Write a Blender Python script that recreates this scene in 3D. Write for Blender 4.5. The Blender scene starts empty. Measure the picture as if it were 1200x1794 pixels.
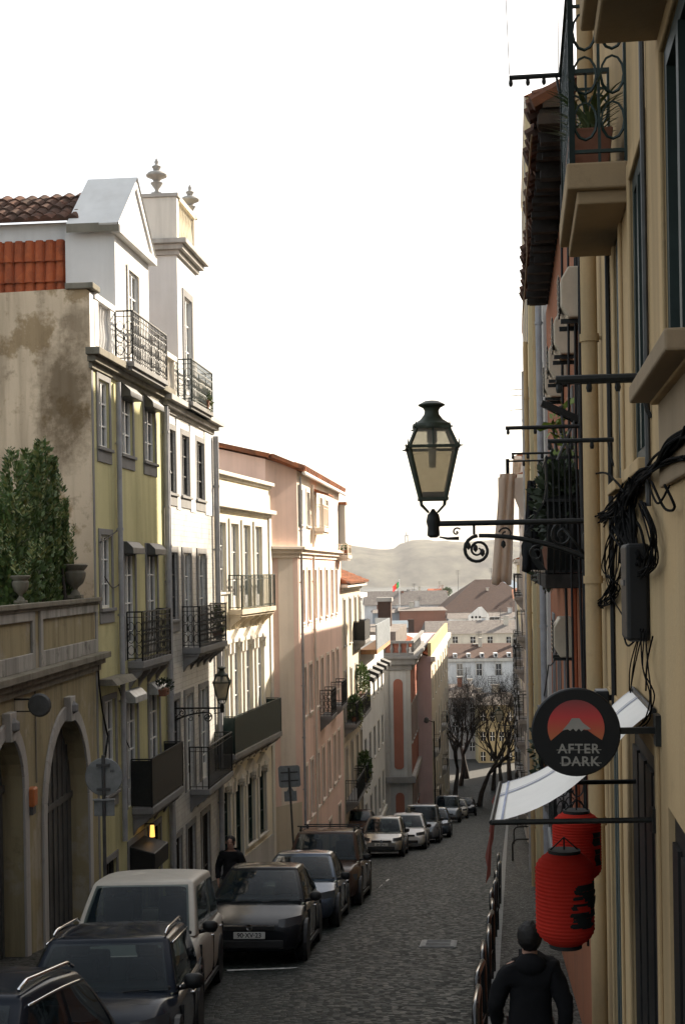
HAZE = 1.05e-4; SUN_AZ = 40; SUN_EL = 27; SKY = .09; SUN = 4.6; EXPO = 1.95; CAMROLL = -1; VEIL = 3.6
import bpy, bmesh, math, random
from mathutils import Vector, Matrix, noise, Euler
R = random.Random(7); RW = random.Random(11)
sc = bpy.context.scene
COL = sc.collection
PI = math.pi
FPX = 2491.7; HZ = 1000.0; ROLL = 0.016      # focal length in photo pixels, horizon row, camera roll
CR, SR = math.cos(ROLL), math.sin(ROLL)
SLOPE = 0.148; CAMH = 3.0
def lv(px, py):
    u = px - 600.0; v = py - HZ
    return u*CR - v*SR, u*SR + v*CR
def P(px, py, d):
    u, v = lv(px, py)
    return Vector((u/FPX*d, d, -v/FPX*d))
def road(d):
    if d <= 118: return -CAMH - SLOPE*d
    t = min(d, 150) - 118
    return -CAMH - SLOPE*118 - SLOPE*t + SLOPE*t*t/64
def RP(px, py, h=0.0):
    u, v = lv(px, py)
    d = (CAMH - h)*FPX/(v - SLOPE*FPX)
    return Vector((u/FPX*d, d, road(d) + h))

# ------------------------------------------------------------------ materials
def _nt(name):
    m = bpy.data.materials.new(name); m.use_nodes = True
    nt = m.node_tree
    return m, nt, nt.nodes, nt.links, nt.nodes['Principled BSDF']
def _noise(N, L, scale, detail=6, vec=None, rough=.6):
    n = N.new('ShaderNodeTexNoise'); n.inputs['Scale'].default_value = scale
    n.inputs['Detail'].default_value = detail; n.inputs['Roughness'].default_value = rough
    if vec is not None: L.new(vec, n.inputs['Vector'])
    return n.outputs['Fac']
def _ramp(N, L, fac, a, b, ca=(0,0,0,1), cb=(1,1,1,1)):
    r = N.new('ShaderNodeValToRGB'); e = r.color_ramp.elements
    e[0].position = a; e[0].color = ca; e[1].position = b; e[1].color = cb
    L.new(fac, r.inputs[0]); return r.outputs[0]
def _mix(N, L, fac, a, b, mode='MIX'):
    m = N.new('ShaderNodeMix'); m.data_type = 'RGBA'; m.blend_type = mode
    if isinstance(fac, (int, float)): m.inputs[0].default_value = fac
    else: L.new(fac, m.inputs[0])
    for i, c in ((6, a), (7, b)):
        if isinstance(c, (tuple, list)): m.inputs[i].default_value = (c[0], c[1], c[2], 1)
        else: L.new(c, m.inputs[i])
    return m.outputs[2]
def _map(N, L, scale, coord='Object'):
    tc = N.new('ShaderNodeTexCoord'); mp = N.new('ShaderNodeMapping')
    mp.inputs['Scale'].default_value = scale
    L.new(tc.outputs[coord], mp.inputs[0]); return mp.outputs[0]
def _bump(N, L, B, h, strength, dist=.02):
    b = N.new('ShaderNodeBump'); b.inputs['Strength'].default_value = strength; b.inputs['Distance'].default_value = dist
    L.new(h, b.inputs['Height']); L.new(b.outputs[0], B.inputs['Normal'])
def plain(name, col, rough=.6, metal=0.0, var=.25, vs=6.0, bump=0.0, coat=0.0, spec=.28):
    m, nt, N, L, B = _nt(name)
    v = _map(N, L, (1, 1, 1))
    f = _ramp(N, L, _noise(N, L, vs, 5, v), .35, .7)
    c = _mix(N, L, f, tuple(x*(1-var) for x in col), tuple(min(1, x*(1+var*.5)) for x in col))
    L.new(c, B.inputs['Base Color'])
    B.inputs['Roughness'].default_value = rough; B.inputs['Metallic'].default_value = metal
    B.inputs['Coat Weight'].default_value = coat; B.inputs['Coat Roughness'].default_value = .05
    B.inputs['Specular IOR Level'].default_value = spec
    if bump: _bump(N, L, B, _noise(N, L, vs*6, 4, v), bump)
    return m
def plaster(name, col, dirt=(.12, .10, .07), streak=.35, patch=.3, patchcol=None, rough=.9, bump=.25, fine=.12):
    """rendered wall: tone drift, rain streaks, worn patches, grainy surface"""
    m, nt, N, L, B = _nt(name)
    v = _map(N, L, (1, 1, 1)); vs = _map(N, L, (2.2, 2.2, .16))
    big = _ramp(N, L, _noise(N, L, .45, 6, v), .3, .75)
    c = _mix(N, L, big, tuple(x*.86 for x in col), tuple(min(1, x*1.06) for x in col))
    if patchcol is not None:
        pf = _ramp(N, L, _noise(N, L, .55, 9, v, .68), .52, .60)
        c = _mix(N, L, _mul(N, L, pf, patch*2), c, patchcol)
    sf = _ramp(N, L, _noise(N, L, 1.0, 7, vs, .65), .45, .76)
    c = _mix(N, L, _mul(N, L, sf, streak), c, dirt)
    sp = _ramp(N, L, _noise(N, L, 1.6, 9, v, .75), .56, .72)
    c = _mix(N, L, _mul(N, L, sp, patch), c, dirt)
    ff = _noise(N, L, 38, 3, v)
    c = _mix(N, L, _mul(N, L, ff, fine), c, tuple(x*.45 for x in col))
    L.new(c, B.inputs['Base Color']); B.inputs['Roughness'].default_value = rough
    B.inputs['Specular IOR Level'].default_value = .055
    if bump: _bump(N, L, B, _noise(N, L, 30, 6, v), bump, .015)
    return m
def _mul(N, L, fac, k):
    n = N.new('ShaderNodeMath'); n.operation = 'MULTIPLY'; n.use_clamp = True
    L.new(fac, n.inputs[0]); n.inputs[1].default_value = k; return n.outputs[0]
def glassm(name, col=(.015, .018, .02), rough=.03, spec=.6):
    m, nt, N, L, B = _nt(name)
    v = _map(N, L, (1, 1, 1))
    c = _mix(N, L, _noise(N, L, 1.3, 3, v), tuple(x*.5 for x in col), tuple(x*1.5 for x in col))
    L.new(c, B.inputs['Base Color']); B.inputs['Roughness'].default_value = rough
    B.inputs['Specular IOR Level'].default_value = spec
    _bump(N, L, B, _noise(N, L, 1.1, 2, v), .04, .05)
    return m
def emis(name, col, s):
    m, nt, N, L, B = _nt(name)
    B.inputs['Base Color'].default_value = (*col, 1)
    B.inputs['Emission Color'].default_value = (*col, 1); B.inputs['Emission Strength'].default_value = s
    return m
def setts(name, c1, c2, gap, scale, rough=.75, bump=.9, bed=None):
    """cobbles: voronoi cells with joints"""
    m, nt, N, L, B = _nt(name)
    v = _map(N, L, (1, 1, 1))
    wob = N.new('ShaderNodeVectorMath'); wob.operation = 'ADD'
    nz = N.new('ShaderNodeTexNoise'); nz.inputs['Scale'].default_value = 3
    sc_ = N.new('ShaderNodeVectorMath'); sc_.operation = 'SCALE'; sc_.inputs['Scale'].default_value = .06
    L.new(v, nz.inputs['Vector']); L.new(nz.outputs['Color'], sc_.inputs[0]); L.new(v, wob.inputs[0]); L.new(sc_.outputs[0], wob.inputs[1])
    vo = N.new('ShaderNodeTexVoronoi'); vo.feature = 'DISTANCE_TO_EDGE'; vo.inputs['Scale'].default_value = scale; vo.inputs['Randomness'].default_value = .55
    vc = N.new('ShaderNodeTexVoronoi'); vc.inputs['Scale'].default_value = scale; vc.inputs['Randomness'].default_value = .55
    L.new(wob.outputs[0], vo.inputs['Vector']); L.new(wob.outputs[0], vc.inputs['Vector'])
    sep = N.new('ShaderNodeSeparateColor'); L.new(vc.outputs['Color'], sep.inputs[0])
    c = _mix(N, L, sep.outputs[0], c1, c2)
    edge = _ramp(N, L, vo.outputs['Distance'], .02, .14)
    c = _mix(N, L, edge, gap, c)
    big = _ramp(N, L, _noise(N, L, .35, 6, v), .35, .7)
    c = _mix(N, L, _mul(N, L, big, .35), c, gap)
    trk = _ramp(N, L, _noise(N, L, 1.0, 5, _map(N, L, (.85, .05, .3))), .42, .62)
    c = _mix(N, L, _mul(N, L, trk, .38), c, gap)
    L.new(c, B.inputs['Base Color'])
    rr = _ramp(N, L, sep.outputs[1], 0, 1, (rough-.2,)*3+(1,), (rough+.15,)*3+(1,)); L.new(rr, B.inputs['Roughness']); B.inputs['Specular IOR Level'].default_value = .05
    ad = N.new('ShaderNodeMath'); ad.operation = 'ADD'; L.new(edge, ad.inputs[0]); L.new(_mul(N, L, sep.outputs[2], .8), ad.inputs[1])
    _bump(N, L, B, ad.outputs[0], bump, .03)
    return m
def tilesm(name, c1, c2, grout, sx, sz, rough=.25, rot=False):
    m, nt, N, L, B = _nt(name)
    v = _map(N, L, (1, 1, 1))
    sw = N.new('ShaderNodeSeparateXYZ'); cb = N.new('ShaderNodeCombineXYZ')
    L.new(v, sw.inputs[0]); L.new(sw.outputs[0], cb.inputs[0]); L.new(sw.outputs[2], cb.inputs[1])
    b = N.new('ShaderNodeTexBrick'); b.offset = 0; L.new(cb.outputs[0], b.inputs['Vector'])
    b.inputs['Color1'].default_value = (*c1, 1); b.inputs['Color2'].default_value = (*c2, 1); b.inputs['Mortar'].default_value = (*grout, 1)
    b.inputs['Scale'].default_value = 1; b.inputs['Brick Width'].default_value = sx; b.inputs['Row Height'].default_value = sz
    b.inputs['Mortar Size'].default_value = .006
    d = _ramp(N, L, _noise(N, L, 1.4, 8, v, .7), .5, .75)
    L.new(_mix(N, L, _mul(N, L, d, .45), b.outputs['Color'], (.10, .09, .075)), B.inputs['Base Color'])
    B.inputs['Roughness'].default_value = rough
    _bump(N, L, B, _noise(N, L, 9, 3, v), .12, .02)
    return m
def rooftile(name, c1, c2, dark, rough=.85):
    m, nt, N, L, B = _nt(name)
    v = _map(N, L, (1, 1, 1)); v2 = _map(N, L, (5, 5, 5))
    vc = N.new('ShaderNodeTexVoronoi'); vc.inputs['Scale'].default_value = 3.2; L.new(v, vc.inputs['Vector'])
    sep = N.new('ShaderNodeSeparateColor'); L.new(vc.outputs['Color'], sep.inputs[0])
    c = _mix(N, L, sep.outputs[0], c1, c2)
    c = _mix(N, L, _mul(N, L, _ramp(N, L, _noise(N, L, 2.2, 9, v, .75), .45, .68), .8), c, dark)
    L.new(c, B.inputs['Base Color']); B.inputs['Roughness'].default_value = rough; B.inputs['Specular IOR Level'].default_value = .06
    _bump(N, L, B, _noise(N, L, 25, 4, v), .3, .01)
    return m
def leafm(name, c1, c2):
    m, nt, N, L, B = _nt(name)
    v = _map(N, L, (1, 1, 1))
    c = _mix(N, L, _ramp(N, L, _noise(N, L, 2.4, 4, v), .3, .7), c1, c2)
    L.new(c, B.inputs['Base Color']); B.inputs['Roughness'].default_value = .55
    B.inputs['Transmission Weight'].default_value = 0
    B.inputs['Subsurface Weight'].default_value = 0
    return m
def cloth(name, col, trans=.4, rough=.9):
    m, nt, N, L, B = _nt(name)
    v = _map(N, L, (1, 1, 1))
    c = _mix(N, L, _noise(N, L, 7, 5, v), tuple(x*.88 for x in col), col)
    L.new(c, B.inputs['Base Color']); B.inputs['Roughness'].default_value = rough; B.inputs['Specular IOR Level'].default_value = .1
    t = N.new('ShaderNodeBsdfTranslucent'); L.new(c, t.inputs[0])
    mx = N.new('ShaderNodeMixShader'); mx.inputs[0].default_value = trans
    L.new(B.outputs[0], mx.inputs[1]); L.new(t.outputs[0], mx.inputs[2]); L.new(mx.outputs[0], N['Material Output'].inputs[0])
    _bump(N, L, B, _noise(N, L, 60, 3, v), .2, .004)
    return m

# ------------------------------------------------------------------ mesh builder
class MB:
    def __init__(s, T=None):
        s.v = []; s.f = []; s.m = []; s.mats = []; s.T = T or Matrix.Identity(4); s.fold = True
    def mi(s, mat):
        if mat not in s.mats: s.mats.append(mat)
        return s.mats.index(mat)
    def add(s, vs, fs, mat, M=None):
        b = len(s.v); T = s.T if M is None else s.T @ M
        s.v += [T @ Vector(p) for p in vs]
        k = s.mi(mat)
        for f in fs: s.f.append([b+i for i in f]); s.m.append(k)
        return s
    def quad(s, a, b, c, d, mat): return s.add([a, b, c, d], [(0, 1, 2, 3)], mat)
    def poly(s, pts, mat): return s.add(pts, [tuple(range(len(pts)))], mat)
    def box(s, x0, x1, y0, y1, z0, z1, mat, M=None):
        vs = [(x, y, z) for x in (x0, x1) for y in (y0, y1) for z in (z0, z1)]
        return s.add(vs, [(0, 1, 3, 2), (4, 6, 7, 5), (0, 4, 5, 1), (2, 3, 7, 6), (0, 2, 6, 4), (1, 5, 7, 3)], mat, M)
    def beam(s, a, b, w, h, mat, up=(0, 0, 1)):
        a, b = Vector(a), Vector(b); d = (b-a); n = d.normalized(); u = Vector(up)
        x = n.cross(u)
        if x.length < 1e-4: x = n.cross(Vector((1, 0, 0)))
        x.normalize(); u = x.cross(n)
        vs = [p + x*sx*w/2 + u*sz*h/2 for p in (a, b) for sx, sz in ((-1, -1), (1, -1), (1, 1), (-1, 1))]
        return s.add(vs, [(0, 1, 2, 3), (7, 6, 5, 4), (0, 4, 5, 1), (1, 5, 6, 2), (2, 6, 7, 3), (3, 7, 4, 0)], mat)
    def tube(s, pts, r, mat, n=6, closed=False):
        pts = [Vector(p) for p in pts]; k = len(pts)
        rs = r if isinstance(r, (list, tuple)) else [r]*k
        vs = []; fs = []; prev = None
        for i, p in enumerate(pts):
            if closed: t = pts[(i+1) % k] - pts[i-1]
            else: t = pts[min(i+1, k-1)] - pts[max(i-1, 0)]
            if t.length < 1e-9: t = Vector((0, 0, 1))
            t.normalize()
            x = (prev - t*prev.dot(t)) if prev is not None else t.orthogonal()
            if x.length < 1e-5: x = t.orthogonal()
            x.normalize(); prev = x; y = t.cross(x)
            vs += [p + (x*math.cos(2*PI*j/n) + y*math.sin(2*PI*j/n))*rs[i] for j in range(n)]
        for i in range(k if closed else k-1):
            a = i*n; b = ((i+1) % k)*n
            fs += [(a+j, a+(j+1) % n, b+(j+1) % n, b+j) for j in range(n)]
        if not closed: fs += [tuple(range(n))[::-1], tuple(range((k-1)*n, k*n))]
        return s.add(vs, fs, mat)
    def lathe(s, prof, mat, c=(0, 0, 0), n=16, M=None):
        vs = []; fs = []
        for r, z in prof: vs += [(c[0]+r*math.cos(2*PI*j/n), c[1]+r*math.sin(2*PI*j/n), c[2]+z) for j in range(n)]
        for i in range(len(prof)-1):
            fs += [(i*n+j, i*n+(j+1) % n, (i+1)*n+(j+1) % n, (i+1)*n+j) for j in range(n)]
        fs += [tuple(range(n))[::-1], tuple(range((len(prof)-1)*n, len(prof)*n))]
        return s.add(vs, fs, mat, M)
    def prism(s, poly, t0, t1, mat, axis='y', M=None):
        """poly: 2-D outline; extruded along axis from t0 to t1"""
        k = len(poly)
        def mk(p, t): return {'y': (p[0], t, p[1]), 'x': (t, p[0], p[1]), 'z': (p[0], p[1], t)}[axis]
        vs = [mk(p, t0) for p in poly] + [mk(p, t1) for p in poly]
        fs = [tuple(range(k)), tuple(range(2*k-1, k-1, -1))] + [(i, (i+1) % k, k+(i+1) % k, k+i) for i in range(k)]
        return s.add(vs, fs, mat, M)
    def grid(s, rows, mat, closed=False):
        """rows of points -> quads"""
        n = len(rows[0]); vs = [p for r in rows for p in r]; fs = []
        for i in range(len(rows)-1):
            for j in range(n if closed else n-1):
                fs.append((i*n+j, i*n+(j+1) % n, (i+1)*n+(j+1) % n, (i+1)*n+j))
        return s.add(vs, fs, mat)
    def build(s, name, parent=None, smooth=False, bevel=0, subsurf=0, recalc=True, loc=None, autosmooth=None):
        me = bpy.data.meshes.new(name)
        me.from_pydata([tuple(p) for p in s.v], [], s.f)
        for m in s.mats: me.materials.append(m)
        me.polygons.foreach_set('material_index', s.m)
        if recalc:
            bm = bmesh.new(); bm.from_mesh(me); bmesh.ops.recalc_face_normals(bm, faces=bm.faces); bm.to_mesh(me); bm.free()
        if smooth: me.polygons.foreach_set('use_smooth', [True]*len(me.polygons))
        me.update()
        if autosmooth: me.set_sharp_from_angle(angle=math.radians(autosmooth))
        o = bpy.data.objects.new(name, me); COL.objects.link(o)
        if parent is not None: o.parent = parent
        if loc is not None: o.location = loc
        if bevel:
            b = o.modifiers.new('bevel', 'BEVEL'); b.width = bevel; b.segments = 2; b.limit_method = 'ANGLE'
        if subsurf:
            b = o.modifiers.new('sub', 'SUBSURF'); b.levels = subsurf; b.render_levels = subsurf
        return o
def tag(o, label, cat, group=None, kind=None):
    o['label'] = label
    if cat: o['category'] = cat
    if group: o['group'] = group
    if kind: o['kind'] = kind
    return o
def thing(name, label, cat, loc=(0, 0, 0), rotz=0.0, group=None, rot=None):
    o = bpy.data.objects.new(name, None); COL.objects.link(o)
    o.location = loc; o.rotation_euler = rot or (0, 0, rotz); o.empty_display_size = .2
    return tag(o, label, cat, group)
def struct(o): o['kind'] = 'structure'; return o
def dup(root, loc, rot=None, label=None, group=None):
    r = root.copy(); COL.objects.link(r); r.location = loc
    if rot is not None: r.rotation_euler = rot
    if label: r['label'] = label
    if group: r['group'] = group
    for ch in list(root.children):
        c = ch.copy(); COL.objects.link(c); c.parent = r
        for g in list(ch.children):
            d = g.copy(); COL.objects.link(d); d.parent = c
    return r
def arc(cx, cz, r, a0, a1, n): return [(cx+r*math.cos(a0+(a1-a0)*i/n), cz+r*math.sin(a0+(a1-a0)*i/n)) for i in range(n+1)]

# ------------------------------------------------------------------ building shell with a street facade
class Bld:
    """builder axes: s along the facade (away from the camera), y into the building, z = world height"""
    def __init__(b, name, label, cat, p0, dirx, side, zb, group=None):
        a = math.atan2(1, dirx); b.u = Vector((math.cos(a), math.sin(a))); b.p0 = Vector(p0); b.side = side; b.zb = zb
        b.e = thing(name, label, cat, (p0[0], p0[1], zb), a, group)
        b.T = Matrix.Translation((0, 0, -zb)) @ Matrix.Diagonal((1, side, 1, 1))
    def mb(b): return MB(b.T.copy())
    def at(b, px, py, off=0.0):
        u, v = lv(px, py); k = u/FPX
        n = Vector((-b.u.y, b.u.x))*b.side*off; p = b.p0 + n
        s = (p.x - k*p.y)/(k*b.u.y - b.u.x)
        Y = p.y + s*b.u.y
        return s, -v/FPX*Y
    def world(b, s, y, z):
        n = Vector((-b.u.y, b.u.x))*b.side*y
        q = b.p0 + b.u*s + n
        return Vector((q.x, q.y, z))
    def d(b, s): return b.p0.y + s*b.u.y
    def facade(b, name, ops, s0, s1, z0, z1, mat, y=0.0, rev=.1, revmat=None, smooth=False):
        m = b.mb(); revmat = revmat or mat
        ss = sorted({s0, s1, *[min(max(v, s0), s1) for o in ops for v in (o['s0'], o['s1'])]})
        zs = sorted({z0, z1, *[min(max(v, z0), z1) for o in ops for v in (o['z0'], o['z1'])]})
        # split tall cells so that nothing is one giant quad
        for i in range(len(ss)-1):
            for j in range(len(zs)-1):
                cs, cz = (ss[i]+ss[i+1])/2, (zs[j]+zs[j+1])/2
                if any(o['s0'] < cs < o['s1'] and o['z0'] < cz < o['z1'] for o in ops): continue
                m.quad((ss[i], y, zs[j]), (ss[i+1], y, zs[j]), (ss[i+1], y, zs[j+1]), (ss[i], y, zs[j+1]), mat)
        for o in ops:
            a, c, e, f = o['s0'], o['s1'], o['z0'], o['z1']; r = o.get('rev', rev)
            if o.get('arch'):
                R_ = (c-a)/2; rz = o.get('rise', R_); k = 14
                pts = [(a+R_-R_*math.cos(PI*i/k), f-rz+rz*math.sin(PI*i/k)) for i in range(k+1)]
                for i in range(k):
                    p, q = pts[i], pts[i+1]
                    m.quad((p[0], y, p[1]), (q[0], y, q[1]), (q[0], y, f), (p[0], y, f), mat)
                    m.quad((p[0], y, p[1]), (q[0], y, q[1]), (q[0], y+r, q[1]), (p[0], y+r, p[1]), revmat)
                m.quad((a, y, e), (a, y, f-rz), (a, y+r, f-rz), (a, y+r, e), revmat)
                m.quad((c, y, e), (c, y, f-rz), (c, y+r, f-rz), (c, y+r, e), revmat)
            else:
                m.quad((a, y, e), (a, y, f), (a, y+r, f), (a, y+r, e), revmat)
                m.quad((c, y, e), (c, y, f), (c, y+r, f), (c, y+r, e), revmat)
                m.quad((a, y, f), (c, y, f), (c, y+r, f), (a, y+r, f), revmat)
                m.quad((a, y, e), (c, y, e), (c, y+r, e), (a, y+r, e), revmat)
        return m.build(name, b.e, recalc=False)
    def body(b, s0, s1, z0, z1, depth, mat, topmat=None, name='wall', front=False):
        """end walls, back and top (the front is the facade)"""
        m = b.mb(); t = topmat or mat
        m.quad((s0, 0, z0), (s0, depth, z0), (s0, depth, z1), (s0, 0, z1), mat)
        m.quad((s1, 0, z0), (s1, depth, z0), (s1, depth, z1), (s1, 0, z1), mat)
        m.quad((s0, depth, z0), (s1, depth, z0), (s1, depth, z1), (s0, depth, z1), mat)
        m.quad((s0, 0, z1), (s1, 0, z1), (s1, depth, z1), (s0, depth, z1), t)
        if front: m.quad((s0, 0, z0), (s1, 0, z0), (s1, 0, z1), (s0, 0, z1), mat)
        return m.build(name, b.e, recalc=False)
    def molding(b, name, s0, s1, steps, mat, y=0.0, ends=True):
        """steps: list of (z0, z1, projection); a continuous stepped band"""
        m = b.mb()
        for z0, z1, p in steps: m.box(s0 - (p if ends else 0), s1 + (p if ends else 0), y-p, y+.02, z0, z1, mat)
        return m.build(name, b.e, bevel=.012)
    def window(b, o, st):
        """st: dict(sur,surw,frame,glass,nx,nz,proud,sill,apron)"""
        a, c, e, f = o['s0'], o['s1'], o['z0'], o['z1']; rev = o.get('rev', st.get('rev', .1))
        name = 'door' if st.get('door') else 'window'
        m = b.mb(); w = st.get('surw', .14); p = st.get('proud', .03); sm = st['sur']
        arch = o.get('arch')
        if w > 0:
            if arch:
                R_ = (c-a)/2; rz = o.get('rise', R_); k = 14; zz = f-rz
                m.box(a-w, a, -p, .0, e, zz, sm); m.box(c, c+w, -p, .0, e, zz, sm)
                for i in range(k):
                    t0, t1 = PI*i/k, PI*(i+1)/k
                    def q(t, g): return (a+R_-(R_+g)*math.cos(t), zz+(rz+g)*math.sin(t))
                    m.prism([q(t0, 0), q(t1, 0), q(t1, w), q(t0, w)], -p, 0, sm)
                ks = st.get('key')
                if ks: m.prism([(a+R_-w*.6, f-.06), (a+R_+w*.6, f-.06), (a+R_+w*.9, f+w*1.4), (a+R_-w*.9, f+w*1.4)], -p*2.2, 0, sm)
            else:
                m.box(a-w, a, -p, 0, e, f+w, sm); m.box(c, c+w, -p, 0, e, f+w, sm); m.box(a, c, -p, 0, f, f+w, sm)
            if not st.get('door'):
                ap = st.get('apron', 0)
                m.box(a-w, c+w, -p, 0, e-w*.8-ap, e, sm)
                m.box(a-w*1.15, c+w*1.15, -p-.05, -p+.001, e-.07, e, sm)
            if st.get('ped'):      # carved head
                zt = f+w
                m.prism([(a-w*1.3, zt), (c+w*1.3, zt), (c+w*1.3, zt+.1), ((a+c)/2, zt+.42), (a-w*1.3, zt+.1)], -p-.08, 0, sm)
                for sx in (a-w*.5, c+w*.5): m.box(sx-.09, sx+.09, -p-.06, 0, zt-.34, zt, sm)
                m.lathe([(0, -.18), (.14, -.1), (.17, .02), (.1, .14), (0, .2)], sm, ((a+c)/2, -p-.03, zt-.02), 8)
            win = m.build(name, b.e, bevel=.008)
        else:
            m.box(a, c, rev+.05, rev+.07, e, f, st['glass']); win = m.build(name, b.e)
        fr = b.mb(); fm = st['frame']; y0, y1 = rev-.05, rev-.002; t = st.get('bar', .06); g = .002
        hz = f-g if not arch else f-o.get('rise', (c-a)/2)
        fr.box(a+g, a+t, y0, y1, e+g, hz, fm); fr.box(c-t, c-g, y0, y1, e+g, hz, fm)
        if not arch: fr.box(a+t, c-t, y0, y1, f-t, f-g, fm)
        fr.box(a+t, c-t, y0, y1, e+g, e+t+(.35 if st.get('door') else 0), fm)
        nx, nz = st.get('nx', 1), st.get('nz', 2)
        for i in range(1, nx+1):
            x = a+(c-a)*i/(nx+1); tt = t*.9 if (nx == 1 or i == (nx+1)//2) else t*.4
            fr.box(x-tt/2, x+tt/2, y0-.008, y1-.004, e+t, f-t if not arch else f-.03, fm)
        for j in range(1, nz+1):
            z = e+(f-e)*(j/(nz+1)); tt = t*.55
            fr.box(a+t, c-t, y0+.008, y1-.008, z-tt/2, z+tt/2, fm)
        if arch:
            R_ = (c-a)/2; rz = o.get('rise', R_); k = 10
            for i in range(k):
                t0, t1 = PI*i/k, PI*(i+1)/k
                def q(tt, g_): return (a+R_-(R_-g_)*math.cos(tt), f-rz+(rz-g_)*math.sin(tt))
                fr.prism([q(t0, g), q(t1, g), q(t1, t), q(t0, t)], y0, y1, fm)
        fr.build('frame', win)
        gl = b.mb(); gm = st['glass']
        if o.get('shut') is None and RW.random() < .45 and not arch: o['shut'] = RW.choice((.25, .4, .6, .85))
        if o.get('shut') is not None:      # drawn inner shutter / blind behind the upper pane
            gl.box(a+t, c-t, rev+.004, rev+.012, f-(f-e)*o['shut'], f-t*.5, st.get('blind') or BLIND)
        if arch:
            R_ = (c-a)/2; rz = o.get('rise', R_); k = 14
            pts = [(a, e)] + [(c, e)] + [(a+R_+R_*math.cos(PI*i/k), f-rz+rz*math.sin(PI*i/k)) for i in range(k+1)]
            gl.poly([(p_[0], rev, p_[1]) for p_ in pts], gm)
        else: gl.quad((a, rev, e), (c, rev, e), (c, rev, f), (a, rev, f), gm)
        gl.build('pane', win, recalc=False)
        return win
    def balcony(b, s0, s1, z, dep, h, slabm, railm, style='bars', th=.16, under=True, y=0.0):
        m = b.mb()
        m.box(s0, s1, y-dep, y, z-th, z, slabm)
        m.box(s0+.05, s1-.05, y-dep+.06, y, z-th-.08, z-th, slabm)
        n = max(2, int((s1-s0)/.9)+1)
        if under:
            for i in range(n):
                x = s0+.15+(s1-s0-.3)*i/(n-1)
                m.prism([(y, z-th-.08), (y-dep*.8, z-th-.08), (y-dep*.75, z-th-.14), (y-.1, z-th-.34), (y, z-th-.5)], x-.07, x+.07, slabm, 'x')
        o = m.build('balcony', b.e, bevel=.012)
        r = b.mb(); g = .035; A, B_, D = s0+g, s1-g, y-dep+g
        path = [(A, y), (A, D), (B_, D), (B_, y)]
        for i in range(3):
            p, q = path[i], path[i+1]
            r.beam((*p, z+h), (*q, z+h), .045, .03, railm)
            r.beam((*p, z+.07), (*q, z+.07), .025, .02, railm)
            if style != 'panel': r.beam((*p, z+h-.12), (*q, z+h-.12), .02, .016, railm)
            L_ = math.dist(p, q); k = max(2, int(L_/(.13 if style != 'scroll' else .15)))
            if style == 'panel':
                r.beam((*p, z+h/2), (*q, z+h/2), .012, h-.06, railm)
            for j in range(k+1):
                x = p[0]+(q[0]-p[0])*j/k; yy = p[1]+(q[1]-p[1])*j/k
                big = j in (0, k)
                if style == 'panel' and not big: continue
                r.beam((x, yy, z), (x, yy, z+h), .034 if big else .017, .034 if big else .017, railm)
                if style == 'scroll' and j < k:
                    ux, uy = (q[0]-p[0])/L_, (q[1]-p[1])/L_; w_ = L_/k
                    cx, cy = x+ux*w_/2, yy+uy*w_/2
                    for zc in (z+.25, z+.52, z+.78):
                        r.tube([(cx+ux*w_*.42*math.cos(t), cy+uy*w_*.42*math.cos(t), zc+.11*math.sin(t)) for t in [2*PI*i/12 for i in range(12)]], .009, railm, 4, True)
        r.build('railing', o)
        return o
    def pipe(b, s, z0, z1, mat, r=.055, y=None, name='drainpipe'):
        m = b.mb(); y = -r-.03 if y is None else y
        m.tube([(s, y, z0), (s, y, z1)], r, mat, 10)
        z = z0+1.2
        while z < z1-.3:
            m.lathe([(r*1.02, -.03), (r*1.22, -.03), (r*1.22, .03), (r*1.02, .03)], mat, (s, y, z), 10)
            m.box(s-.02, s+.02, y, 0, z-.012, z+.012, mat); z += 1.9
        return m.build(name, b.e, smooth=True, autosmooth=40)
    def balustrade(b, name, s0, s1, z0, z1, mat, y=0.0, posts=True, dep=.22):
        m = b.mb()
        m.box(s0, s1, y, y+dep, z0, z0+.14, mat); m.box(s0-.03, s1+.03, y-.03, y+dep+.03, z1-.13, z1, mat)
        ps = [s0, s1-.3] if posts else []
        for p in ps: m.box(p, p+.3, y-.01, y+dep+.01, z0+.14, z1-.13, mat)
        a, c = (s0+.36, s1-.36) if posts else (s0+.1, s1-.1)
        n = max(2, int((c-a)/.19)); hh = z1-z0-.27
        for i in range(n+1):
            x = a+(c-a)*i/n
            m.lathe([(.05, 0), (.035, hh*.1), (.07, hh*.32), (.045, hh*.55), (.03, hh*.75), (.05, hh*.9), (.05, hh)], mat, (x, y+dep/2, z0+.14), 8)
        return m.build(name, b.e, smooth=True, autosmooth=35)
def op(s0, s1, z0, z1, **k): return dict(s0=s0, s1=s1, z0=z0, z1=z1, **k)
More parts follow.
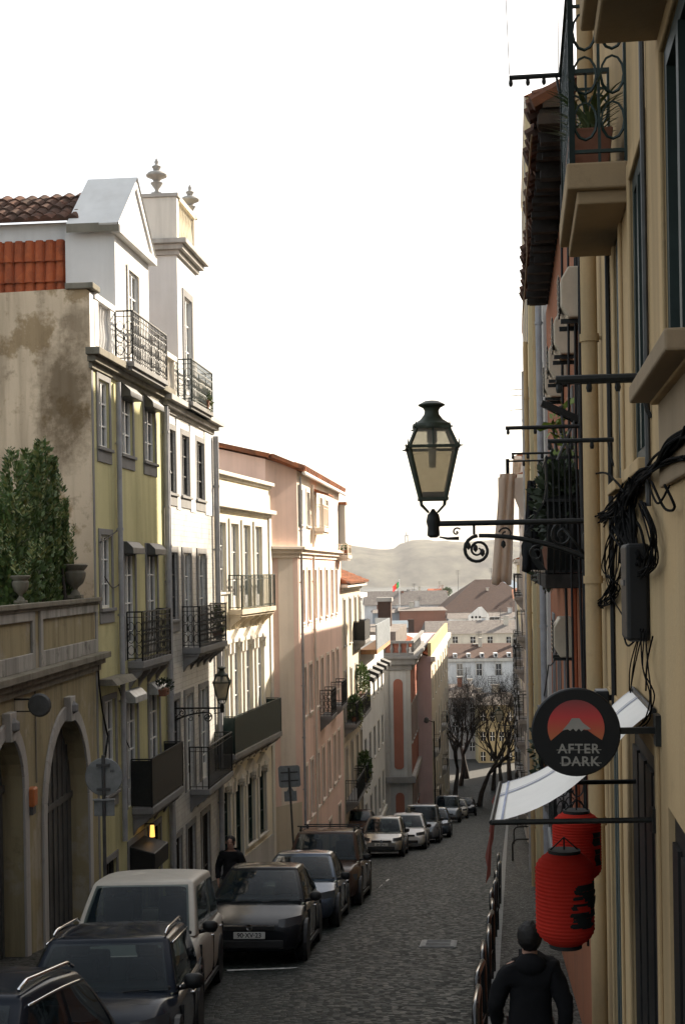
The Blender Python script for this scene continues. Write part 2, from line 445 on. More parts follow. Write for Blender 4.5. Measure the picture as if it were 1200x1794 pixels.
def tile_slope(m, p00, p10, p01, mat, pitch=.22, row=.38, amp=.05, lip=.035):
    """barrel-tile slope: p00->p10 along the eave, p00->p01 up the slope; real waves and row steps"""
    p00, p10, p01 = Vector(p00), Vector(p10), Vector(p01)
    e = p10-p00; q = p01-p00; Le, Lq = e.length, q.length
    nrm = e.cross(q).normalized()
    if nrm.z < 0: nrm = -nrm
    nc = max(2, int(Le/pitch)); nr = max(1, int(Lq/row)); sub = 5
    rows = []
    for i in range(nr):
        for k in (0, 1):
            t = (i+k*1.0)/nr; h = lip*(1-k)+.0
            rows.append([p00+e*(j/(nc*sub))+q*t+nrm*(amp*abs(math.sin(PI*j/sub))+h+.012*math.sin(j//sub*7.3+i*3.1)) for j in range(nc*sub+1)])
    m.grid(rows, mat)
    # eave edge: close the wave ends
    base = [p00+e*(j/(nc*sub))-nrm*.02 for j in range(nc*sub+1)]
    m.grid([base, rows[0]], mat)
# ------------------------------------------------------------------ palette
STONE = plaster('limestone', (.42, .40, .37), streak=.5, patch=.35, dirt=(.10, .09, .075))
STONE_D = plaster('grey_stone', (.24, .235, .23), streak=.4, patch=.25)
STONE_W = plaster('pale_stone', (.68, .64, .57), streak=.35, patch=.2)
MOSSY = plaster('mossy_stone', (.22, .20, .16), dirt=(.05, .05, .03), streak=.7, patch=.7)
YEL = plaster('yellow_render', (.56, .52, .29), dirt=(.17, .145, .08), streak=.5, patch=.38)
OCHRE = plaster('ochre_render', (.34, .29, .175), dirt=(.08, .065, .045), streak=.8, patch=.6, patchcol=(.38, .34, .26))
BROWNW = plaster('brown_render', (.68, .54, .38), dirt=(.13, .09, .05), streak=.7, patch=.8, patchcol=(.36, .26, .15))
WHT = plaster('white_render', (.66, .65, .63), dirt=(.3, .28, .25), streak=.25, patch=.15)
CREAMW = plaster('cream_render', (.78, .71, .56), dirt=(.36, .30, .22), streak=.38, patch=.22)
PINK = plaster('pink_render', (.85, .63, .54), dirt=(.38, .27, .21), streak=.35, patch=.2)
PINKB = plaster('beige_render', (.80, .70, .60), dirt=(.38, .31, .23), streak=.35, patch=.2)
CREAM2 = plaster('sand_render', (.60, .52, .40), dirt=(.2, .17, .12), streak=.35, patch=.2)
REDP = plaster('brick_red_render', (.30, .125, .09), dirt=(.2, .08, .05), streak=.25, patch=.15)
LILAC = plaster('lilac_render', (.60, .44, .42), streak=.2, patch=.15)
TILEW = tilesm('white_tiles', (.55, .54, .51), (.49, .48, .46), (.36, .35, .33), .145, .145)
TERR = plaster('terracotta_render', (.36, .15, .085), streak=.4, patch=.25)
SAND = plaster('wall_sand', (.51, .365, .20), dirt=(.16, .12, .07), streak=.6, patch=.42, patchcol=(.44, .33, .19), fine=.25)
SANDB = plaster('wall_sand_far', (.56, .47, .29), dirt=(.2, .16, .1), streak=.35, patch=.2)
PALEG = plaster('pale_grey_render', (.52, .50, .47), streak=.35, patch=.2)
ROOF = rooftile('roof_tiles', (.34, .13, .06), (.22, .085, .045), (.05, .04, .03))
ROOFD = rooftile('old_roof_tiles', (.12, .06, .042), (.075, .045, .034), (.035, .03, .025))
ROOFN = rooftile('orange_tiles', (.40, .11, .045), (.32, .085, .038), (.17, .055, .03))
ROOFG = rooftile('grey_roof', (.20, .18, .16), (.15, .13, .12), (.07, .06, .055))
ROOFB = rooftile('brown_roof', (.085, .050, .038), (.065, .042, .034), (.09, .06, .05))
WHITEP = plain('white_paint', (.72, .72, .70), .4, var=.1)
GREENP = plain('green_paint', (.022, .045, .036), .45, var=.3)
DGREY = plain('dark_grey_paint', (.07, .07, .068), .5, var=.3)
IRON = plain('wrought_iron', (.013, .014, .013), .5, var=.4, vs=14, bump=.1)
IRONG = plain('green_iron', (.015, .03, .026), .45, var=.3)
GALV = plain('grey_pipe', (.33, .33, .34), .5, var=.2, vs=3)
ZINC = plain('zinc', (.42, .43, .43), .45, .3, var=.25)
BLACK = plain('black_paint', (.008, .008, .008), .55, var=.2)
BLIND = plain('blind', (.55, .52, .46), .7, var=.1)
GLASS = glassm('window_glass')
GLASSB = glassm('bright_window_glass', (.05, .055, .06), .06)
DARK = plain('dark_interior', (.01, .01, .01), .9, var=.1)
WOODD = plain('dark_wood', (.035, .028, .022), .55, var=.3, vs=8)
GATEM = plain('gate_metal', (.085, .083, .078), .55, var=.3, vs=2)

def st(sur, frame=WHITEP, glass=GLASS, **k): return dict(sur=sur, frame=frame, glass=glass, **k)

# ------------------------------------------------------------------ ground, street, far land
ASPH = setts('street_setts', (.015, .019, .017), (.026, .032, .029), (.009, .0108, .010), 13, .62, .22)
CALC = setts('pavement_setts', (.05, .05, .044), (.12, .117, .105), (.018, .018, .016), 17, .6, .8)
KERB = plain('kerb_stone', (.20, .20, .19), .7, var=.3, bump=.3)
MARK = plain('road_paint', (.42, .42, .40), .7, var=.5, vs=9)
LAND = plain('land', (.03, .03, .027), .95, var=.3, vs=.02)
WATER = plain('river_water', (.10, .12, .13), .12, var=.1, vs=.01)
HILLM = plain('hill_scrub', (.09, .085, .06), .95, var=.85, vs=.022, spec=.02)

def Lx(d): return -8.13 + .1*d if d > 29.6 else -6.5 + .045*d          # left building line
def KLx(d): return Lx(d) + 1.78 + max(0, min(.5, (d-29.6)*.03))         # left kerb
def KRx(d): return -.36 + .116*d        # right kerb
def Wx(d): return .67 + .1245*d if d < 14 else .67+.1245*14 + .117*(d-14)

m = MB(); ys = [y for y in range(-14, 119, 4)] + [118+2*i for i in range(1, 17)]
m.grid([[(Lx(y)-1.5, y, road(y)), (KLx(y)+2.5, y, road(y)), ((KLx(y)+KRx(y))/2, y, road(y)+.03), (KRx(y)+.02, y, road(y)), (Wx(y)+2, y, road(y))] for y in ys], ASPH)
struct(m.build('road', smooth=True, recalc=False))
def walk(name, fa, fb, y0, y1, h=.13):
    m = MB(); ys = [y0+(y1-y0)*i/24 for i in range(25)]
    k = .14 if fa is KRx else -.14
    m.grid([[(fa(y)+k, y, road(y)+h), (fb(y), y, road(y)+h+.01)] for y in ys], CALC)
    o = struct(m.build(name, recalc=False))
    m = MB(); a, b = (0, .14) if fa is KRx else (-.14, 0)
    m.grid([[(fa(y)+a, y, road(y)-.1), (fa(y)+a, y, road(y)+h+.004), (fa(y)+b, y, road(y)+h+.004), (fa(y)+b, y, road(y)-.1)] for y in ys], KERB)
    struct(m.build('kerb', recalc=False))
walk('pavement', KLx, lambda y: Lx(y)-.6, -10, 118)
walk('pavement', KRx, lambda y: Wx(y)+.9, -10, 118)
# parking-bay dashes and the joint across the bays (worn paint)
m = MB()
def mark(p, q, w):
    p, q = Vector(p), Vector(q); t = (q-p).normalized(); n = Vector((t.y, -t.x, 0))*w/2
    z = Vector((0, 0, .02))
    m.quad(p-n+z, q-n+z, q+n+z, p+n+z, MARK)
for (x0, y0, x1, y1) in ((541, 1697, 552, 1686), (562, 1670, 574, 1659), (646, 1582, 651, 1576), (655, 1569, 661, 1563), (667, 1557, 673, 1551), (679, 1545, 683, 1541)):
    mark(RP(x0, y0), RP(x1, y1), .14)
mark(RP(398, 1702), RP(538, 1697), .07)
struct(m.build('road_markings', recalc=False))
# utility cover in the street
c0 = RP(768, 1655)
t = thing('manhole_cover', 'pale grey rectangular utility cover set in the dark cobbled street', 'cover', c0, -.1, rot=(-math.atan(SLOPE), 0, -.1))
MANH = plain('cover_concrete', (.16, .165, .16), .6, var=.3)
m = MB(); m.box(-.33, .33, -.55, .55, -.03, .024, KERB); m.build('frame', t, bevel=.005)
m = MB(); m.box(-.29, .29, -.50, -.01, .0, .034, MANH); m.box(-.29, .29, .01, .50, .0, .034, MANH)
for i in range(6):
    for yy in (-.43+.07*i, .08+.07*i): m.box(-.22, .22, yy, yy+.02, .03, .040, KERB)
m.build('lid', t)

def landz(x, y):
    b = road(max(y, -14)) - .35
    if y > 150: b = road(150) - .35 - min(1, (y-150)/450)*6.5
    if y < 120: b -= 1.2
    return b
m = MB(); rows = []
for y in [-20, 0, 40, 80, 115, 125, 150, 180, 240, 320, 420, 560, 700, 760]:
    rows.append([(x, y, landz(x, y) if y < 760 else -34) for x in (-900, -300, -120, -60, -20, 0, 20, 60, 120, 300, 900)])
m.grid(rows, LAND); struct(m.build('ground', smooth=True, recalc=False))
m = MB(); m.grid([[(x, y, -31.3) for x in (-3500, 0, 3500)] for y in (740, 2000, 5200)], WATER)
struct(m.build('river', recalc=False))
m = MB(); rows = []
ridge = [(-900, 58), (0, 56), (20, 50), (60, 46), (86, 42), (104, 44), (125, 56), (150, 60), (215, 60), (260, 56), (320, 57), (420, 48), (900, 50), (2500, 60)]
def rz(x):
    for (a, h), (b, k) in zip(ridge, ridge[1:]):
        if a <= x <= b: return h+(k-h)*(x-a)/(b-a)
    return 50
for j, (yy, f) in enumerate(((2560, -.15), (2600, .05), (2680, .55), (2760, .78), (2860, .97), (2960, 1.0), (3200, .9), (3600, .6))):
    rows.append([(x, yy, -34+(rz(x)+34)*max(f, 0)+(noise.noise(Vector((x*.02, j*1.7, 3)))*5+noise.noise(Vector((x*.08, j, 9)))*2.5)*(f > .1)) for x in range(-900, 1800, 12)])
m.grid(rows, HILLM); struct(m.build('hills', smooth=True, recalc=False))
mt = thing('monument', 'slender pale monument tower on the hazy hilltop across the river', 'monument', (2880*lv(712, 950)[0]/FPX, 2880, 55))
CONC = plain('monument_concrete', (.35, .33, .30), .8)
m = MB()
for x in (-2.4, 2.4):
    for y in (-2, 2): m.box(x-1, x+1, y-1, y+1, -6, 13, CONC)
m.box(-4, 4, -3, 3, 13, 15.5, CONC); m.build('pedestal', mt, bevel=.2)
m = MB(); m.lathe([(1.2, 15), (1.3, 17), (1.0, 20), (.6, 22), (.7, 23), (0, 24)], CONC, n=8); m.build('statue', mt)

# ------------------------------------------------------------------ left side 1: garden wall with two arched gates
tw = Bld('terrace_wall', 'stained ochre garden wall with two stone arched gates and a panelled parapet', 'garden wall', (-6.5+.045*10, 10), .045, 1, road(30)-.5)
def ws(b, px, py): return b.at(px, py)[0]
s_end = ws(tw, 172, 1150)
g2a, g2b = ws(tw, 80, 1450), ws(tw, 155, 1450)
g1b = ws(tw, 41, 1450); g1a = g1b-1.9
ops = [op(g1a, g1b, -12, -2.62, arch=1, rev=.4), op(g2a, g2b, -12, -2.72, arch=1, rev=.4)]
tw.facade('wall', ops, 0, s_end, -12, -1.62, OCHRE, rev=.4)
m = tw.mb(); m.box(0, s_end, .02, .3, -1.62, -.6, OCHRE); m.quad((0, .3, -1.62), (s_end, .3, -1.62), (s_end, 9, -1.62), (0, 9, -1.62), MOSSY)
m.build('parapet', tw.e)
tw.molding('moulding', 0, s_end, [(-2.0, -1.86, .06), (-1.86, -1.74, .14), (-1.74, -1.62, .24)], MOSSY)
tw.molding('coping', 0, s_end, [(-.62, -.56, .05), (-.56, -.47, .1)], MOSSY)
# whitewashed frames round the parapet panels
WASH = plaster('worn_whitewash', (.37, .355, .32), dirt=(.05, .048, .04), streak=.95, patch=1.0)
m = tw.mb(); bays = [2, 5.5, 9, ws(tw, 62, 1100)-.12, s_end-.1]
bays = [(0, 3.6), (3.7, 7.4), (7.5, 10.9), (11.0, ws(tw, 60, 1100)), (ws(tw, 70, 1100), s_end-.05)]
for a, c in bays:
    m.box(a, a+.16, -.03, .02, -1.62, -.62, WASH); m.box(c-.16, c, -.03, .02, -1.62, -.62, WASH)
    m.box(a+.16, c-.16, -.03, .02, -.78, -.62, WASH); m.box(a+.16, c-.16, -.03, .02, -1.62, -1.34, WASH)
m.build('panel_frame', tw.e, bevel=.01)
for (a, c, top) in ((g1a, g1b, -2.62), (g2a, g2b, -2.72)):
    R_ = (c-a)/2; zz = top-R_; w = .26; m = tw.mb(); k = 16
    m.box(a-w, a, -.05, .0, -12, zz, STONE); m.box(c, c+w, -.05, 0, -12, zz, STONE)
    for i in range(k):
        t0, t1 = PI*i/k, PI*(i+1)/k
        def q(t, g): return (a+R_-(R_+g)*math.cos(t), zz+(R_+g)*math.sin(t))
        m.prism([q(t0, 0), q(t1, 0), q(t1, w), q(t0, w)], -.05, 0, STONE)
    m.prism([(a+R_-.13, top-.05), (a+R_+.13, top-.05), (a+R_+.2, top+.42), (a+R_-.2, top+.42)], -.14, 0, STONE)
    m.lathe([(0, -.12), (.1, -.06), (.1, .06), (0, .14)], STONE_D, (a+R_, -.14, top+.2), 8)
    sur = m.build('arch_surround', tw.e, bevel=.012)
    g = tw.mb(); pts = [(a, -12), (c, -12)] + [(a+R_+R_*math.cos(PI*i/k), zz+R_*math.sin(PI*i/k)) for i in range(k+1)]
    g.poly([(p[0], .34, p[1]) for p in pts], GATEM)
    for i in range(1, 9):
        x = a+(c-a)*i/9; g.box(x-.015, x+.015, .31, .338, -12, zz+math.sqrt(max(0, R_**2-(x-a-R_)**2))-.02, GATEM)
    g.box(a, c, .30, .338, zz-.06, zz+.06, GATEM)
    g.build('gate', tw.e)
m = tw.mb(); sx = ws(tw, 62, 1250)
m.box(sx-.02, sx+.02, -.02, 0, -3.6, -2.0, MOSSY); m.build('crack_cover', tw.e)

def round_lamp(px, py):
    s, z = tw.at(px, py); p = tw.world(s, 0, z)
    t = thing('bulkhead_sign', 'small round dark bracket sign on the garden wall between the arched gates', 'wall sign', p, math.atan2(1, .045))
    m = MB(); m.box(-.02, .02, .0, .03, -.3, .3, IRON); m.beam((0, 0, .12), (0, -.42, .12), .03, .03, IRON); m.beam((0, 0, -.08), (0, -.3, -.08), .02, .02, IRON); m.build('bracket', t)
    m = MB(); m.lathe([(0, -.05), (.17, -.05), (.2, 0), (.17, .05), (0, .05)], DGREY, n=18, M=Matrix.Translation((0, -.42, .02)) @ Matrix.Rotation(PI/2, 4, 'Y')); m.build('disc', t, bevel=.006)
round_lamp(26, 1238)
s, z = tw.at(50, 1400); p = tw.world(s, 0, z)
ORANGE = plain('orange_plastic', (.42, .13, .04), .45, var=.2)
t = thing('alarm_box', 'small orange box fixed to the wall between the two arches', 'box', p, math.atan2(1, .045))
m = MB(); m.box(-.13, .13, -.14, 0, -.12, .2, ORANGE); m.build('case', t, bevel=.03)
m = MB(); m.box(-.11, .11, -.11, 0, -.26, -.125, DGREY); m.build('base', t, bevel=.01)

def urn(name, label, p, h, mat=MOSSY, group=None):
    t = thing(name, label, 'urn', p, 0, group); k = h
    m = MB(); m.box(-.2*k, .2*k, -.2*k, .2*k, 0, .1*k, mat); m.build('plinth', t, bevel=.01)
    m = MB(); m.lathe([(.15*k, .1*k), (.12*k, .16*k), (.06*k, .24*k), (.08*k, .3*k), (.22*k, .42*k), (.29*k, .6*k), (.30*k, .72*k), (.25*k, .78*k), (.34*k, .88*k), (.36*k, .93*k), (.30*k, .96*k), (.1*k, .9*k)], mat, n=18); m.build('bowl', t, smooth=True, autosmooth=40)
    return t
urn('stone_urn', 'squat weathered stone urn on the garden parapet in front of the shrubs', tw.world(ws(tw, 52, 1055), .15, -.47), .5)
urn('stone_urn', 'tall dark stone urn on the garden parapet corner beside the yellow building', tw.world(ws(tw, 146, 1050), .15, -.47), .72)

# ------------------------------------------------------------------ left side 2: yellow house
U = (Lx(29.6), 29.6)
yh = Bld('yellow_house', 'yellow rendered house with grey window surrounds and a white pedimented dormer', 'house', U, .1, 1, road(36)-.8)
Se = ws(yh, 285, 690)
S0 = 0.0
cols = [(ws(yh, 172, 720), ws(yh, 191, 720)), (ws(yh, 213, 740), ws(yh, 232, 740)), (ws(yh, 253, 750), ws(yh, 271, 750))]
z_r1 = (2.72, 4.16); z_w2 = (-.72, .85); z_d2 = (-1.95, .62); z_d3 = (-5.3, -2.75)
ops = []; W_ = []
YST = st(STONE_D, surw=.13, nx=1, nz=2, apron=.22); YD = st(STONE_D, surw=.13, nx=1, nz=3, door=1)
for i, (a, c) in enumerate(cols):
    o = op(a, c, *z_r1); ops.append(o); W_.append((o, YST))
    o = op(a, c, *(z_w2 if i == 0 else z_d2)); ops.append(o); W_.append((o, YST if i == 0 else YD))
o = op(cols[0][0]+.1, cols[0][1]+.1, -4.7, -2.7); ops.append(o); W_.append((o, YST))
for i in (1, 2):
    o = op(cols[i][0], cols[i][1], *z_d3); ops.append(o); W_.append((o, YD))
DST = st(STONE_D, WOODD, GLASS, surw=.14, nx=1, nz=1, door=1)
for (a, c) in ((.5, 1.4), (2.5, 3.9), (4.4, 5.6)):
    o = op(a, c, -9.5, -6.15); ops.append(o); W_.append((o, DST))
yh.facade('wall', ops, 0, Se, -10, 4.4, YEL)
for o, s_ in W_: yh.window(o, s_)
# end wall facing up the street: old damp stains soaked into the render
nt_ = BROWNW.node_tree; N_, L_ = nt_.nodes, nt_.links; B_ = N_['Principled BSDF']; src = B_.inputs['Base Color'].links[0].from_socket
for (cy, cz, ry, rz_, k) in ((.55, 3.6, .9, 1.9, .8), (.3, 5.2, .5, .6, .6), (3.3, 4.3, 1.1, .8, .5), (2.2, 2.2, .8, .7, .3)):
    tc = N_.new('ShaderNodeTexCoord'); mp = N_.new('ShaderNodeMapping'); mp.vector_type = 'POINT'
    mp.inputs['Location'].default_value = (0, -cy/ry, -(cz-yh.zb)/rz_); mp.inputs['Scale'].default_value = (0, 1/ry, 1/rz_)
    L_.new(tc.outputs['Object'], mp.inputs[0]); ln = N_.new('ShaderNodeVectorMath'); ln.operation = 'LENGTH'; L_.new(mp.outputs[0], ln.inputs[0])
    nz = _noise(N_, L_, 2.3, 9, _map(N_, L_, (1, 1, 1)), .72); ad = N_.new('ShaderNodeMath'); ad.operation = 'MULTIPLY_ADD'; L_.new(nz, ad.inputs[0]); ad.inputs[1].default_value = 1.5; L_.new(ln.outputs['Value'], ad.inputs[2]); sc3 = N_.new('ShaderNodeMath'); sc3.operation = 'MULTIPLY'; sc3.inputs[1].default_value = .333; L_.new(ad.outputs[0], sc3.inputs[0])
    src = _mix(N_, L_, _mul(N_, L_, _ramp(N_, L_, sc3.outputs[0], .36, .54, (1, 1, 1, 1), (0, 0, 0, 1)), k), src, (.11, .075, .04))
L_.new(src, B_.inputs['Base Color'])
# end wall facing up the street, stained brown, rises above the cornice
m = yh.mb()
m.poly([(0, 0, -10), (0, 10.5, -10), (0, 10.5, 5.72), (0, .1, 5.98), (0, 0, 5.9)], BROWNW)
m.quad((0, 0, 5.9), (.35, 0, 5.9), (.35, 0, 4.7), (0, 0, 4.7), WHT)
m.build('end_wall', yh.e, recalc=False)
m = yh.mb(); m.quad((.35, .25, 4.4), (.35, 10.5, 4.4), (Se, 10.5, 4.4), (Se, .25, 4.4), ROOFG); m.quad((.35, .02, -9), (.35, 10, -9), (.35, 10, 5.6), (.35, .02, 5.6), BROWNW)
m.quad((0, .05, 5.96), (.35, .05, 5.96), (.35, 10.5, 5.7), (0, 10.5, 5.7), MOSSY); m.build('flat_roof', yh.e, recalc=False)
yh.molding('cornice', -.02, Se, [(4.30, 4.42, .06), (4.42, 4.55, .16), (4.55, 4.70, .28)], MOSSY)
m = yh.mb(); m.box(-.08, .5, -.1, .5, 5.95, 6.08, MOSSY); m.build('cap_stone', yh.e, bevel=.02)
m = yh.mb(); m.box(.02, .16, -.012, 0, -9.5, 4.3, STONE_D); m.build('corner_strip', yh.e)
# attic parapets and balustrades
d0, d1 = ws(yh, 205, 560), ws(yh, 263, 560)
yh.balustrade('balustrade', .35, d0-.25, 4.7, 5.95, WHT)
m = yh.mb(); m.box(.45, d0-.3, .16, .24, 4.72, 5.9, WHT); m.build('parapet_panel', yh.e)
yh.balustrade('balustrade', d1+.2, Se-.05, 4.7, 5.75, WHT)
m = yh.mb(); m.box(d1+.3, Se-.1, .16, .24, 4.72, 5.7, WHT); m.build('parapet_panel', yh.e)
# dormer
dw = ((d0+d1)/2-.48, (d0+d1)/2+.48); zde = 7.72; zap = 9.15
o = op(dw[0], dw[1], 4.75, 7.05)
m = yh.mb()
yh.facade('dormer_front', [o], d0, d1, 4.4, zde, WHT, y=.02)
m.quad((d0, .02, 4.4), (d0, 1.15, 4.4), (d0, 1.15, zde), (d0, .02, zde), WHT); m.build('dormer_side', yh.e, recalc=False); m = yh.mb(); m.quad((d1, .02, 4.4), (d1, 1.15, 4.4), (d1, 1.15, zde), (d1, .02, zde), WHT)
m.build('dormer_side', yh.e, recalc=False)
DD = st(STONE_W, surw=.12, nx=1, nz=3, door=1, proud=.02); yh.window(o, DD)
mid = (d0+d1)/2
m = yh.mb(); m.poly([(d0-.18, -.06, zde), (d1+.18, -.06, zde), (mid, -.06, zap-.06)], WHT)
for sx, ex in ((d0-.22, mid), (d1+.22, mid)):
    m.beam((sx, .1, zde+.02), (ex, .1, zap), .42, .16, WHT, up=(0, 0, 1))
m.box(d0-.2, d1+.2, -.16, .05, zde-.12, zde+.06, WHT); m.build('pediment', yh.e, bevel=.012, recalc=True)
m = yh.mb(); Yb = 1.05
for sx in (d0-.24, d1+.24):
    m.quad((sx, -.14, zde+.10), (mid, -.14, zap+.16), (mid, Yb, zap+.16), (sx, Yb, zde+.10), WHT)
    m.quad((sx, -.14, zde-.1), (sx, -.14, zde+.10), (sx, Yb, zde+.10), (sx, Yb, zde-.1), MOSSY)
m.build('dormer_roof', yh.e, recalc=False)
yh.balcony(d0-.15, d1+.1, 4.74, .42, 1.12, STONE_D, IRON, 'scroll', th=.12, under=False)
# attic wall hung with orange tiles, old roof above (both face up the street)
xa = yh.at(137, 470); ya = None
m = yh.mb(); AX = d0+.30; YA = .98
zt = 7.02
nT = 34; w = .24; rows = []
for r in range(6):
    zz0 = 4.75+r*.47; zz1 = zz0+.49
    for k, (zz, ex) in enumerate(((zz0, .07), (zz1, .0))):
        rows.append([(AX-ex-.10*abs(math.sin(PI*j/5))**.6, YA+w*j/5, zz) for j in range(nT*5+1)])
m.grid(rows, ROOFN); m.build('tile_hanging', yh.e, recalc=False)
m = yh.mb(); m.box(AX-.05, AX+.1, YA, 12, 7.57, 7.98, WHT); m.build('attic_band', yh.e)
m = yh.mb()
tile_slope(m, (AX-.32, YA-.15, 7.97), (AX-.32, 12, 7.97), (AX+1.6, YA-.15, 9.0), ROOFD, pitch=.30, amp=.085, row=.42)
m.build('roof', yh.e, recalc=False)
# roller-blind boxes, pipes, balconies, cables, shop canopy
for (a, c), z in ((cols[1], 4.16), (cols[2], 4.16), (cols[1], .62), (cols[2], .62), (cols[1], -2.75), (cols[2], -2.75)):
    m = yh.mb(); m.prism([(0.05, z+.12), (-.10, z+.12), (-.24, z-.02), (-.25, z-.16), (-.05, z-.16), (.05, z-.2)], a-.06, c+.06, ZINC if z < 0 else DGREY, 'x'); m.build('blind_box', yh.e, bevel=.01)
yh.pipe(ws(yh, 204, 900), -5.9, 4.25, GALV, .06)
yh.pipe(Se-.08, -9, 4.25, GALV, .065)
b2a, b2b = ws(yh, 219, 1100)+.2, ws(yh, 277, 1100)-.1
yh.balcony(b2a, b2b, -1.98, .38, 1.12, STONE_D, IRON, 'scroll')
yh.balcony(ws(yh, 226, 1380)+.25, ws(yh, 295, 1380)-.35, -5.33, .5, 1.1, STONE_D, IRON, 'panel')
m = yh.mb(); m.prism([(0, -6.15), (-.6, -6.3), (-.6, -6.7), (0, -6.7)], 2.5, 3.9, BLACK, 'x'); m.build('shop_canopy', yh.e, bevel=.02)
m = yh.mb(); m.prism([(0, -2.2), (-.3, -2.2), (-.42, -2.33), (0, -2.33)], .2, 1.9, MOSSY, 'x'); m.build('ledge', yh.e)
YSIGN = plain('yellow_strip', (.5, .3, .03), .5)
m = yh.mb(); m.box(2.32, 2.4, -.1, 0, -9, -6.8, YSIGN); m.build('yellow_strip', yh.e)
LAMPG = emis('lamp_glow', (1.0, .5, .1), .5)
p = yh.world(3.55, -.3, -5.98)
t = thing('wall_lamp', 'small lit amber lamp above the dark shop canopy of the yellow house', 'lamp', p)
m = MB(); m.tube([(0, 0, -.14), (0, 0, .14)], [.06, .045], LAMPG, 8); m.build('bulb', t); m = MB(); m.box(-.05, .05, -.05, .05, .145, .18, IRON); m.beam((0, 0, .165), (-.3, .03, .165), .02, .02, IRON); m.build('bracket', t)

def cable(name, label, pts, r, sag=0.0, mat=BLACK, group=None, cat='cable'):
    m = MB(); q = []
    for i in range(len(pts)-1):
        a, c = Vector(pts[i]), Vector(pts[i+1])
        for k in range(10):
            t_ = k/10; q.append(a.lerp(c, t_)-Vector((0, 0, sag*4*t_*(1-t_))))
    q.append(Vector(pts[-1])); m.tube(q, r, mat, 5)
    return tag(m.build(name, smooth=True), label, cat, group)

for k, (pts, lab) in enumerate((((( 160, 1165), (168, 1200), (176, 1245), (184, 1290), (180, 1330)), 'black cable dropping beside the corner of the yellow house and the garden wall'), (((205, 1205), (214, 1240), (212, 1280), (222, 1310)), 'thin cable looping down between the lower windows of the yellow house'), (((172, 950), (200, 930)), 'short dark rod leaning between the upper window and the drainpipe of the yellow house'), (((180, 1010), (192, 1030), (208, 1022)), 'dark cable crossing from the corner urn to the drainpipe'))):
    q = [yh.at(x, y) for x, y in pts]; cable('wall_cable', lab, [yh.world(max(s_, .02), -.05-.02*(i % 2), z_) for i, (s_, z_) in enumerate(q)], .014 if k else .022, .02)
# ------------------------------------------------------------------ left side 3: tiled house with a roof tower
th = Bld('tiled_house', 'narrow white tiled house with a tall roof tower and rooftop urns', 'house', tuple(yh.world(Se, 0, 0))[:2], .1, 1, road(43)-.8)
Te = ws(th, 376, 1000)
tc = [(ws(th, 294, 810), ws(th, 307, 810)), (ws(th, 318, 815), ws(th, 331, 815)), (ws(th, 344, 820), ws(th, 357, 820))]
TST = st(STONE_D, DGREY, GLASSB, surw=.16, nx=1, nz=2, apron=.2); TD = st(STONE_D, WHITEP, GLASS, surw=.16, nx=1, nz=3, door=1)
ops = []; W_ = []
for i, (a, c) in enumerate(tc):
    for z0, z1, s_ in ((2.1, 3.75, TST), (-2.0 if i else -1.2, .55, TD if i else TST), (-5.9 if i else -4.6, -3.3, TD if i else TST)):
        o = op(a, c, z0, z1); ops.append(o); W_.append((o, s_))
for a, c in tc:
    o = op(a, c, -10, -6.9); ops.append(o); W_.append((o, st(STONE_D, WOODD, GLASS, surw=.16, door=1, nz=1)))
th.facade('wall', [o for o in ops], 0, Te, -11, 4.2, TILEW)
for o, s_ in W_: th.window(o, s_)
th.body(0.02, Te, -11, 4.3, 9, WHT, ROOFG, 'side_wall')
th.molding('cornice', 0, Te, [(4.15, 4.27, .06), (4.27, 4.4, .18), (4.4, 4.55, .32)], STONE)
m = th.mb(); m.box(0, Te, -.02, -.002, 1.95, 4.15, WHT); fr = None
# plain upper band round the top windows
ub = [o for o in ops if o['z0'] == 2.1]
m = th.mb(); xs = [0]+[v for o in ub for v in (o['s0']-.16, o['s1']+.16)]+[Te]
for i in range(0, len(xs), 2): m = th.mb(); m.box(xs[i], xs[i+1], -.02, -.001, 1.7, 4.15, WHT); m.build('upper_band', th.e)
th.pipe(.12, -10, 4.2, GALV, .06); th.pipe(Te-.05, -10, 4.1, GALV, .085)
# tower
t0, t1 = ws(th, 312, 560), ws(th, 345, 560); zt = 8.7
o = op((t0+t1)/2-.5, (t0+t1)/2+.5, 4.7, 7.6)
th.facade('tower_front', [o], t0, t1, 4.3, zt, WHT)
th.window(o, st(STONE_D, WHITEP, GLASSB, surw=.2, door=1, nx=1, nz=3))
m = th.mb(); D = 5.5
m.quad((t0, 0, 4.3), (t0, D, 4.3), (t0, D, zt), (t0, 0, zt), WHT); m.quad((t1, 0, 4.3), (t1, D, 4.3), (t1, D, zt), (t1, 0, zt), WHT); m.quad((t0, D, 4.3), (t1, D, 4.3), (t1, D, zt), (t0, D, zt), WHT)
m.build('tower_side', th.e, recalc=False)
m = th.mb()
for z0, z1, p in ((8.55, 8.68, .08), (8.68, 8.82, .2), (8.82, 8.95, .32)): m.box(t0-p, t1+p, -p, D+p, z0, z1, STONE)
m.build('tower_cornice', th.e, bevel=.015)
m = th.mb(); zp = 10.12
m.box(t0-.02, t0+.25, -.02, 3.0, 8.95, zp, STONE_W); m.box(t1-.25, t1+.02, -.02, 3, 8.95, zp, STONE_W); m.box(t0+.25, t1-.25, 2.7, 3.0, 8.95, zp, STONE_W)
m.box(t0+.25, t1-.25, .12, .18, 8.95, zp-.1, STONE_W); m.box(t0-.07, t0+.3, -.07, 3.05, zp, zp+.1, STONE); m.box(t1-.3, t1+.07, -.07, 3.05, zp, zp+.1, STONE); m.build('tower_parapet', th.e, bevel=.012)
th.balustrade('tower_balustrade', t0+.25, t1-.25, 8.95, zp+.08, CREAMW, y=-.03, posts=False)
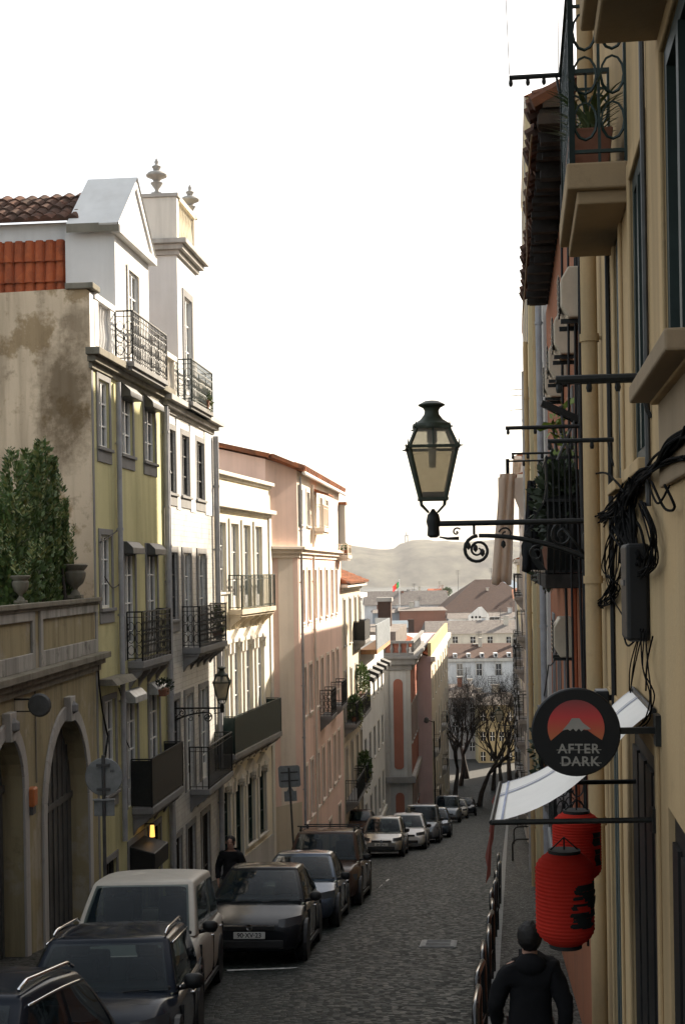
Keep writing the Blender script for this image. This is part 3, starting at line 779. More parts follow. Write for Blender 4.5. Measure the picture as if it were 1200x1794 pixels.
def finial(label, p, k):
    t = thing('finial_urn', label, 'urn', p)
    m = MB(); m.box(-.2*k, .2*k, -.2*k, .2*k, 0, .08*k, STONE); m.build('plinth', t)
    m = MB(); m.lathe([(.14*k, .08*k), (.08*k, .2*k), (.1*k, .26*k), (.22*k, .42*k), (.26*k, .5*k), (.12*k, .56*k), (.2*k, .66*k), (.42*k, .76*k), (.44*k, .82*k), (.34*k, .92*k), (.12*k, 1.0*k), (.16*k, 1.1*k), (.2*k, 1.16*k), (.06*k, 1.26*k), (.09*k, 1.36*k), (0, 1.55*k)], STONE, n=16); m.build('bowl', t, smooth=True, autosmooth=45)
finial('tall stone finial urn on the near corner of the roof tower', th.world(t0+.15, .55, zp+.1), .66)
finial('stone finial urn low on the far street corner of the roof tower', th.world(t1-.2, .1, zp+.02), .62)
th.balcony(t0-.2, t1+.2, 4.6, .42, 1.12, STONE_D, IRONG, 'scroll', th=.12, under=False)
th.balustrade('balustrade', .05, t0-.3, 4.55, 5.75, STONE_W); th.balustrade('balustrade', t1+.3, Te, 4.55, 5.6, STONE_W)
m = th.mb(); m.box(.1, t0-.35, .15, .22, 4.55, 5.7, STONE); m.box(t1+.35, Te-.05, .15, .22, 4.55, 5.5, STONE); m.build('parapet_panel', th.e)
th.balcony(ws(th, 320, 1130), ws(th, 370, 1130), -2.0, .5, 1.1, STONE_D, IRON, 'scroll')
th.balcony(ws(th, 333, 1370), ws(th, 378, 1370), -5.9, .55, 1.15, STONE_D, IRON, 'bars')

# ------------------------------------------------------------------ left side 4: ornate cream building
p1 = P(378, 950, 43.2); p2 = P(474, 950, 50.4); dx = (p2.x-p1.x)/(p2.y-p1.y)
cb = Bld('cream_house', 'cream stucco house with carved window heads and dark green balcony screens', 'house', (p1.x, p1.y), dx, 1, road(52)-1)
Ce = ws(cb, 474, 950)
cc = [(ws(cb, 380, 960), ws(cb, 394, 960)), (ws(cb, 404, 960), ws(cb, 416, 960)), (ws(cb, 425, 960), ws(cb, 437, 960)), (ws(cb, 446, 960), ws(cb, 457, 960))]
for i, (a, c) in enumerate(cc): cc[i] = ((a+c)/2-.48, (a+c)/2+.48)
CS = st(STONE_W, WHITEP, GLASSB, surw=.16, nx=1, nz=2, apron=.2, proud=.05); CD = st(STONE_W, WHITEP, GLASSB, surw=.16, nx=1, nz=2, door=1, proud=.05)
CP = st(STONE_W, WHITEP, GLASSB, surw=.15, nx=1, nz=3, door=1, ped=1, proud=.06)
CG = st(STONE_W, GREENP, GLASS, surw=.15, nx=1, nz=2, ped=1, proud=.06, key=1)
ops = []; W_ = []
for i, (a, c) in enumerate(cc):
    o = op(a, c, -1.15 if i else -.6, 1.55); ops.append(o); W_.append((o, CD if i else CS))
    o = op(a, c, -5.5, -2.35); ops.append(o); W_.append((o, CP))
    o = op(a+.0, c-.0, -8.9 if i != 1 else -11, -6.7, arch=1, rise=.25); ops.append(o); W_.append((o, CG))
cb.facade('wall', ops, 0, Ce, -12, 3.0, CREAMW)
for o, s_ in W_: cb.window(o, s_)
cb.body(0, Ce, -12, 3.0, 9, CREAMW, ROOFG, 'side_wall')
cb.molding('top_cornice', 0, Ce, [(2.92, 3.02, .06), (3.02, 3.14, .16)], STONE_W)
cb.molding('cornice', 0, Ce, [(1.92, 2.02, .05), (2.02, 2.16, .2)], STONE_W)
cb.molding('string_course', 0, Ce, [(-6.1, -5.95, .06)], STONE_W)
m = cb.mb(); m.box(0, .35, -.05, 0, -12, 1.92, STONE_W); m.box(Ce-.35, Ce, -.05, 0, -12, 1.92, STONE_W); m.build('corner_pilaster', cb.e, bevel=.01)
m = cb.mb(); m.box(.35, Ce-.35, -.03, 0, -12, -9.2, PALEG); m.build('plinth', cb.e)
cb.balcony(cc[1][0]-.3, cc[3][1]+.25, -1.17, .45, 1.08, CREAM2, IRONG, 'bars')
cb.balcony(cc[0][0]-.2, cc[3][1]+.45, -5.52, .55, 1.15, STONE_D, IRONG, 'panel')

# ------------------------------------------------------------------ left side 5: tall pink building
q0 = P(522, 970, 51.9)
pk = Bld('pink_building', 'tall pink and beige building with tiled eaves and a bare side wall', 'building', (q0.x, q0.y), .1, 1, road(66)-1)
Pe = ws(pk, 597, 1000)
def pcol(x0, x1, y=1050): 
    a, c = ws(pk, x0, y), ws(pk, x1, y); k = (a+c)/2; return k-.45, k+.45
PW = st(PINKB, WHITEP, GLASS, surw=.12, nx=1, nz=2, apron=.1); PDs = st(PINKB, WHITEP, GLASS, surw=.12, nx=1, nz=3, door=1)
cx = [1.3, 3.1, 5.1, 7.0, 9.2, 11.4, 13.2]
cx = [c for c in cx if c < Pe-.7]
ops = []; W_ = []
for i, c in enumerate(cx):
    for z0, z1, s_ in ((-1.9, .05, PW), (-5.9 if i in (3, 5) else -5.4, -3.6, PW), (-9.4, -7.3, PW)):
        o = op(c-.42, c+.42, z0, z1); ops.append(o); W_.append((o, PDs if z0 == -5.9 else s_))
for c in cx[::2]:
    o = op(c-.5, c+.5, -13.5, -10.7); ops.append(o); W_.append((o, st(PINKB, WOODD, GLASS, surw=.12, door=1, nz=1)))
pk.facade('wall', ops, 0, Pe, -14, .65, PINK)
top = [op(.5+i*2.2, 1.4+i*2.2, 1.75, 3.05) for i in range(5)]
pk.facade('upper_wall', top, 0, Pe, .65, 3.75, PINKB)
for o, s_ in W_: pk.window(o, s_)
for o in top: pk.window(o, st(STONE_W, WHITEP, GLASSB, surw=.14, nx=1, nz=1))
CH = (-1.45, .93)       # splayed corner: from the street corner back to the end of the cream house
def chq(m, f0, f1, z0, z1, mat, off=0.0):
    n = Vector((CH[1], CH[0])).normalized()*off
    p = [(CH[0]*(1-f)-abs(n.x)*.0+n.y*0 - off*.54, CH[1]*(1-f) - off*.84) for f in (f0, f1)]
    m.quad((p[0][0], p[0][1], z0), (p[1][0], p[1][1], z0), (p[1][0], p[1][1], z1), (p[0][0], p[0][1], z1), mat)
m = pk.mb()
m.poly([(CH[0], CH[1], -14), (CH[0], 9, -14), (CH[0], 9, 5.95), (CH[0], CH[1], 4.02)], PINK)
chq(m, 0, 1, -14, 3.75, PINK); m.add([(CH[0], CH[1], 3.75), (0, 0, 3.75), (CH[0], CH[1], 4.02)], [(0, 1, 2)], PINK)
m.quad((Pe, 0, -14), (Pe, 9, -14), (Pe, 9, 5.7), (Pe, 0, 3.75), PINK)
m.quad((0, 9, -14), (Pe, 9, -14), (Pe, 9, 5.9), (0, 9, 5.9), PINK)
m.build('side_wall', pk.e, recalc=False)
m = pk.mb(); chq(m, .34, .82, -8.4, .5, PINKB, .012); chq(m, .0, 1, -14, -8.4, CREAM2, .012); m.build('pilaster', pk.e, recalc=False)
m = pk.mb()
for z0, z1, p in ((.5, .65, .06), (.65, .8, .16), (.8, .92, .28)):
    m.box(-p*.3, Pe, -p, .1, z0, z1, PINKB); m.beam((CH[0]-.1, CH[1], (z0+z1)/2), (.0, 0.02, (z0+z1)/2), p*2, z1-z0-.004, PINKB)
m.build('string_course', pk.e, bevel=.012)
m = pk.mb(); tile_slope(m, (-.1, -.22, 3.72), (Pe+.1, -.22, 3.72), (-.1, 4.5, 5.15), ROOF, pitch=.34, amp=.11)
m.poly([(-.1, -.22, 3.74), (-.1, 4.5, 5.17), (CH[0]-.2, 4.5, 5.17), (CH[0]-.2, .75, 4.1)], ROOF)
m.quad((-.1, -.2, 3.7), (Pe, -.2, 3.7), (Pe, .02, 3.78), (-.1, .02, 3.78), PINKB); m.quad((CH[0], 4.5, 5.1), (Pe, 4.5, 5.1), (Pe, 9, 6.2), (CH[0], 9, 6.2), ROOF)
m.build('roof', pk.e, recalc=False)
m = pk.mb(); m.beam((CH[0]-.1, .75, 4.12), (CH[0]-.1, 9, 6.08), .34, .16, ROOF); m.beam((CH[0]-.1, .75, 4.12), (-.05, -.2, 3.74), .3, .14, ROOF); m.build('verge', pk.e)
m = pk.mb()
for i in range(int((Pe+.2)/.42)):
    s_ = -.1+i*.42; m.tube([(s_, -.30, 3.74), (s_, .1, 3.88)], .13, ROOF, 7); m.tube([(s_+.21, -.26, 3.68), (s_+.21, .1, 3.80)], .09, ROOFD, 6)  # darker tubes stand in for the shaded gaps between tile ends
m.build('eave_tiles', pk.e)
m = pk.mb(); m.tube([(0, -.26, 3.60), (Pe, -.26, 3.60)], .07, WHITEP, 8); m.build('gutter', pk.e)
pk.pipe(.35, -13, 3.5, GALV, .05); pk.pipe(4.1, -13, 3.4, PINKB, .05)
pk.balcony(4.3, 6.0, 1.72, .5, .9, PINKB, PINKB, 'bars', under=False)
m = pk.mb(); m.prism([(0, 3.3), (-.7, 3.05), (-.7, 3.0), (0, 3.2)], 4.2, 6.1, ROOF, 'x'); m.build('awning', pk.e)
pk.balcony(6.1, 8.0, -5.92, .5, 1.05, STONE_D, IRON, 'scroll'); pk.balcony(10.4, 12.4, -5.92, .5, 1.05, STONE_D, IRON, 'bars')
pk.balcony(Pe-1.9, Pe-.2, .72, .55, .5, PINKB, PINKB, 'bars', under=False)
m = pk.mb(); m.box(Pe-.6, Pe-.15, -.3, -.02, 1.2, 3.1, PALEG); m.box(Pe-.7, Pe-.1, -.36, 0, 3.1, 3.22, ROOF); m.build('roof_lantern', pk.e)

# ------------------------------------------------------------------ left side 6: sand-coloured house, hipped roof, plants on balconies
q = pk.world(Pe, .0, 0)
sh = Bld('sand_house', 'sand coloured house with a hipped tile roof and planted iron balconies', 'house', (q.x, q.y), .1, 1, road(78)-1)
He = ws(sh, 633, 1200)
SS = st(STONE, WHITEP, GLASS, surw=.12, nx=1, nz=2); SD = st(STONE, WHITEP, GLASS, surw=.12, nx=1, nz=2, door=1)
ops = []; W_ = []
for c in (1.3, 4.2, 7.1, 9.5):
    if c > He-.6: continue
    for z0, z1, s_ in ((-3.6, -1.4, SS), (-7.3, -4.9, SD), (-11, -8.6, SD), (-15, -12.2, SD)):
        o = op(c-.45, c+.45, z0, z1); ops.append(o); W_.append((o, s_))
sh.facade('wall', ops, 0, He, -17, -.65, CREAM2)
for o, s_ in W_: sh.window(o, s_)
sh.body(0, He, -17, -.65, 8, CREAM2)
sh.molding('cornice', 0, He, [(-.95, -.8, .1), (-.8, -.65, .35)], STONE_W)
m = sh.mb(); H0, H1 = (-.3, -.45, -.62), (He+.3, -.45, -.62)
tile_slope(m, (He*.0-.3, -.45, -.6), (He+.3, -.45, -.6), (-.3, 4, 1.3), ROOF, pitch=.3, amp=.07)
m.add([(He+.3, -.45, -.6), (He+.3, 8, -.6), (He-1.5, 4, 1.3)], [(0, 1, 2)], ROOF); m.add([(-.3, -.45, -.6), (-.3, 8, -.6), (-.3, 4, 1.3)], [(0, 1, 2)], ROOF); m.build('roof', sh.e, recalc=False)
m = sh.mb(); m.box(.9, 1.5, 1.0, 1.8, -.5, 1.3, MOSSY); m.build('chimney', sh.e); m = sh.mb(); m.box(2.3, 2.9, 1.0, 1.8, -.5, 1.2, MOSSY); m.build('chimney', sh.e)
sh.balcony(.5, 5.0, -7.32, .6, 1.0, STONE_D, IRON, 'bars'); sh.balcony(5.6, 9.0, -7.32, .6, 1.0, STONE_D, IRON, 'bars')
sh.balcony(.6, 4.9, -11.02, .6, 1.0, STONE_D, IRON, 'bars'); sh.balcony(5.7, 9.2, -11.02, .6, 1.0, STONE_D, IRON, 'bars')
sh.balcony(6, 9.4, -3.62, .6, 1.0, STONE_D, IRON, 'panel')
# ------------------------------------------------------------------ left side 7: white building with a glazed roof gallery
q = sh.world(He, 0, 0)
wb = Bld('white_building', 'white building with rows of small dark windows and a rooftop gallery', 'building', (q.x, q.y), .1, 1, road(96)-1)
We = ws(wb, 674, 1300)
ops = []; W_ = []
nW = 5
for i in range(nW):
    c = 2+(We-4)*i/(nW-1)
    for z0, z1 in ((-7.6, -5.9), (-11.2, -9.4), (-15, -13.0), (-19, -16.6)):
        o = op(c-.6, c+.6, z0, z1); ops.append(o); W_.append(o)
wb.facade('wall', ops, 0, We, -21, -4.3, WHT)
for o in W_: wb.window(o, st(STONE_W, DGREY, GLASS, surw=.1, nx=1, nz=1, proud=.02))
wb.body(0, We, -21, -4.3, 9, WHT)
for o in W_[0::4]:
    m = wb.mb(); m.prism([(0, o['z1']+.2), (-.6, o['z1']-.05), (-.6, o['z1']-.3), (0, o['z1']-.1)], o['s0']-.1, o['s1']+.1, BLACK, 'x'); m.build('awning', wb.e)
m = wb.mb(); m.box(-.2, We*.62, -.9, 0, -4.55, -4.3, plain('timber_slab', (.42, .22, .10), .7)); m.build('terrace_slab', wb.e)
RAILW = plain('white_screen', (.50, .53, .55), .5, var=.15)
m = wb.mb(); g_ = We*.62
m.box(-.2, g_, -.9, -.84, -4.3, -2.95, RAILW); m.box(g_-.06, g_, -.84, 0, -4.3, -2.95, RAILW)
for i in range(14): m.box(g_*i/14, g_*i/14+.05, -.93, -.9, -4.3, -2.92, RAILW)
m.build('terrace_rail', wb.e)
m = wb.mb(); m.box(.2, g_-1.2, .7, 5, -4.3, -1.6, PALEG); m.box(0, g_-.9, .4, 5.3, -1.6, -1.35, WHT); m.build('gallery', wb.e, bevel=.02)
for i in range(5):
    a = .8+(g_-2.6)*i/5; wo = op(a, a+(g_-2.6)/5-.35, -4.1, -1.75)
    m = wb.mb(); m.box(wo['s0'], wo['s1'], .66, .7, wo['z0'], wo['z1'], WHITEP); gw = m.build('window', wb.e)
    m = wb.mb(); m.box(wo['s0']+.12, wo['s1']-.12, .64, .66, wo['z0']+.1, wo['z1']-.1, GLASSB); m.build('pane', gw)
wb.molding('string_course', 0, We, [(-15.8, -15.5, .12)], STONE_W)

# ------------------------------------------------------------------ left side 8: red and grey classical building, its end wall faces up the street
q = P(718, 1200, 97.5)
rb = Bld('red_building', 'brick red and grey classical building with arched panels and a roof balustrade', 'building', (q.x, q.y), .1, 1, road(110)-1)
Re = ws(rb, 738, 1250); zt = rb.at(718, 1150)[1]
D = 9
GREYST = plaster('grey_blocks', (.46, .46, .45), streak=.35, patch=.2)
ops = []; W_ = []
for c in (1.6, 3.8, 6.0, 8.2, 10.4):
    if c > Re-.8: continue
    for z0, z1 in ((zt-6.0, zt-3.4), (zt-11, zt-8.6), (zt-15, zt-12.6)):
        o = op(c-.5, c+.5, z0, z1); ops.append(o); W_.append(o)
rb.facade('wall', ops, 0, Re, -24, zt, REDP)
for o in W_: rb.window(o, st(STONE, WHITEP, GLASS, surw=.14, nx=1, nz=1))
m = rb.mb(); m.quad((0, 0, -24), (0, D, -24), (0, D, zt), (0, 0, zt), GREYST); m.quad((Re, 0, -24), (Re, D, -24), (Re, D, zt), (Re, 0, zt), REDP); m.quad((0, D, -24), (Re, D, -24), (Re, D, zt), (0, D, zt), REDP)
m.quad((0, 0, zt), (Re, 0, zt), (Re, D, zt), (0, D, zt), ROOFG); m.build('end_wall', rb.e, recalc=False)
def redpanel(y0, y1, z0, z1):
    R_ = (y1-y0)/2; m = rb.mb()
    pts = [(y0, z0+R_*.6)] + [((y0+y1)/2-R_*math.cos(PI*i/8), z0+R_*.6-R_*.6*math.sin(PI*i/8)) for i in range(1, 8)] + [(y1, z0+R_*.6)]
    pts += [(y1, z1-R_)] + [((y0+y1)/2+R_*math.cos(PI*i/8), z1-R_+R_*math.sin(PI*i/8)) for i in range(1, 8)] + [(y0, z1-R_)]
    m.prism(pts, -.04, 0, REDP, 'x'); return m.build('red_panel', rb.e)
redpanel(.5, 1.15, zt-7.7, zt-1.5); redpanel(.5, 1.1, zt-11.6, zt-9.3)
for a, c in ((1.95, 2.7),):
    m = rb.mb(); m.box(-.04, 0, a, c, -22, zt-1.0, REDP); m.build('red_band', rb.e)
m = rb.mb(); m.box(-.1, 0, -.05, .28, -22, zt-.6, STONE); m.box(-.1, 0, 1.45, 1.8, -22, zt-.6, STONE); m.build('pilaster', rb.e, bevel=.01)
m = rb.mb(); m.box(-.35, .1, -.3, D, zt-8.6, zt-8.2, STONE_D); m.box(-.25, Re, -.25, .1, zt-8.6, zt-8.2, STONE); m.build('string_course', rb.e)
m = rb.mb()
for z0, z1, p in ((zt-.9, zt-.5, .15), (zt-.5, zt-.1, .4), (zt-.1, zt+.1, .6)): m.box(-p, Re+p, -p, D, z0, z1, STONE_D)
m.build('cornice', rb.e, bevel=.02)
m = rb.mb(); m.box(-.3, Re, -.3, -.1, zt+.1, zt+.3, STONE_D); m.box(-.3, -.1, -.1, D, zt+.1, zt+.3, STONE_D)
m.box(-.32, Re, -.32, -.08, zt+.95, zt+1.12, STONE_D); m.box(-.32, -.08, -.08, D, zt+.95, zt+1.12, STONE_D)
for i in range(16):
    m.lathe([(.09, 0), (.14, .25), (.07, .5), (.1, .65)], STONE_D, (-.2, .1+i*.55, zt+.3), 6); m.lathe([(.09, 0), (.14, .25), (.07, .5), (.1, .65)], STONE_D, (.4+i*.7 if .4+i*.7 < Re else .4, -.2, zt+.3), 6)
m.box(-.12, -.06, .1, D, zt+.3, zt+.95, REDP); m.build('roof_balustrade', rb.e)
m = rb.mb(); m.box(1.2, Re-1, 1.0, 5, zt, zt+1.7, ROOFG); m.build('roof_block', rb.e)
# ------------------------------------------------------------------ left side 9: lilac building with an orange roof
q = P(757, 1300, 108)
lb = Bld('lilac_building', 'pale lilac building with an orange tiled roof and a yellow roof parapet', 'building', (q.x, q.y), .105, 1, road(130)-1)
Le_ = 40.0; zt = -6.6
ops = []; W_ = []
for i in range(7):
    c = 2+(Le_-4)*i/6
    for k in range(4):
        o = op(c-.6, c+.6, zt-3.4-3.9*k, zt-1.2-3.9*k); ops.append(o); W_.append(o)
lb.facade('wall', ops, 0, Le_, -27, zt, CREAM2)
for o in W_: lb.window(o, st(STONE_W, WHITEP, GLASS, surw=.14, nx=1, nz=1))
lb.body(0, Le_, -27, zt, 10, LILAC)
lb.molding('cornice', 0, Le_, [(zt-.4, zt, .35)], STONE_W)
m = lb.mb(); m.box(.2, Le_, 0, .25, zt, zt+1.0, plaster('yellow_parapet', (.46, .38, .20))); m.build('parapet', lb.e)
m = lb.mb(); tile_slope(m, (-.3, .3, zt+.1), (9, .3, zt+.1), (-.3, 3.6, zt+1.7), ROOFN, pitch=.5, amp=.14, row=.8)
m.add([(-.3, .3, zt), (-.3, 7, zt), (-.3, 3.6, zt+1.7)], [(0, 1, 2)], LILAC); m.quad((-.3, 7, zt), (9, 7, zt), (9, 3.6, zt+1.7), (-.3, 3.6, zt+1.7), ROOF); m.build('roof', lb.e, recalc=False)
m = lb.mb(); m.box(.2, 1.2, 3, 4, zt, zt+4.2, ROOFB); m.box(.1, 1.3, 2.9, 4.1, zt+4.2, zt+4.5, STONE); m.build('chimney', lb.e)
for k in (1, 2):
    for i in (0, 3): lb.balcony(1+i*(Le_-4)/6, 4+i*(Le_-4)/6, zt-3.5-3.9*k, .5, 1, STONE, IRON, 'bars')
# ------------------------------------------------------------------ right side 1: near sand-coloured house
r0 = (.67+.1245*3, 3)
nh = Bld('sandy_house', 'shaded sand coloured house on the right with iron balconies and a drainpipe', 'house', r0, .1245, -1, road(3)-1.5)
Ne = ws(nh, 1043, 900)
wA = (ws(nh, 1165, 400)-1.15, ws(nh, 1165, 400)); wB = (ws(nh, 1131, 500), ws(nh, 1108, 500)); wC = (ws(nh, 1090, 650), ws(nh, 1080, 650))
SHUT = plain('green_shutter', (.02, .032, .028), .55, var=.35, vs=5)
NS = st(SAND, SHUT, SHUT, surw=.12, nx=1, nz=0, proud=.02, bar=.09, rev=.055)
zA, zB = (.80, 2.28), (.55, 2.2)
dr = (ws(nh, 1155, 1500), ws(nh, 1106, 1500)); ds = (ws(nh, 1090, 1500), ws(nh, 1074, 1500))
sw_ = (max(.1, ws(nh, 1168, 1550)-1.5), ws(nh, 1172, 1550))
oA, oB, oC = op(*wA, *zA), op(*wB, *zB), op(*wC, *zB)
oD, oE, oF = op(*dr, -8, -.95, rev=.03), op(*ds, -8, -1.0, rev=.03), op(*sw_, -8, -1.12, rev=.03)
nh.facade('wall', [oA, oB, oC, oD, oE, oF], 0, Ne, -9, 9, SAND)
for o in (oA, oB, oC): nh.window(o, NS)
DOORB = plain('black_door', (.012, .012, .012), .5, var=.3); DOORG = plain('grey_green_door', (.06, .075, .07), .6, var=.3)
for o, dm in ((oD, DOORB), (oE, DOORG), (oF, DOORB)):
    m = nh.mb(); m.quad((o['s0'], .03, o['z0']), (o['s1'], .03, o['z0']), (o['s1'], .03, o['z1']), (o['s0'], .03, o['z1']), dm)
    n = 4
    for i in range(n):
        a = o['s0']+(o['s1']-o['s0'])*i/n
        m.box(a+.06, a+(o['s1']-o['s0'])/n-.06, .01, .028, -6.4, o['z1']-.15, dm)
    dobj = m.build('door', nh.e, recalc=False)
    m = nh.mb(); m.box(o['s0']+.1, o['s0']+.14, -.04, .01, -3.6, -3.2, IRON); m.build('handle', dobj)
m = nh.mb()
for a, c, z in ((oD['s0'], oD['s1'], -.95), (oE['s0'], oE['s1'], -1.0)):
    m.box(a-.09, a, -.02, 0, -9, z+.09, SAND); m.box(c, c+.09, -.02, 0, -9, z+.09, SAND); m.box(a, c, -.02, 0, z, z+.09, SAND)
m.build('door_surround', nh.e, bevel=.006)
m = nh.mb(); m.quad((0, 0, -9), (0, 8, -9), (0, 8, 9), (0, 0, 9), SAND); m.quad((Ne, 0, -9), (Ne, 8, -9), (Ne, 8, 9), (Ne, 0, 9), SAND); m.quad((0, 8, -9), (Ne, 8, -9), (Ne, 8, 9), (0, 8, 9), SAND); m.quad((0, 0, 9), (Ne, 0, 9), (Ne, 8, 9), (0, 8, 9), ROOFG)
m.build('side_wall', nh.e, recalc=False)
# stone apron below the near window
SILLM = plaster('brown_sill_stone', (.27, .205, .135), streak=.4, patch=.4)
m = nh.mb(); m.box(wA[0]-.3, wA[1]+.10, -.035, -.001, .35, .74, SILLM); m.box(wA[0]-.3, wA[1]+.14, -.16, -.001, .74, .82, SILLM); m.build('sill', nh.e, bevel=.01)
nh.pipe(ws(nh, 1058, 900), -7, 8.5, SAND, .065)
m = nh.mb(); x = ws(nh, 1078, 1100); m.tube([(x, -.02, -1.05), (x, -.02, 3)], .018, BLACK, 6); m.build('thin_conduit', nh.e)
m = nh.mb(); x = ws(nh, 1133, 300); m.tube([(x, -.02, .3), (x, -.02, 2.75)], .014, DGREY, 6); m.build('thin_conduit', nh.e)
sa, za = nh.at(1100, 328); 
SLABM = plaster('balcony_concrete', (.34, .25, .15), streak=.4, patch=.4)
nh.balcony(sa, sa+1.55, za+.16, .355, 1.05, SLABM, IRONG, 'scroll', th=.155, under=False)
sb, zb = nh.at(1155, 75)
nh.balcony(sb-2.0, sb, zb+.22, .355, 1.0, SLABM, IRONG, 'scroll', th=.15, under=False)
# drying bars with their lines (perpendicular to the wall)
def bar(label, px0, px1, py, r=.022, sub=True, d=None, wallb=nh, name='drying_bar'):
    s, z = wallb.at(px1, py)
    dd = wallb.d(s) if d is None else d
    a = P(px1, py, dd); b_ = P(px0, py, dd); n = Vector((a.y*0+1, -wallb.u.x/wallb.u.y, 0))
    L = (a-b_).length; e = a - n.normalized()*L
    t = thing(name, label, 'clothes bar', a, 0)
    m = MB(); m.tube([(0, 0, 0), e-a], r, IRON, 8); m.build('rod', t)
    m = MB(); q = (e-a)
    m.tube([q*.12, q*.05+Vector((0, 0, -.16)), Vector((0, 0, -.2))], r*.5, IRON, 5)
    for f in (.35, .65, .97):
        m.lathe([(.011, -.05), (.016, -.03), (.011, 0)], IRON, q*f-Vector((0, 0, r*.6)), 6)
    m.build('hook', t)
    return a, e
bar('thick dark iron bar sticking out of the sandy wall beneath the air conditioners', 975, 1140, 661, .024)
bar('dark iron bar just left of the drainpipe and below the green leaves', 960, 1078, 770, .016)
b3 = bar('thin drying bar with line wires at the top of the picture beside the balcony', 892, 985, 131, .018, d=9.9)
for k, (px, q) in enumerate(((884, 0), (976, 0))):
    a = P(892 if k == 0 else 978, 131, 9.9); cable('line_wire', 'thin washing line wire rising from the top drying bar, %s end' % ('free outer' if k == 0 else 'balcony'), [a, P(px, -40, 9.9)], .003)
# flower box on the near balcony
LEAFG = leafm('pot_leaves', (.05, .09, .03), (.12, .15, .05))
def leafclump(m, c, r, n, mat, ls=.09, up=.4, rnd=R):
    for _ in range(n):
        d = Vector((rnd.gauss(0, 1), rnd.gauss(0, 1), rnd.gauss(0, 1)+up)).normalized()
        p = Vector(c)+Vector((d.x*r[0], d.y*r[1], d.z*r[2]))*(rnd.random()**.45)
        x = d.orthogonal().normalized(); x = (x*math.cos(a_ := rnd.random()*6.28)+d.cross(x)*math.sin(a_)); y = (d+Vector((0, 0, rnd.uniform(-.4, .6)))).normalized()
        l = ls*rnd.uniform(.6, 1.3)
        m.add([p, p+x*l*.28+y*l*.5, p+y*l, p-x*l*.28+y*l*.5], [(0, 1, 2, 3)], mat)
def blades(m, c, n, L, mat, spread=.6, w=.03, rnd=R):
    for _ in range(n):
        a = rnd.random()*6.28; d = Vector((math.cos(a), math.sin(a), 0)); l = L*rnd.uniform(.6, 1.1); sd = Vector((-d.y, d.x, 0))
        prev = Vector(c); pts = []
        for i in range(5):
            t = i/4; q = Vector(c)+d*l*spread*t*t+Vector((0, 0, l*(t-.45*t*t*spread)))
            ww = w*(1-t)**.6; pts.append((q-sd*ww, q+sd*ww))
        m.grid(pts, mat)
POTM = plain('terracotta_pot', (.20, .085, .05), .8, var=.3)
p = nh.world(sa+.55, -.2, za+.17)
t = thing('flower_box', 'terracotta planter of arching leaves on the high right balcony', 'plant', p, math.atan2(1, .1245))
m = MB(); m.prism([(-.1, 0), (.1, 0), (.13, .24), (-.13, .24)], -.4, .4, POTM, 'x'); m.build('pot', t, bevel=.01)
m = MB(); [blades(m, (x, 0, .22), 26, .42, LEAFG, .8, .016) for x in (-.3, -.1, .12, .3)]; m.build('leaves', t, recalc=False)

# ------------------------------------------------------------------ right side 2: terracotta house with deep tiled eaves
q = nh.world(Ne, 0, 0)
oh = Bld('terracotta_house', 'shaded terracotta house with deep dark tiled eaves and crowded balconies', 'house', (q.x, q.y), .117, -1, road(26)-1.5)
OL = 14.2
def wo_(s): return s - 0
ops = []; W_ = []
RS = st(STONE_D, WHITEP, GLASS, surw=.12, nx=1, nz=2, door=1, proud=.025)
for s in (1.7, 4.3, 7.0, 9.7, 12.2):
    for z0, z1 in ((-.05, 1.95), (-3.1, -.9)):
        o = op(s-.42, s+.42, z0, z1); ops.append(o); W_.append(o)
oh.facade('wall', ops, 0, OL, -9, 4.75, TERR)
for o in W_: oh.window(o, RS)
oh.body(0, OL, -9, 4.75, 8, TERR)
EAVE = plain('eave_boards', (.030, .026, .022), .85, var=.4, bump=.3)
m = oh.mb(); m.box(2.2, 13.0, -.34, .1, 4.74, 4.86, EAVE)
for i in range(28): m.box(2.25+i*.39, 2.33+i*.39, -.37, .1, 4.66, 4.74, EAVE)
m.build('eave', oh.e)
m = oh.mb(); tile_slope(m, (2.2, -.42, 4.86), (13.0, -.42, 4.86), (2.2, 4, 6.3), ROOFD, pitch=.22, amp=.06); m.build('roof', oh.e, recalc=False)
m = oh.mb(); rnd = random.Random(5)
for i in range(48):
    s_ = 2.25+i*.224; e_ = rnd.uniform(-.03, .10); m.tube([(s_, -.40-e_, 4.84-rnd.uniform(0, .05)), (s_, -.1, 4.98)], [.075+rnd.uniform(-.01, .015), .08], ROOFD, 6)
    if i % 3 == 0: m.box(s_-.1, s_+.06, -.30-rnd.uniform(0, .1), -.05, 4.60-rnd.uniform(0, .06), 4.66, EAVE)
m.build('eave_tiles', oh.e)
cable('eave_cable', 'loose tan cable trailing along the edge of the dark eaves', [oh.world(3, -.44, 4.7), oh.world(5, -.48, 4.55), oh.world(8.5, -.42, 4.62), oh.world(12.9, -.45, 4.5)], .012, .05, mat=plain('tan_cable', (.25, .17, .09)))
ACM = plain('ac_case', (.46, .39, .29), .5, var=.12); ACD = plain('ac_grille', (.03, .03, .03), .6)
ac0 = None
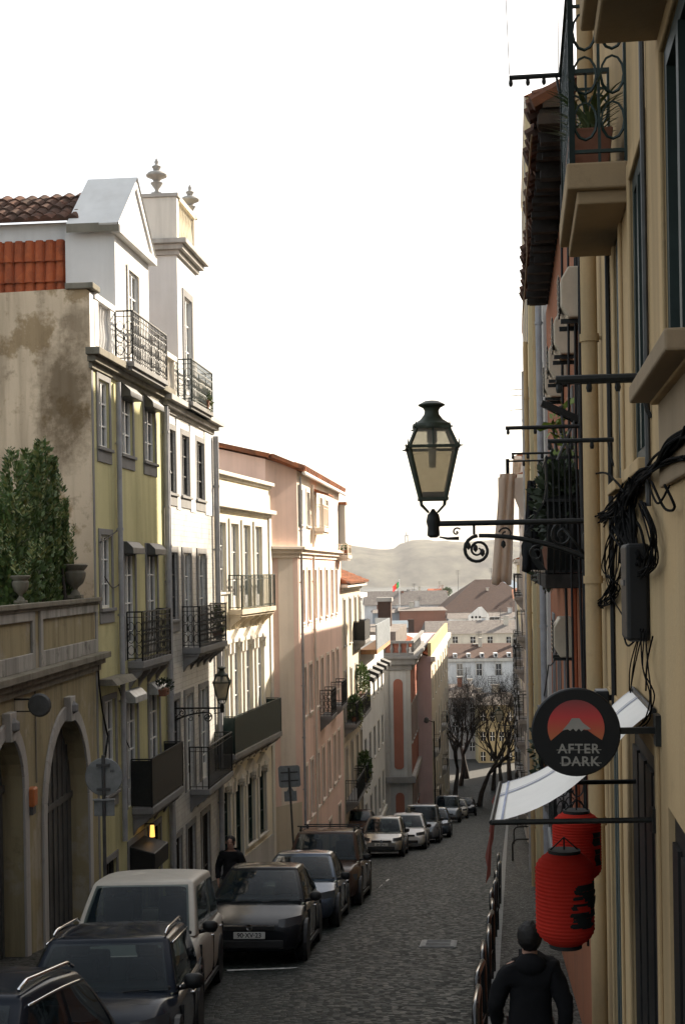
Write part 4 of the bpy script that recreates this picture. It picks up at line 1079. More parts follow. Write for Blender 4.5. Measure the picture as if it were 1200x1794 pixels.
def acunit(label, s, z, bld=oh, w=.62, h=.47, dep=.22, grp='air conditioners on the terracotta wall'):
    t = thing('air_conditioner', label, 'air conditioner', bld.world(s, -.03, z), math.atan2(bld.u.y, bld.u.x), grp)
    m = MB(); c = .12
    m.prism([(.0, 0), (dep-c*.6, 0), (dep, c), (dep, h-c), (dep-c*.6, h), (0, h)], 0, w, ACM, 'x'); m.build('case', t, bevel=.015)
    m = MB()
    m.lathe([(.2, 0), (.2, .012), (.0, .012)], ACD, n=16, M=Matrix.Translation((w/2, dep, h/2)) @ Matrix.Rotation(-PI/2, 4, 'X'))
    for i in range(8): m.box(w/2-.19, w/2+.19, dep+.012, dep+.018, h/2-.18+i*.05, h/2-.17+i*.05, ACM)
    m.build('grille', t)
    for x in (.1, w-.1): m = MB(); m.box(x-.02, x+.02, -.03, dep, -.04, 0, IRON); m.build('bracket', t)
    return t
for lab, py, d in (('air conditioner closest under the eaves, beside the drainpipe', 555, 13.0), ('second air conditioner of the row under the eaves', 619, 15.0), ('third air conditioner of the row, level with the thick iron bar', 662, 17.0), ('farthest air conditioner of the row under the eaves', 694, 18.8)):
    z = -lv(1000, py)[1]/FPX*d; s = (d-oh.p0.y)/oh.u.y; acunit(lab, s, z)
s, z = oh.at(1008, 1152); acunit('pale air conditioner low on the terracotta wall above the round sign', s, z)
# bombé balcony with netting, potted climber and drying bars
def bombe(bld, s0, s1, z, dep, h, label=None):
    m = bld.mb(); m.box(s0, s1, -dep, 0, z-.14, z, EAVE); o = bld_o = m.build('balcony', bld.e, bevel=.01)
    r = bld.mb()
    def prof(t): return dep-.03+.17*math.sin(PI*min(1, t*1.55))*(t < .65)
    for (p, q) in (((s0, 0), (s0, -1)), ((s0, -1), (s1, -1)), ((s1, -1), (s1, 0))):
        side = p[0] == q[0]; n = 7 if side else int((s1-s0)/.085)
        for j in range(n+1):
            pts = []
            for k in range(9):
                t = k/8; D = prof(t); bul = D-(dep-.03)
                if side:
                    sgn = -1 if p[0] == s0 else 1
                    pts.append((p[0]+sgn*bul, -(dep-.03)*j/n, z+h*t))
                else: pts.append((s0+(s1-s0)*j/n, -D, z+h*t))
            r.tube(pts, .010, IRON, 4)
        for t in (0.02, .62, .98):
            D = prof(t); a = (p[0], 0 if p[1] == 0 else -D, z+h*t); b = (q[0], 0 if q[1] == 0 else -D, z+h*t); r.beam(a, b, .03, .025, IRON)
    r.build('railing', o)
    return o
bb = bombe(oh, 1.0, 3.0, -.06, .42, 1.12)
NETM = cloth('dark_netting', (.012, .013, .012), .05); m = oh.mb()
for k in range(3):
    pass
m.grid([[(1.06, -.38*j/4, -.05+.72*i/6+.02*math.sin(i*2+j)) for j in range(5)] for i in range(7)], NETM); m.grid([[(1.06+1.88*j/10, -.38+.012*math.sin(j*2+i), -.05+.72*i/6) for j in range(11)] for i in range(7)], NETM); m.build('netting', oh.e, smooth=True, recalc=False)
for k, (s_, r_) in enumerate(((.55, .02), (.75, .014), (3.2, .016), (.9, .012))):
    cable('wall_cable', ('thick black cable running straight down the terracotta wall', 'thin cable beside the thick one on the terracotta wall', 'vertical cable beyond the belly balcony on the terracotta wall', 'slack thin cable in front of the terracotta wall')[k], [oh.world(s_, -.06-.03*k, 4.2), oh.world(s_+.15*math.sin(k), -.09-.03*k, 1.2), oh.world(s_-.1, -.06-.04*k, -1.2), oh.world(s_+.1, -.06-.03*k, -3.4)], r_)
ORP = plain('orange_pipe', (.42, .13, .06), .6); m = oh.mb(); m.tube([(3.4, -.05, -3.4), (3.4, -.05, .0)], .035, ORP, 7); m.build('orange_pipe', oh.e)
bombe(oh, 3.5, 5.3, -.06, .42, 1.1); bombe(oh, 6.2, 8.0, -.06, .42, 1.1)
bombe(oh, 9.0, 10.6, -.06, .42, 1.1)
oh.balcony(6.4, 8.2, -3.0, .4, 1.0, STONE_D, IRON, 'bars')
oh.balcony(2.6, 4.6, -3.1, .35, 1.0, STONE_D, IRON, 'scroll')
LEAFY = leafm('climber_leaves', (.09, .13, .015), (.16, .2, .02)); LEAFD = leafm('dark_leaves', (.015, .025, .012), (.04, .055, .02))
p = oh.world(2.0, -.2, -.06)
t = thing('potted_climber', 'yellow green climbing plant in a pot on the dark belly balcony', 'plant', p)
m = MB(); m.lathe([(.1, 0), (.14, .24), (.15, .26), (.12, .26), (0, .22)], POTM); m.build('pot', t)
m = MB(); m.tube([(0, 0, .2), (.03, .0, .7), (-.05, .02, 1.2), (-.1, 0, 1.5)], .012, WOODD, 5)
for i in range(16): leafclump(m, (.09*math.sin(i*1.3)-.02*i*.3+.06, .05*math.cos(i), .35+i*.085), (.07, .07, .07), 10, LEAFY, .11)
m.build('stems', t, recalc=False)
DKCL = cloth('dark_cloth', (.02, .02, .022), .1)
t = thing('shrub_pots', 'dense dark potted foliage filling the belly balcony behind the street lantern arm', 'plant', oh.world(1.6, -.22, -.05))
m = MB(); m.prism([(-.12, 0), (.12, 0), (.16, .28), (-.16, .28)], -.45, .45, POTM, 'y'); m.build('pot', t)
m = MB(); leafclump(m, (0, .1, .62), (.2, .7, .5), 900, LEAFD, .10); leafclump(m, (0, .75, .7), (.2, .5, .5), 400, LEAFD, .10); m.build('leaves', t, recalc=False)
for i, (s, z, lab) in enumerate(((4.4, -.05, 'dark trailing plant on the second belly balcony beyond the lantern'), (7.3, -2.95, 'dark bushy plant on the lower iron balcony of the terracotta house'))):
    t = thing('balcony_plant', lab, 'plant', oh.world(s, -.22, z)); m = MB(); m.lathe([(.12, 0), (.16, .26), (0, .24)], POTM); m.build('pot', t)
    m = MB(); leafclump(m, (0, 0, .5), (.25, .45, .4), 420, LEAFD, .1); leafclump(m, (-.1, 0, .05), (.15, .5, .3), 160, LEAFD, .09); m.build('leaves', t, recalc=False)
bar('long dark drying bar with hooks jutting from the terracotta wall', 886, 1034, 746, .018, wallb=oh)
a5 = bar('upper of two thin drying bars above the hanging clothes', 896, 978, 793, .012, d=15.2, wallb=oh)
a6 = bar('lower thin drying bar from which the pale garment hangs', 886, 976, 806, .010, d=15.4, wallb=oh)
t = thing('folded_airer', 'folded dark clothes airer leaning above the belly balcony', 'clothes airer', P(990, 730, 13.2))
m = MB(); m.beam((-.22, 0, .13), (.22, 0, -.07), .03, .06, IRON); m.beam((-.20, .05, .11), (.2, .05, -.1), .02, .03, IRON); m.build('frame', t)
m = MB(); m.tube([(-.05, 0, .1), (.02, .02, -.35)], .012, DGREY, 5); m.tube([(.1, 0, .0), (-.08, .02, -.4)], .012, DGREY, 5); m.build('leg', t)
# hanging clothes
BEIGE = cloth('beige_cloth', (.84, .70, .57), .6)
def garment(name, label, cat, px, pytop, pybot, d, wt, wb, mat, lean=0.0):
    a = P(px, pytop, d); L = (pybot-pytop)/FPX*d
    t = thing(name, label, cat, a, 0); m = MB(); rows = []
    for k in range(13):
        f = k/12; w = wt+(wb-wt)*f; rows.append([((-w/2+w*j/12)+lean*f*L, .035*math.sin(j*1.25+f*2.2)*(1-.2*f)+.01*math.sin(k*1.1), -L*f-.02*math.sin(j*.7)*f) for j in range(13)])
    m.grid(rows, mat); o = m.build('body', t, smooth=True, recalc=False)
    s = o.modifiers.new('s', 'SOLIDIFY'); s.thickness = .012
    return t
gt = garment('hanging_garment', 'long beige garment hanging from the drying bar over the street', 'clothing', 889, 830, 1022, 15.4, .17, .20, BEIGE, -.07)
m = MB(); rows = [[(.02+.15*f, .03+.05*math.sin(f*3+u), -.04-.42*f*u-.06*u) for f in (0, .25, .5, .75, 1)] for u in (0, .3, .6, 1)]; m.grid(rows, BEIGE); m.build('sleeve', gt, smooth=True, recalc=False)
m = MB(); rows = [[(-.02-.09*f, -.03, -.04-.3*f*u-.05*u) for f in (0, .5, 1)] for u in (0, .5, 1)]; m.grid(rows, BEIGE); m.build('sleeve', gt, smooth=True, recalc=False)
m = MB(); m.tube([(0, 0, 0), (0, 0, .16)], .02, DKCL, 6); m.build('peg', gt)
garment('hanging_garment', 'small dark garment hanging next to the belly balcony railing', 'clothing', 931, 842, 1000, 16.4, .10, .24, DKCL)

# ------------------------------------------------------------------ right side 3+: houses further down
def rhouse(name, label, b0, L, dirx, mat, z1, wins, zb, roofm=ROOF, ov=.35, balc=True):
    q = b0[0].world(b0[1], b0[2], 0); b = Bld(name, label, 'house', (q.x, q.y), dirx, -1, zb)
    ops = []
    n = max(2, int(L/3.2))
    for i in range(n):
        s = L*(i+.5)/n
        for k in range(wins): ops.append(op(s-.5, s+.5, z1-3.0-3.3*k, z1-1.0-3.3*k))
    b.facade('wall', ops, 0, L, zb-1, z1, mat)
    for o in ops: b.window(o, st(STONE, WHITEP, GLASS, surw=.12, nx=1, nz=1, door=1, proud=.02))
    b.body(0, L, zb-1, z1, 8, mat)
    b.molding('cornice', 0, L, [(z1-.3, z1-.15, ov*.35), (z1-.15, z1, ov*.85)], STONE_W)
    m = b.mb(); m.add([(-.1, -ov, z1), (L+.1, -ov, z1), (L+.1, 4, z1+1.6), (-.1, 4, z1+1.6), (L+.1, 8, z1), (-.1, 8, z1)], [(0, 1, 2, 3), (3, 2, 4, 5), (0, 3, 5), (1, 2, 4)], roofm); m.build('roof', b.e)
    for k in range(1, wins if balc else 1):
        for i in range(0, n, 2):
            s = L*(i+.5)/n; b.balcony(s-.9, s+.9, z1-3.02-3.3*k, .4, 1.0, STONE_D, IRON, 'bars')
    return b
g1 = rhouse('pale_house', 'pale grey house beyond the dark tiled eaves on the shaded side', (oh, OL, -.05), 11, .117, PALEG, 8.2, 4, road(38)-1, ov=.05, balc=False)
g1.pipe(.2, -8, 6, GALV, .06); g1.pipe(3.2, -8, 6, SAND, .06)
g2 = rhouse('yellowish_house', 'tall cream yellow house with drainpipes further down the shaded side', (g1, 11, -.1), 11, .117, SANDB, 12.4, 6, road(49)-1, ov=.03, balc=False)
g2.pipe(.3, -10, 6, SAND, .06); g2.pipe(6, -10, 6, GALV, .06)
g2b = rhouse('narrow_grey_house', 'narrow grey white house on the shaded side after the tall cream yellow one', (g2, 11, .05), 6.5, .117, PALEG, 9.2, 5, road(55)-1, ov=.05, balc=False)
g3 = rhouse('low_sand_house', 'lower sand coloured house on the shaded side with a gap of sky above', (g2b, 6.5, 0), 9, .117, SANDB, 3.6, 4, road(64)-1)
g3b = rhouse('grey_house', 'tall grey white house carrying the antenna, far down the shaded side', (g3, 9, -.05), 18, .117, PALEG, 5.0, 5, road(82)-1)
g4 = rhouse('far_sand_house', 'far sand coloured house at the bottom of the shaded side', (g3b, 18, 0), 34, .117, SANDB, 0.5, 5, road(115)-1)
g5 = rhouse('end_house', 'last low house of the shaded side, by the little square', (g4, 34, 0), 50, .117, PALEG, -2.5, 5, road(150)-1)
t = thing('roof_antenna', 'thin television antenna standing on the pale roofs at the right', 'antenna', P(916, 760, 60))
m = MB(); m.tube([(0, 0, -2.2), (0, 0, 1.9)], .03, IRON, 5); m.build('mast', t)
m = MB()
for k, z in enumerate((1.85, 1.6, 1.0)):
    m.tube([(-.55, 0, z), (.55, .2, z+.1)], .02, IRON, 4)
    for i in range(6): m.tube([(-.45+i*.18, -.2, z), (-.45+i*.18, .2, z)], .008, IRON, 4)
m.build('elements', t)

# ------------------------------------------------------------------ street lanterns
LGLASS = None
def lampglass(nm='lantern_glass', tint=(.82, .79, .70, 1), f=1.0):
    m, nt, N, L, B = _nt(nm)
    v = _map(N, L, (1, 1, 1)); c = _mix(N, L, _noise(N, L, 9, 4, v), (.50*f, .47*f, .40*f), (.68*f, .65*f, .57*f))
    tr = N.new('ShaderNodeBsdfTranslucent'); L.new(c, tr.inputs[0]); L.new(c, B.inputs['Base Color']); B.inputs['Roughness'].default_value = .3
    tp = N.new('ShaderNodeBsdfTransparent'); tp.inputs[0].default_value = tint
    m1 = N.new('ShaderNodeMixShader'); m1.inputs[0].default_value = .55; L.new(tr.outputs[0], m1.inputs[1]); L.new(tp.outputs[0], m1.inputs[2])
    m2 = N.new('ShaderNodeMixShader'); m2.inputs[0].default_value = .12; L.new(m1.outputs[0], m2.inputs[1]); L.new(B.outputs[0], m2.inputs[2])
    L.new(m2.outputs[0], N['Material Output'].inputs[0]); return m
LGLASS = lampglass(); LGLASS2 = lampglass('lower_lantern_glass', (.62, .57, .46, 1), .8)  # second glass: lower panes, tinted darker than the upper ones
LGREEN = plain('lantern_green', (.035, .045, .03), .5, var=.35, vs=12)
def lantern(label, wall, reach_dir, L, k=1.0, group='wall street lanterns on scroll brackets'):
    """origin on the wall; the arm runs along reach_dir (unit, horizontal) for L metres"""
    ang = math.atan2(reach_dir[1], reach_dir[0])
    t = thing('street_lantern', label, 'street lantern', wall, ang, group)
    m = MB(); m.tube([(0, 0, 0), (L, 0, .0)], .024, IRON, 10)
    m.tube([(-.0, 0, -.38), (.0, 0, .2)], .03, IRON, 8); m.box(-.02, .015, -.06, .06, -.45, .25, IRON)
    m.lathe([(.03, -.12), (.055, -.10), (.05, -.03), (.062, .02), (.05, .08), (.03, .1), (.01, .13)], IRON, (L, 0, 0), 12)
    m.tube([(L-.35, 0, 0), (L-.35, 0, -.1)], .012, IRON, 6)
    m.build('arm', t, smooth=True, autosmooth=40)
    s = MB()
    # big scroll: from the wall foot up to the arm, curling under its outer end
    pts = []
    for i in range(14):
        f = i/13; pts.append((.03+(L-.42)*f, 0, -.36+.25*math.sin(f*PI/2)**.8))
    s.tube(pts, [.026-.008*i/13 for i in range(14)], IRON, 7)
    c = Vector((L-.38, 0, -.235)); pts = []
    for i in range(34):
        a = PI*.5-i*.37; r_ = .125-.0033*i; pts.append((c.x+r_*math.cos(a), 0, c.z+r_*math.sin(a)))
    s.tube(pts, [.017-.0003*i for i in range(34)], IRON, 7)
    c = Vector((.3, 0, -.12)); pts = [(c.x+(.10-.0035*i)*math.cos(-i*.4+1.2), 0, c.z+(.10-.0035*i)*math.sin(-i*.4+1.2)) for i in range(24)]
    s.tube(pts, .011, IRON, 6)
    s.tube([(.55, 0, -.16), (.62, 0, -.10), (.58, 0, -.05), (.53, 0, -.08)], .010, IRON, 6)
    s.tube([(L-.22, 0, -.13), (L-.12, 0, -.13), (L-.05, 0, -.115)], [.016, .012, .006], IRON, 6)
    for i, (x, z) in enumerate(((L-.36, -.22), (L-.30, -.2), (L-.42, -.26), (L-.6, -.19))): s.lathe([(0, -.035), (.022, -.01), (.018, .02), (0, .04)], IRON, (x, 0, z), 8)
    for cx_, cz_, r0_, a0_, dr_ in ((L-.62, -.10, .06, 0.3, 1), (.52, -.27, .07, 2.2, -1), (.18, -.30, .05, 1.0, 1), (L-.2, -.075, .04, 2.5, -1)):
        s.tube([(cx_+(r0_-.0026*i)*math.cos(a0_+dr_*i*.45), 0, cz_+(r0_-.0026*i)*math.sin(a0_+dr_*i*.45)) for i in range(18)], .008, IRON, 5)
    s.tube([(.0, 0, -.42), (.1, 0, -.30), (.12, 0, -.12), (.03, 0, -.02)], .012, IRON, 6); s.tube([(.1, 0, -.30), (.3, 0, -.05)], .012, IRON, 6)
    s.build('scroll', t, smooth=True)
    # glazed lantern, square plan
    z0, z1, z2 = .215, .66, .83; h0, h1, h2 = .105, .205, .135
    rot = Matrix.Translation((L, 0, 0)) @ Matrix.Rotation(.12, 4, 'Z')
    f = MB(rot); rings = ((z0, h0), (z1, h1), (z2, h2))
    cs = ((-1, -1), (1, -1), (1, 1), (-1, 1))
    for (za, ha), (zb_, hb) in zip(rings, rings[1:]):
        for sx, sy in cs: f.beam((sx*ha, sy*ha, za), (sx*hb, sy*hb, zb_), .022, .022, LGREEN)
    for zz, hh, w in ((z0, h0, .03), (z1, h1, .03), (z2, h2, .03)):
        for i in range(4):
            a, b = cs[i], cs[(i+1) % 4]; f.beam((a[0]*(hh+.008), a[1]*(hh+.008), zz), (b[0]*(hh+.008), b[1]*(hh+.008), zz), w, w*.8, LGREEN)
    for sx, sy in cs:
        f.tube([(sx*h1, sy*h1, z1), (sx*(h1+.045), sy*(h1+.045), z1+.0)], [.012, .004], LGREEN, 5); f.tube([(sx*(h1+.01), sy*(h1+.01), z1), (sx*(h1+.012), sy*(h1+.012), z1+.06)], [.011, .003], LGREEN, 5)
        f.tube([(sx*(h2+.01), sy*(h2+.01), z2), (sx*(h2+.035), sy*(h2+.035), z2)], .007, LGREEN, 5); f.tube([(sx*(h2+.01), sy*(h2+.01), z2), (sx*(h2+.01), sy*(h2+.01), z2+.05)], [.009, .003], LGREEN, 5)
        f.tube([(sx*h0, sy*h0, z0), (sx*h0*.95, sy*h0*.95, z0-.05), (sx*.04, sy*.04, .10)], .009, LGREEN, 5)
    for i in range(4):
        a, b = cs[i], cs[(i+1) % 4]; f.beam(((a[0]+b[0])/2*h1, (a[1]+b[1])/2*h1, z1), ((a[0]+b[0])/2*h2, (a[1]+b[1])/2*h2, z2), .014, .014, LGREEN)
    f.build('frame', t)
    g = MB(rot)
    for kk, ((za, ha), (zb_, hb)) in enumerate(zip(rings, rings[1:])):
        for i in range(4):
            a, b = cs[i], cs[(i+1) % 4]; g.quad((a[0]*ha, a[1]*ha, za), (b[0]*ha, b[1]*ha, za), (b[0]*hb, b[1]*hb, zb_), (a[0]*hb, a[1]*hb, zb_), (LGLASS2, LGLASS)[kk])
    g.build('glass', t, recalc=False)
    c = MB(rot); c.lathe([(h2+.035, z2+.0), (h2+.03, z2+.035), (.10, z2+.075), (.066, z2+.12), (.062, z2+.15), (.075, z2+.175), (.115, z2+.195), (.118, z2+.205), (.06, z2+.235), (0, z2+.243)], LGREEN, n=20); c.build('cap', t, smooth=True, autosmooth=35)
    b = MB(rot); b.tube([(0, 0, z2), (0, 0, z2-.12)], .045, DGREY, 10); b.tube([(0, 0, z2-.12), (0, 0, z2-.34)], [.038, .03], plain('lamp_bulb', (.6, .58, .5), .3) if 'lamp_bulb' not in bpy.data.materials else bpy.data.materials['lamp_bulb'], 10)
    b.box(-.09, .09, -.07, .07, z0+.02, z0+.06, DGREY); b.build('bulb', t)
    return t
s, z = nh.at(1046, 912); wpt = nh.world(s, 0, z); nrm = Vector((-nh.u.y, nh.u.x, 0))
tipd = P(759, 916, wpt.y+.18); Lr = (Vector((tipd.x, tipd.y, 0))-Vector((wpt.x, wpt.y, 0))).length
big = lantern('large street lantern on a scroll bracket over the street, against the sky', wpt, (nrm.x, nrm.y), Lr)
big.scale = (1, 1, 1)
s, z = yh.at(299, 1241); wpt = yh.world(s, 0, z); q = P(390, 1241, wpt.y-.1)
lantern('smaller street lantern on the sunny side, in front of the tiled house', wpt, (yh.u.y, -yh.u.x), (q-wpt).length)
q = P(874, 1272, 78); lantern('far street lantern in front of the bare trees', (q.x+1.25, q.y, q.z), (-1, .12), 1.25)

# ------------------------------------------------------------------ cables and junction box on the near wall
def wp(px, py, off): 
    s, z = nh.at(px, py); return nh.world(s, -off, z)
t = thing('cable_bundle', 'thick tangled bundle of black cables strung along the sandy wall', 'cables', wp(1120, 860, 0))
base = Vector(t.location)
CABM = plain('cable_rubber', (.006, .006, .006), .95, spec=.04)
def strand(m, pts, off, r, jit):
    q = []
    ctrl = [wp(p[0]+R.gauss(0, jit), p[1]+R.gauss(0, jit), max(.012, off+R.gauss(0, .012)))-base for p in pts]
    n = len(ctrl)
    for i in range(n-1):
        p0, p1, p2, p3 = ctrl[max(0, i-1)], ctrl[i], ctrl[i+1], ctrl[min(n-1, i+2)]
        for k in range(6):
            u = k/6; q.append(.5*((2*p1)+(p2-p0)*u+(2*p0-5*p1+4*p2-p3)*u*u+(3*p1-p0-3*p2+p3)*u**3))
    q.append(ctrl[-1]); m.tube(q, r*.78, CABM, 5)
m = MB()
for i in range(14): strand(m, [(1240, 752), (1200, 775), (1170, 808), (1140, 832), (1112, 862), (1085, 892), (1062, 912)], .05, .009, 5)
for i in range(5): strand(m, [(1230, 800), (1190, 812), (1150, 830), (1118, 850)], .06, .008, 5)
m.build('main_run', t, smooth=True)
m = MB()
for i in range(30): strand(m, [(1128+R.uniform(-12, 12), 840), (1112+R.uniform(-10, 10), 880), (1108+R.uniform(-15, 18), 925), (1128+R.uniform(-14, 14), 985)], .06, .010, 4)
for i in range(16):
    x = R.uniform(1078, 1116); strand(m, [(1108, 905), (x, 950), (x-8, 1000), (1082+R.uniform(-3, 10), 1040+R.uniform(-20, 8)), (1062, 1060)], .05, .006, 3)
for i in range(9): strand(m, [(1140, 880), (1150+R.uniform(0, 18), 930), (1158+R.uniform(-4, 10), 985), (1140, 1008)], .05, .006, 3)
strand(m, [(1044, 832), (1075, 828), (1100, 845), (1112, 862)], .06, .010, 0); strand(m, [(1080, 1035), (1100, 1080), (1122, 1100)], .04, .006, 1); strand(m, [(1120, 985), (1102, 1080), (1108, 1130), (1125, 1118)], .05, .008, 1)
strand(m, [(1165, 845), (1185, 892), (1198, 886), (1190, 850)], .05, .008, 2); strand(m, [(1160, 840), (1178, 880), (1185, 850)], .05, .007, 1)
m.build('drop_loops', t, smooth=True)
m = MB()
for i in range(3): strand(m, [(1140, 1100), (1122+R.uniform(-3, 3), 1170), (1112+R.uniform(-2, 2), 1240), (1116, 1275), (1128, 1278)], .05, .005, 2)
for i in range(3): strand(m, [(1142, 1105), (1146, 1170), (1158, 1215), (1150, 1262), (1128, 1278)], .05, .005, 2)
strand(m, [(1150, 1115), (1142, 1160), (1145, 1210)], .04, .006, 0)
m.build('tail', t, smooth=True)
s, z = nh.at(1132, 1035); t = thing('junction_box', 'tall narrow black cable box fixed to the sandy wall beneath the cable tangle', 'box', nh.world(s, 0, z), math.atan2(nh.u.y, nh.u.x))
m = MB(); m.box(-.2, .2, 0, .12, -.26, .25, BLACK); m.build('case', t, bevel=.02)
m = MB(); m.box(-.1, .12, .12, .128, .03, .06, DGREY); m.build('label_plate', t)
t = thing('floodlight', 'small square dark floodlight on the drainpipe above the round sign', 'lamp', wp(1078, 1222, .0), math.atan2(nh.u.y, nh.u.x))
m = MB(); m.box(-.09, .09, .05, .15, -.05, .05, BLACK); m.build('housing', t, bevel=.008); m = MB(); m.box(-.02, .02, 0, .05, -.02, .02, IRON); m.build('bracket', t)
m = MB(); m.box(-.08, .08, .06, .14, .052, .058, GALV); m.build('top_plate', t)
cable('wall_cable', 'black cable running down the terracotta house beside the drainpipe', [oh.world(.6, -.08, 4), oh.world(.9, -.1, 2), oh.world(.5, -.09, 0), oh.world(.7, -.09, -3.5)], .012, .0)
cable('wall_cable', 'thin cable sagging across the front of the pale house', [oh.world(6, -.1, -.8), oh.world(11, -.14, -1.6), g1.world(4, -.1, -3)], .012, .15)

# ------------------------------------------------------------------ round bar sign
sy = 6.95; cs_ = P(1008, 1282, sy); rad = 77/FPX*sy
SGNB = plain('sign_black', (.006, .006, .006), .6, var=.2)
t = thing('bar_sign', 'round black hanging sign reading AFTER DARK with a red sun over a mountain', 'sign', cs_, -.12)
m = MB(); m.lathe([(rad*.97, -.03), (rad, -.022), (rad, .022), (rad*.97, .03)], SGNB, n=56, M=Matrix.Rotation(PI/2, 4, 'X')); m.build('disc', t, smooth=True, autosmooth=40)
def sunmat():
    m, nt, N, L, B = _nt('sign_sun'); tc = N.new('ShaderNodeTexCoord'); sp = N.new('ShaderNodeSeparateXYZ'); L.new(tc.outputs['Object'], sp.inputs[0])
    r = N.new('ShaderNodeValToRGB'); mr = N.new('ShaderNodeMapRange'); mr.inputs[1].default_value = -.03; mr.inputs[2].default_value = .16; L.new(sp.outputs[2], mr.inputs[0]); L.new(mr.outputs[0], r.inputs[0])
    e = r.color_ramp.elements; e[0].color = (.36, .10, .03, 1); e[1].color = (.16, .03, .03, 1); a = e.new(.55); a.color = (.42, .03, .03, 1)
    L.new(r.outputs[0], B.inputs['Base Color']); B.inputs['Roughness'].default_value = .6; return m
u = rad/77
def sp_(x, y, k): return ((x-1008)*u, -.0305-.0012*k, (1282-y)*u)
sm = sunmat(); m = MB()
pts = [(1008+49*math.cos(a), 1274-49*math.sin(a)) for a in [PI*(-.155)+PI*1.31*i/40 for i in range(41)]]
m.poly([sp_(x, y, 1) for x, y in pts], sm); m.build('sun', t, recalc=False)
m = MB(); m.poly([sp_(x, y, 2) for x, y in ((962, 1298), (974, 1288), (986, 1278), (996, 1276), (1002, 1272), (1008, 1277), (1013, 1272), (1018, 1277), (1028, 1278), (1040, 1287), (1058, 1299), (1010, 1301))], SGNB)
m.build('mountain', t, recalc=False)
SNOW = plain('sign_grey', (.26, .245, .215), .7, var=.15); m = MB()
m.poly([sp_(x, y, 3) for x, y in ((1001, 1257), (1014, 1257), (1020, 1265), (1034, 1276), (1026, 1277), (1022, 1276), (1017, 1280), (1013, 1275), (1008, 1280), (1003, 1275), (998, 1279), (993, 1276), (984, 1279), (996, 1265))], SNOW); m.build('snow_cap', t, recalc=False)
def text_mesh(name, txt, size, mat, parent, loc, rot, spacing=1.0):
    cu = bpy.data.curves.new(name, 'FONT'); cu.body = txt; cu.size = size; cu.align_x = 'CENTER'; cu.align_y = 'CENTER'; cu.space_character = spacing; cu.extrude = .0006; cu.offset = size*.022
    o = bpy.data.objects.new('tmp', cu); COL.objects.link(o); dg = bpy.context.evaluated_depsgraph_get()
    me = bpy.data.meshes.new_from_object(o.evaluated_get(dg)); bpy.data.objects.remove(o)
    me.materials.clear(); me.materials.append(mat); q = bpy.data.objects.new(name, me); COL.objects.link(q); q.parent = parent; q.location = loc; q.rotation_euler = rot; return q
text_mesh('lettering', 'AFTER', 23*u, SNOW, t, sp_(1012, 1311, 1), (PI/2, 0, 0), 1.12)
text_mesh('lettering', 'DARK', 23*u, SNOW, t, sp_(1014, 1333, 1), (PI/2, 0, 0), 1.12)
m = MB()
for x0, x1, y in ((974, 1051, 1312), (979, 1051, 1335)): m.quad(sp_(x0, y-.1, 2), sp_(x1, y-.5, 2), sp_(x1, y+.5, 2), sp_(x0, y+.9, 2), SNOW)
m.build('strike_line', t, recalc=False)
loc = Vector(cs_); wl = (.67+.1245*6.95); m = MB()
zz = (1282-1279)*u
m.beam((rad-.01, 0, .004), (wl-loc.x-.0, .03, .004), .03, .03, IRON); m.box(wl-loc.x-.03, wl-loc.x+.02, -.03, .09, -.07, .08, IRON); m.build('bracket', t)
# ------------------------------------------------------------------ awning over the shop door
AW = cloth('awning_cloth', (.91, .87, .81), .08); VAL = cloth('awning_valance', (.16, .05, .04), .35)
A0 = P(861, 1441, 7.05); A1 = P(876, 1373, 8.35)
zw = -.72
W0 = Vector((Wx(7.05)-.02, 7.05, zw)); W1 = Vector((Wx(8.35)-.02, 8.35, zw))
t = thing('shop_awning', 'sagging white shop awning with a dark red valance on black rods', 'awning', (W0.x, W0.y, zw)); b0 = Vector(t.location)
m = MB(); rows = []
for i in range(15):
    f = i/14
    a = W0.lerp(A0, f); c = W1.lerp(A1, f); sag = -.10*math.sin(PI*max(0, (f-.12)/.88))
    rows.append([tuple(a.lerp(c, j/8)+Vector((0, 0, sag*(1-.2*math.sin(PI*j/8))))-b0) for j in range(9)])
m.grid(rows, AW); o = m.build('canopy', t, smooth=True, recalc=False)
STR = plain('awning_stripe', (.38, .40, .50), .9)
def awn(f, j):
    a = W0.lerp(A0, f); c = W1.lerp(A1, f); sag = -.10*math.sin(PI*max(0, (f-.12)/.88))
    return a.lerp(c, j)+Vector((0, 0, sag*(1-.2*math.sin(PI*j))+.004))-b0
for ja, jb in ((.60, .625), (.66, .672), (.955, .965)):
    m = MB(); m.grid([[awn(i/14, ja), awn(i/14, jb)] for i in range(15)], STR); m.build('stripe', t, smooth=True, recalc=False)
m = MB(); m.grid([[awn(.93, i/8), awn(.945, i/8)] for i in range(9)], STR); m.build('hem', t, smooth=True, recalc=False)
m = MB(); rows = []
for k in range(6):
    f = k/5; rows.append([tuple(A0.lerp(A1, j/10)-Vector((-.02*math.sin(j*1.7)*f+.035*f, 0, (.30-.20*(j/10))*f+.005))-b0) for j in range(11)])
m.grid(rows, VAL); m.build('valance', t, smooth=True, recalc=False)
m = MB(); X = lambda d_: Wx(d_)-.01
m.tube([A0-b0, A1-b0], .014, IRON, 8); m.tube([A0-b0, Vector((X(7.05), 7.05, A0.z))-b0], .014, IRON, 8); m.tube([A1-b0, Vector((X(8.35), 8.35, A1.z))-b0], .014, IRON, 8); m.tube([W0-b0, W1-b0], .016, IRON, 8)
m.box(X(7.05)-b0.x-.03, X(7.05)-b0.x+.01, -.04, .04, A0.z-b0.z-.06, A0.z-b0.z+.06, IRON); m.build('rods', t)
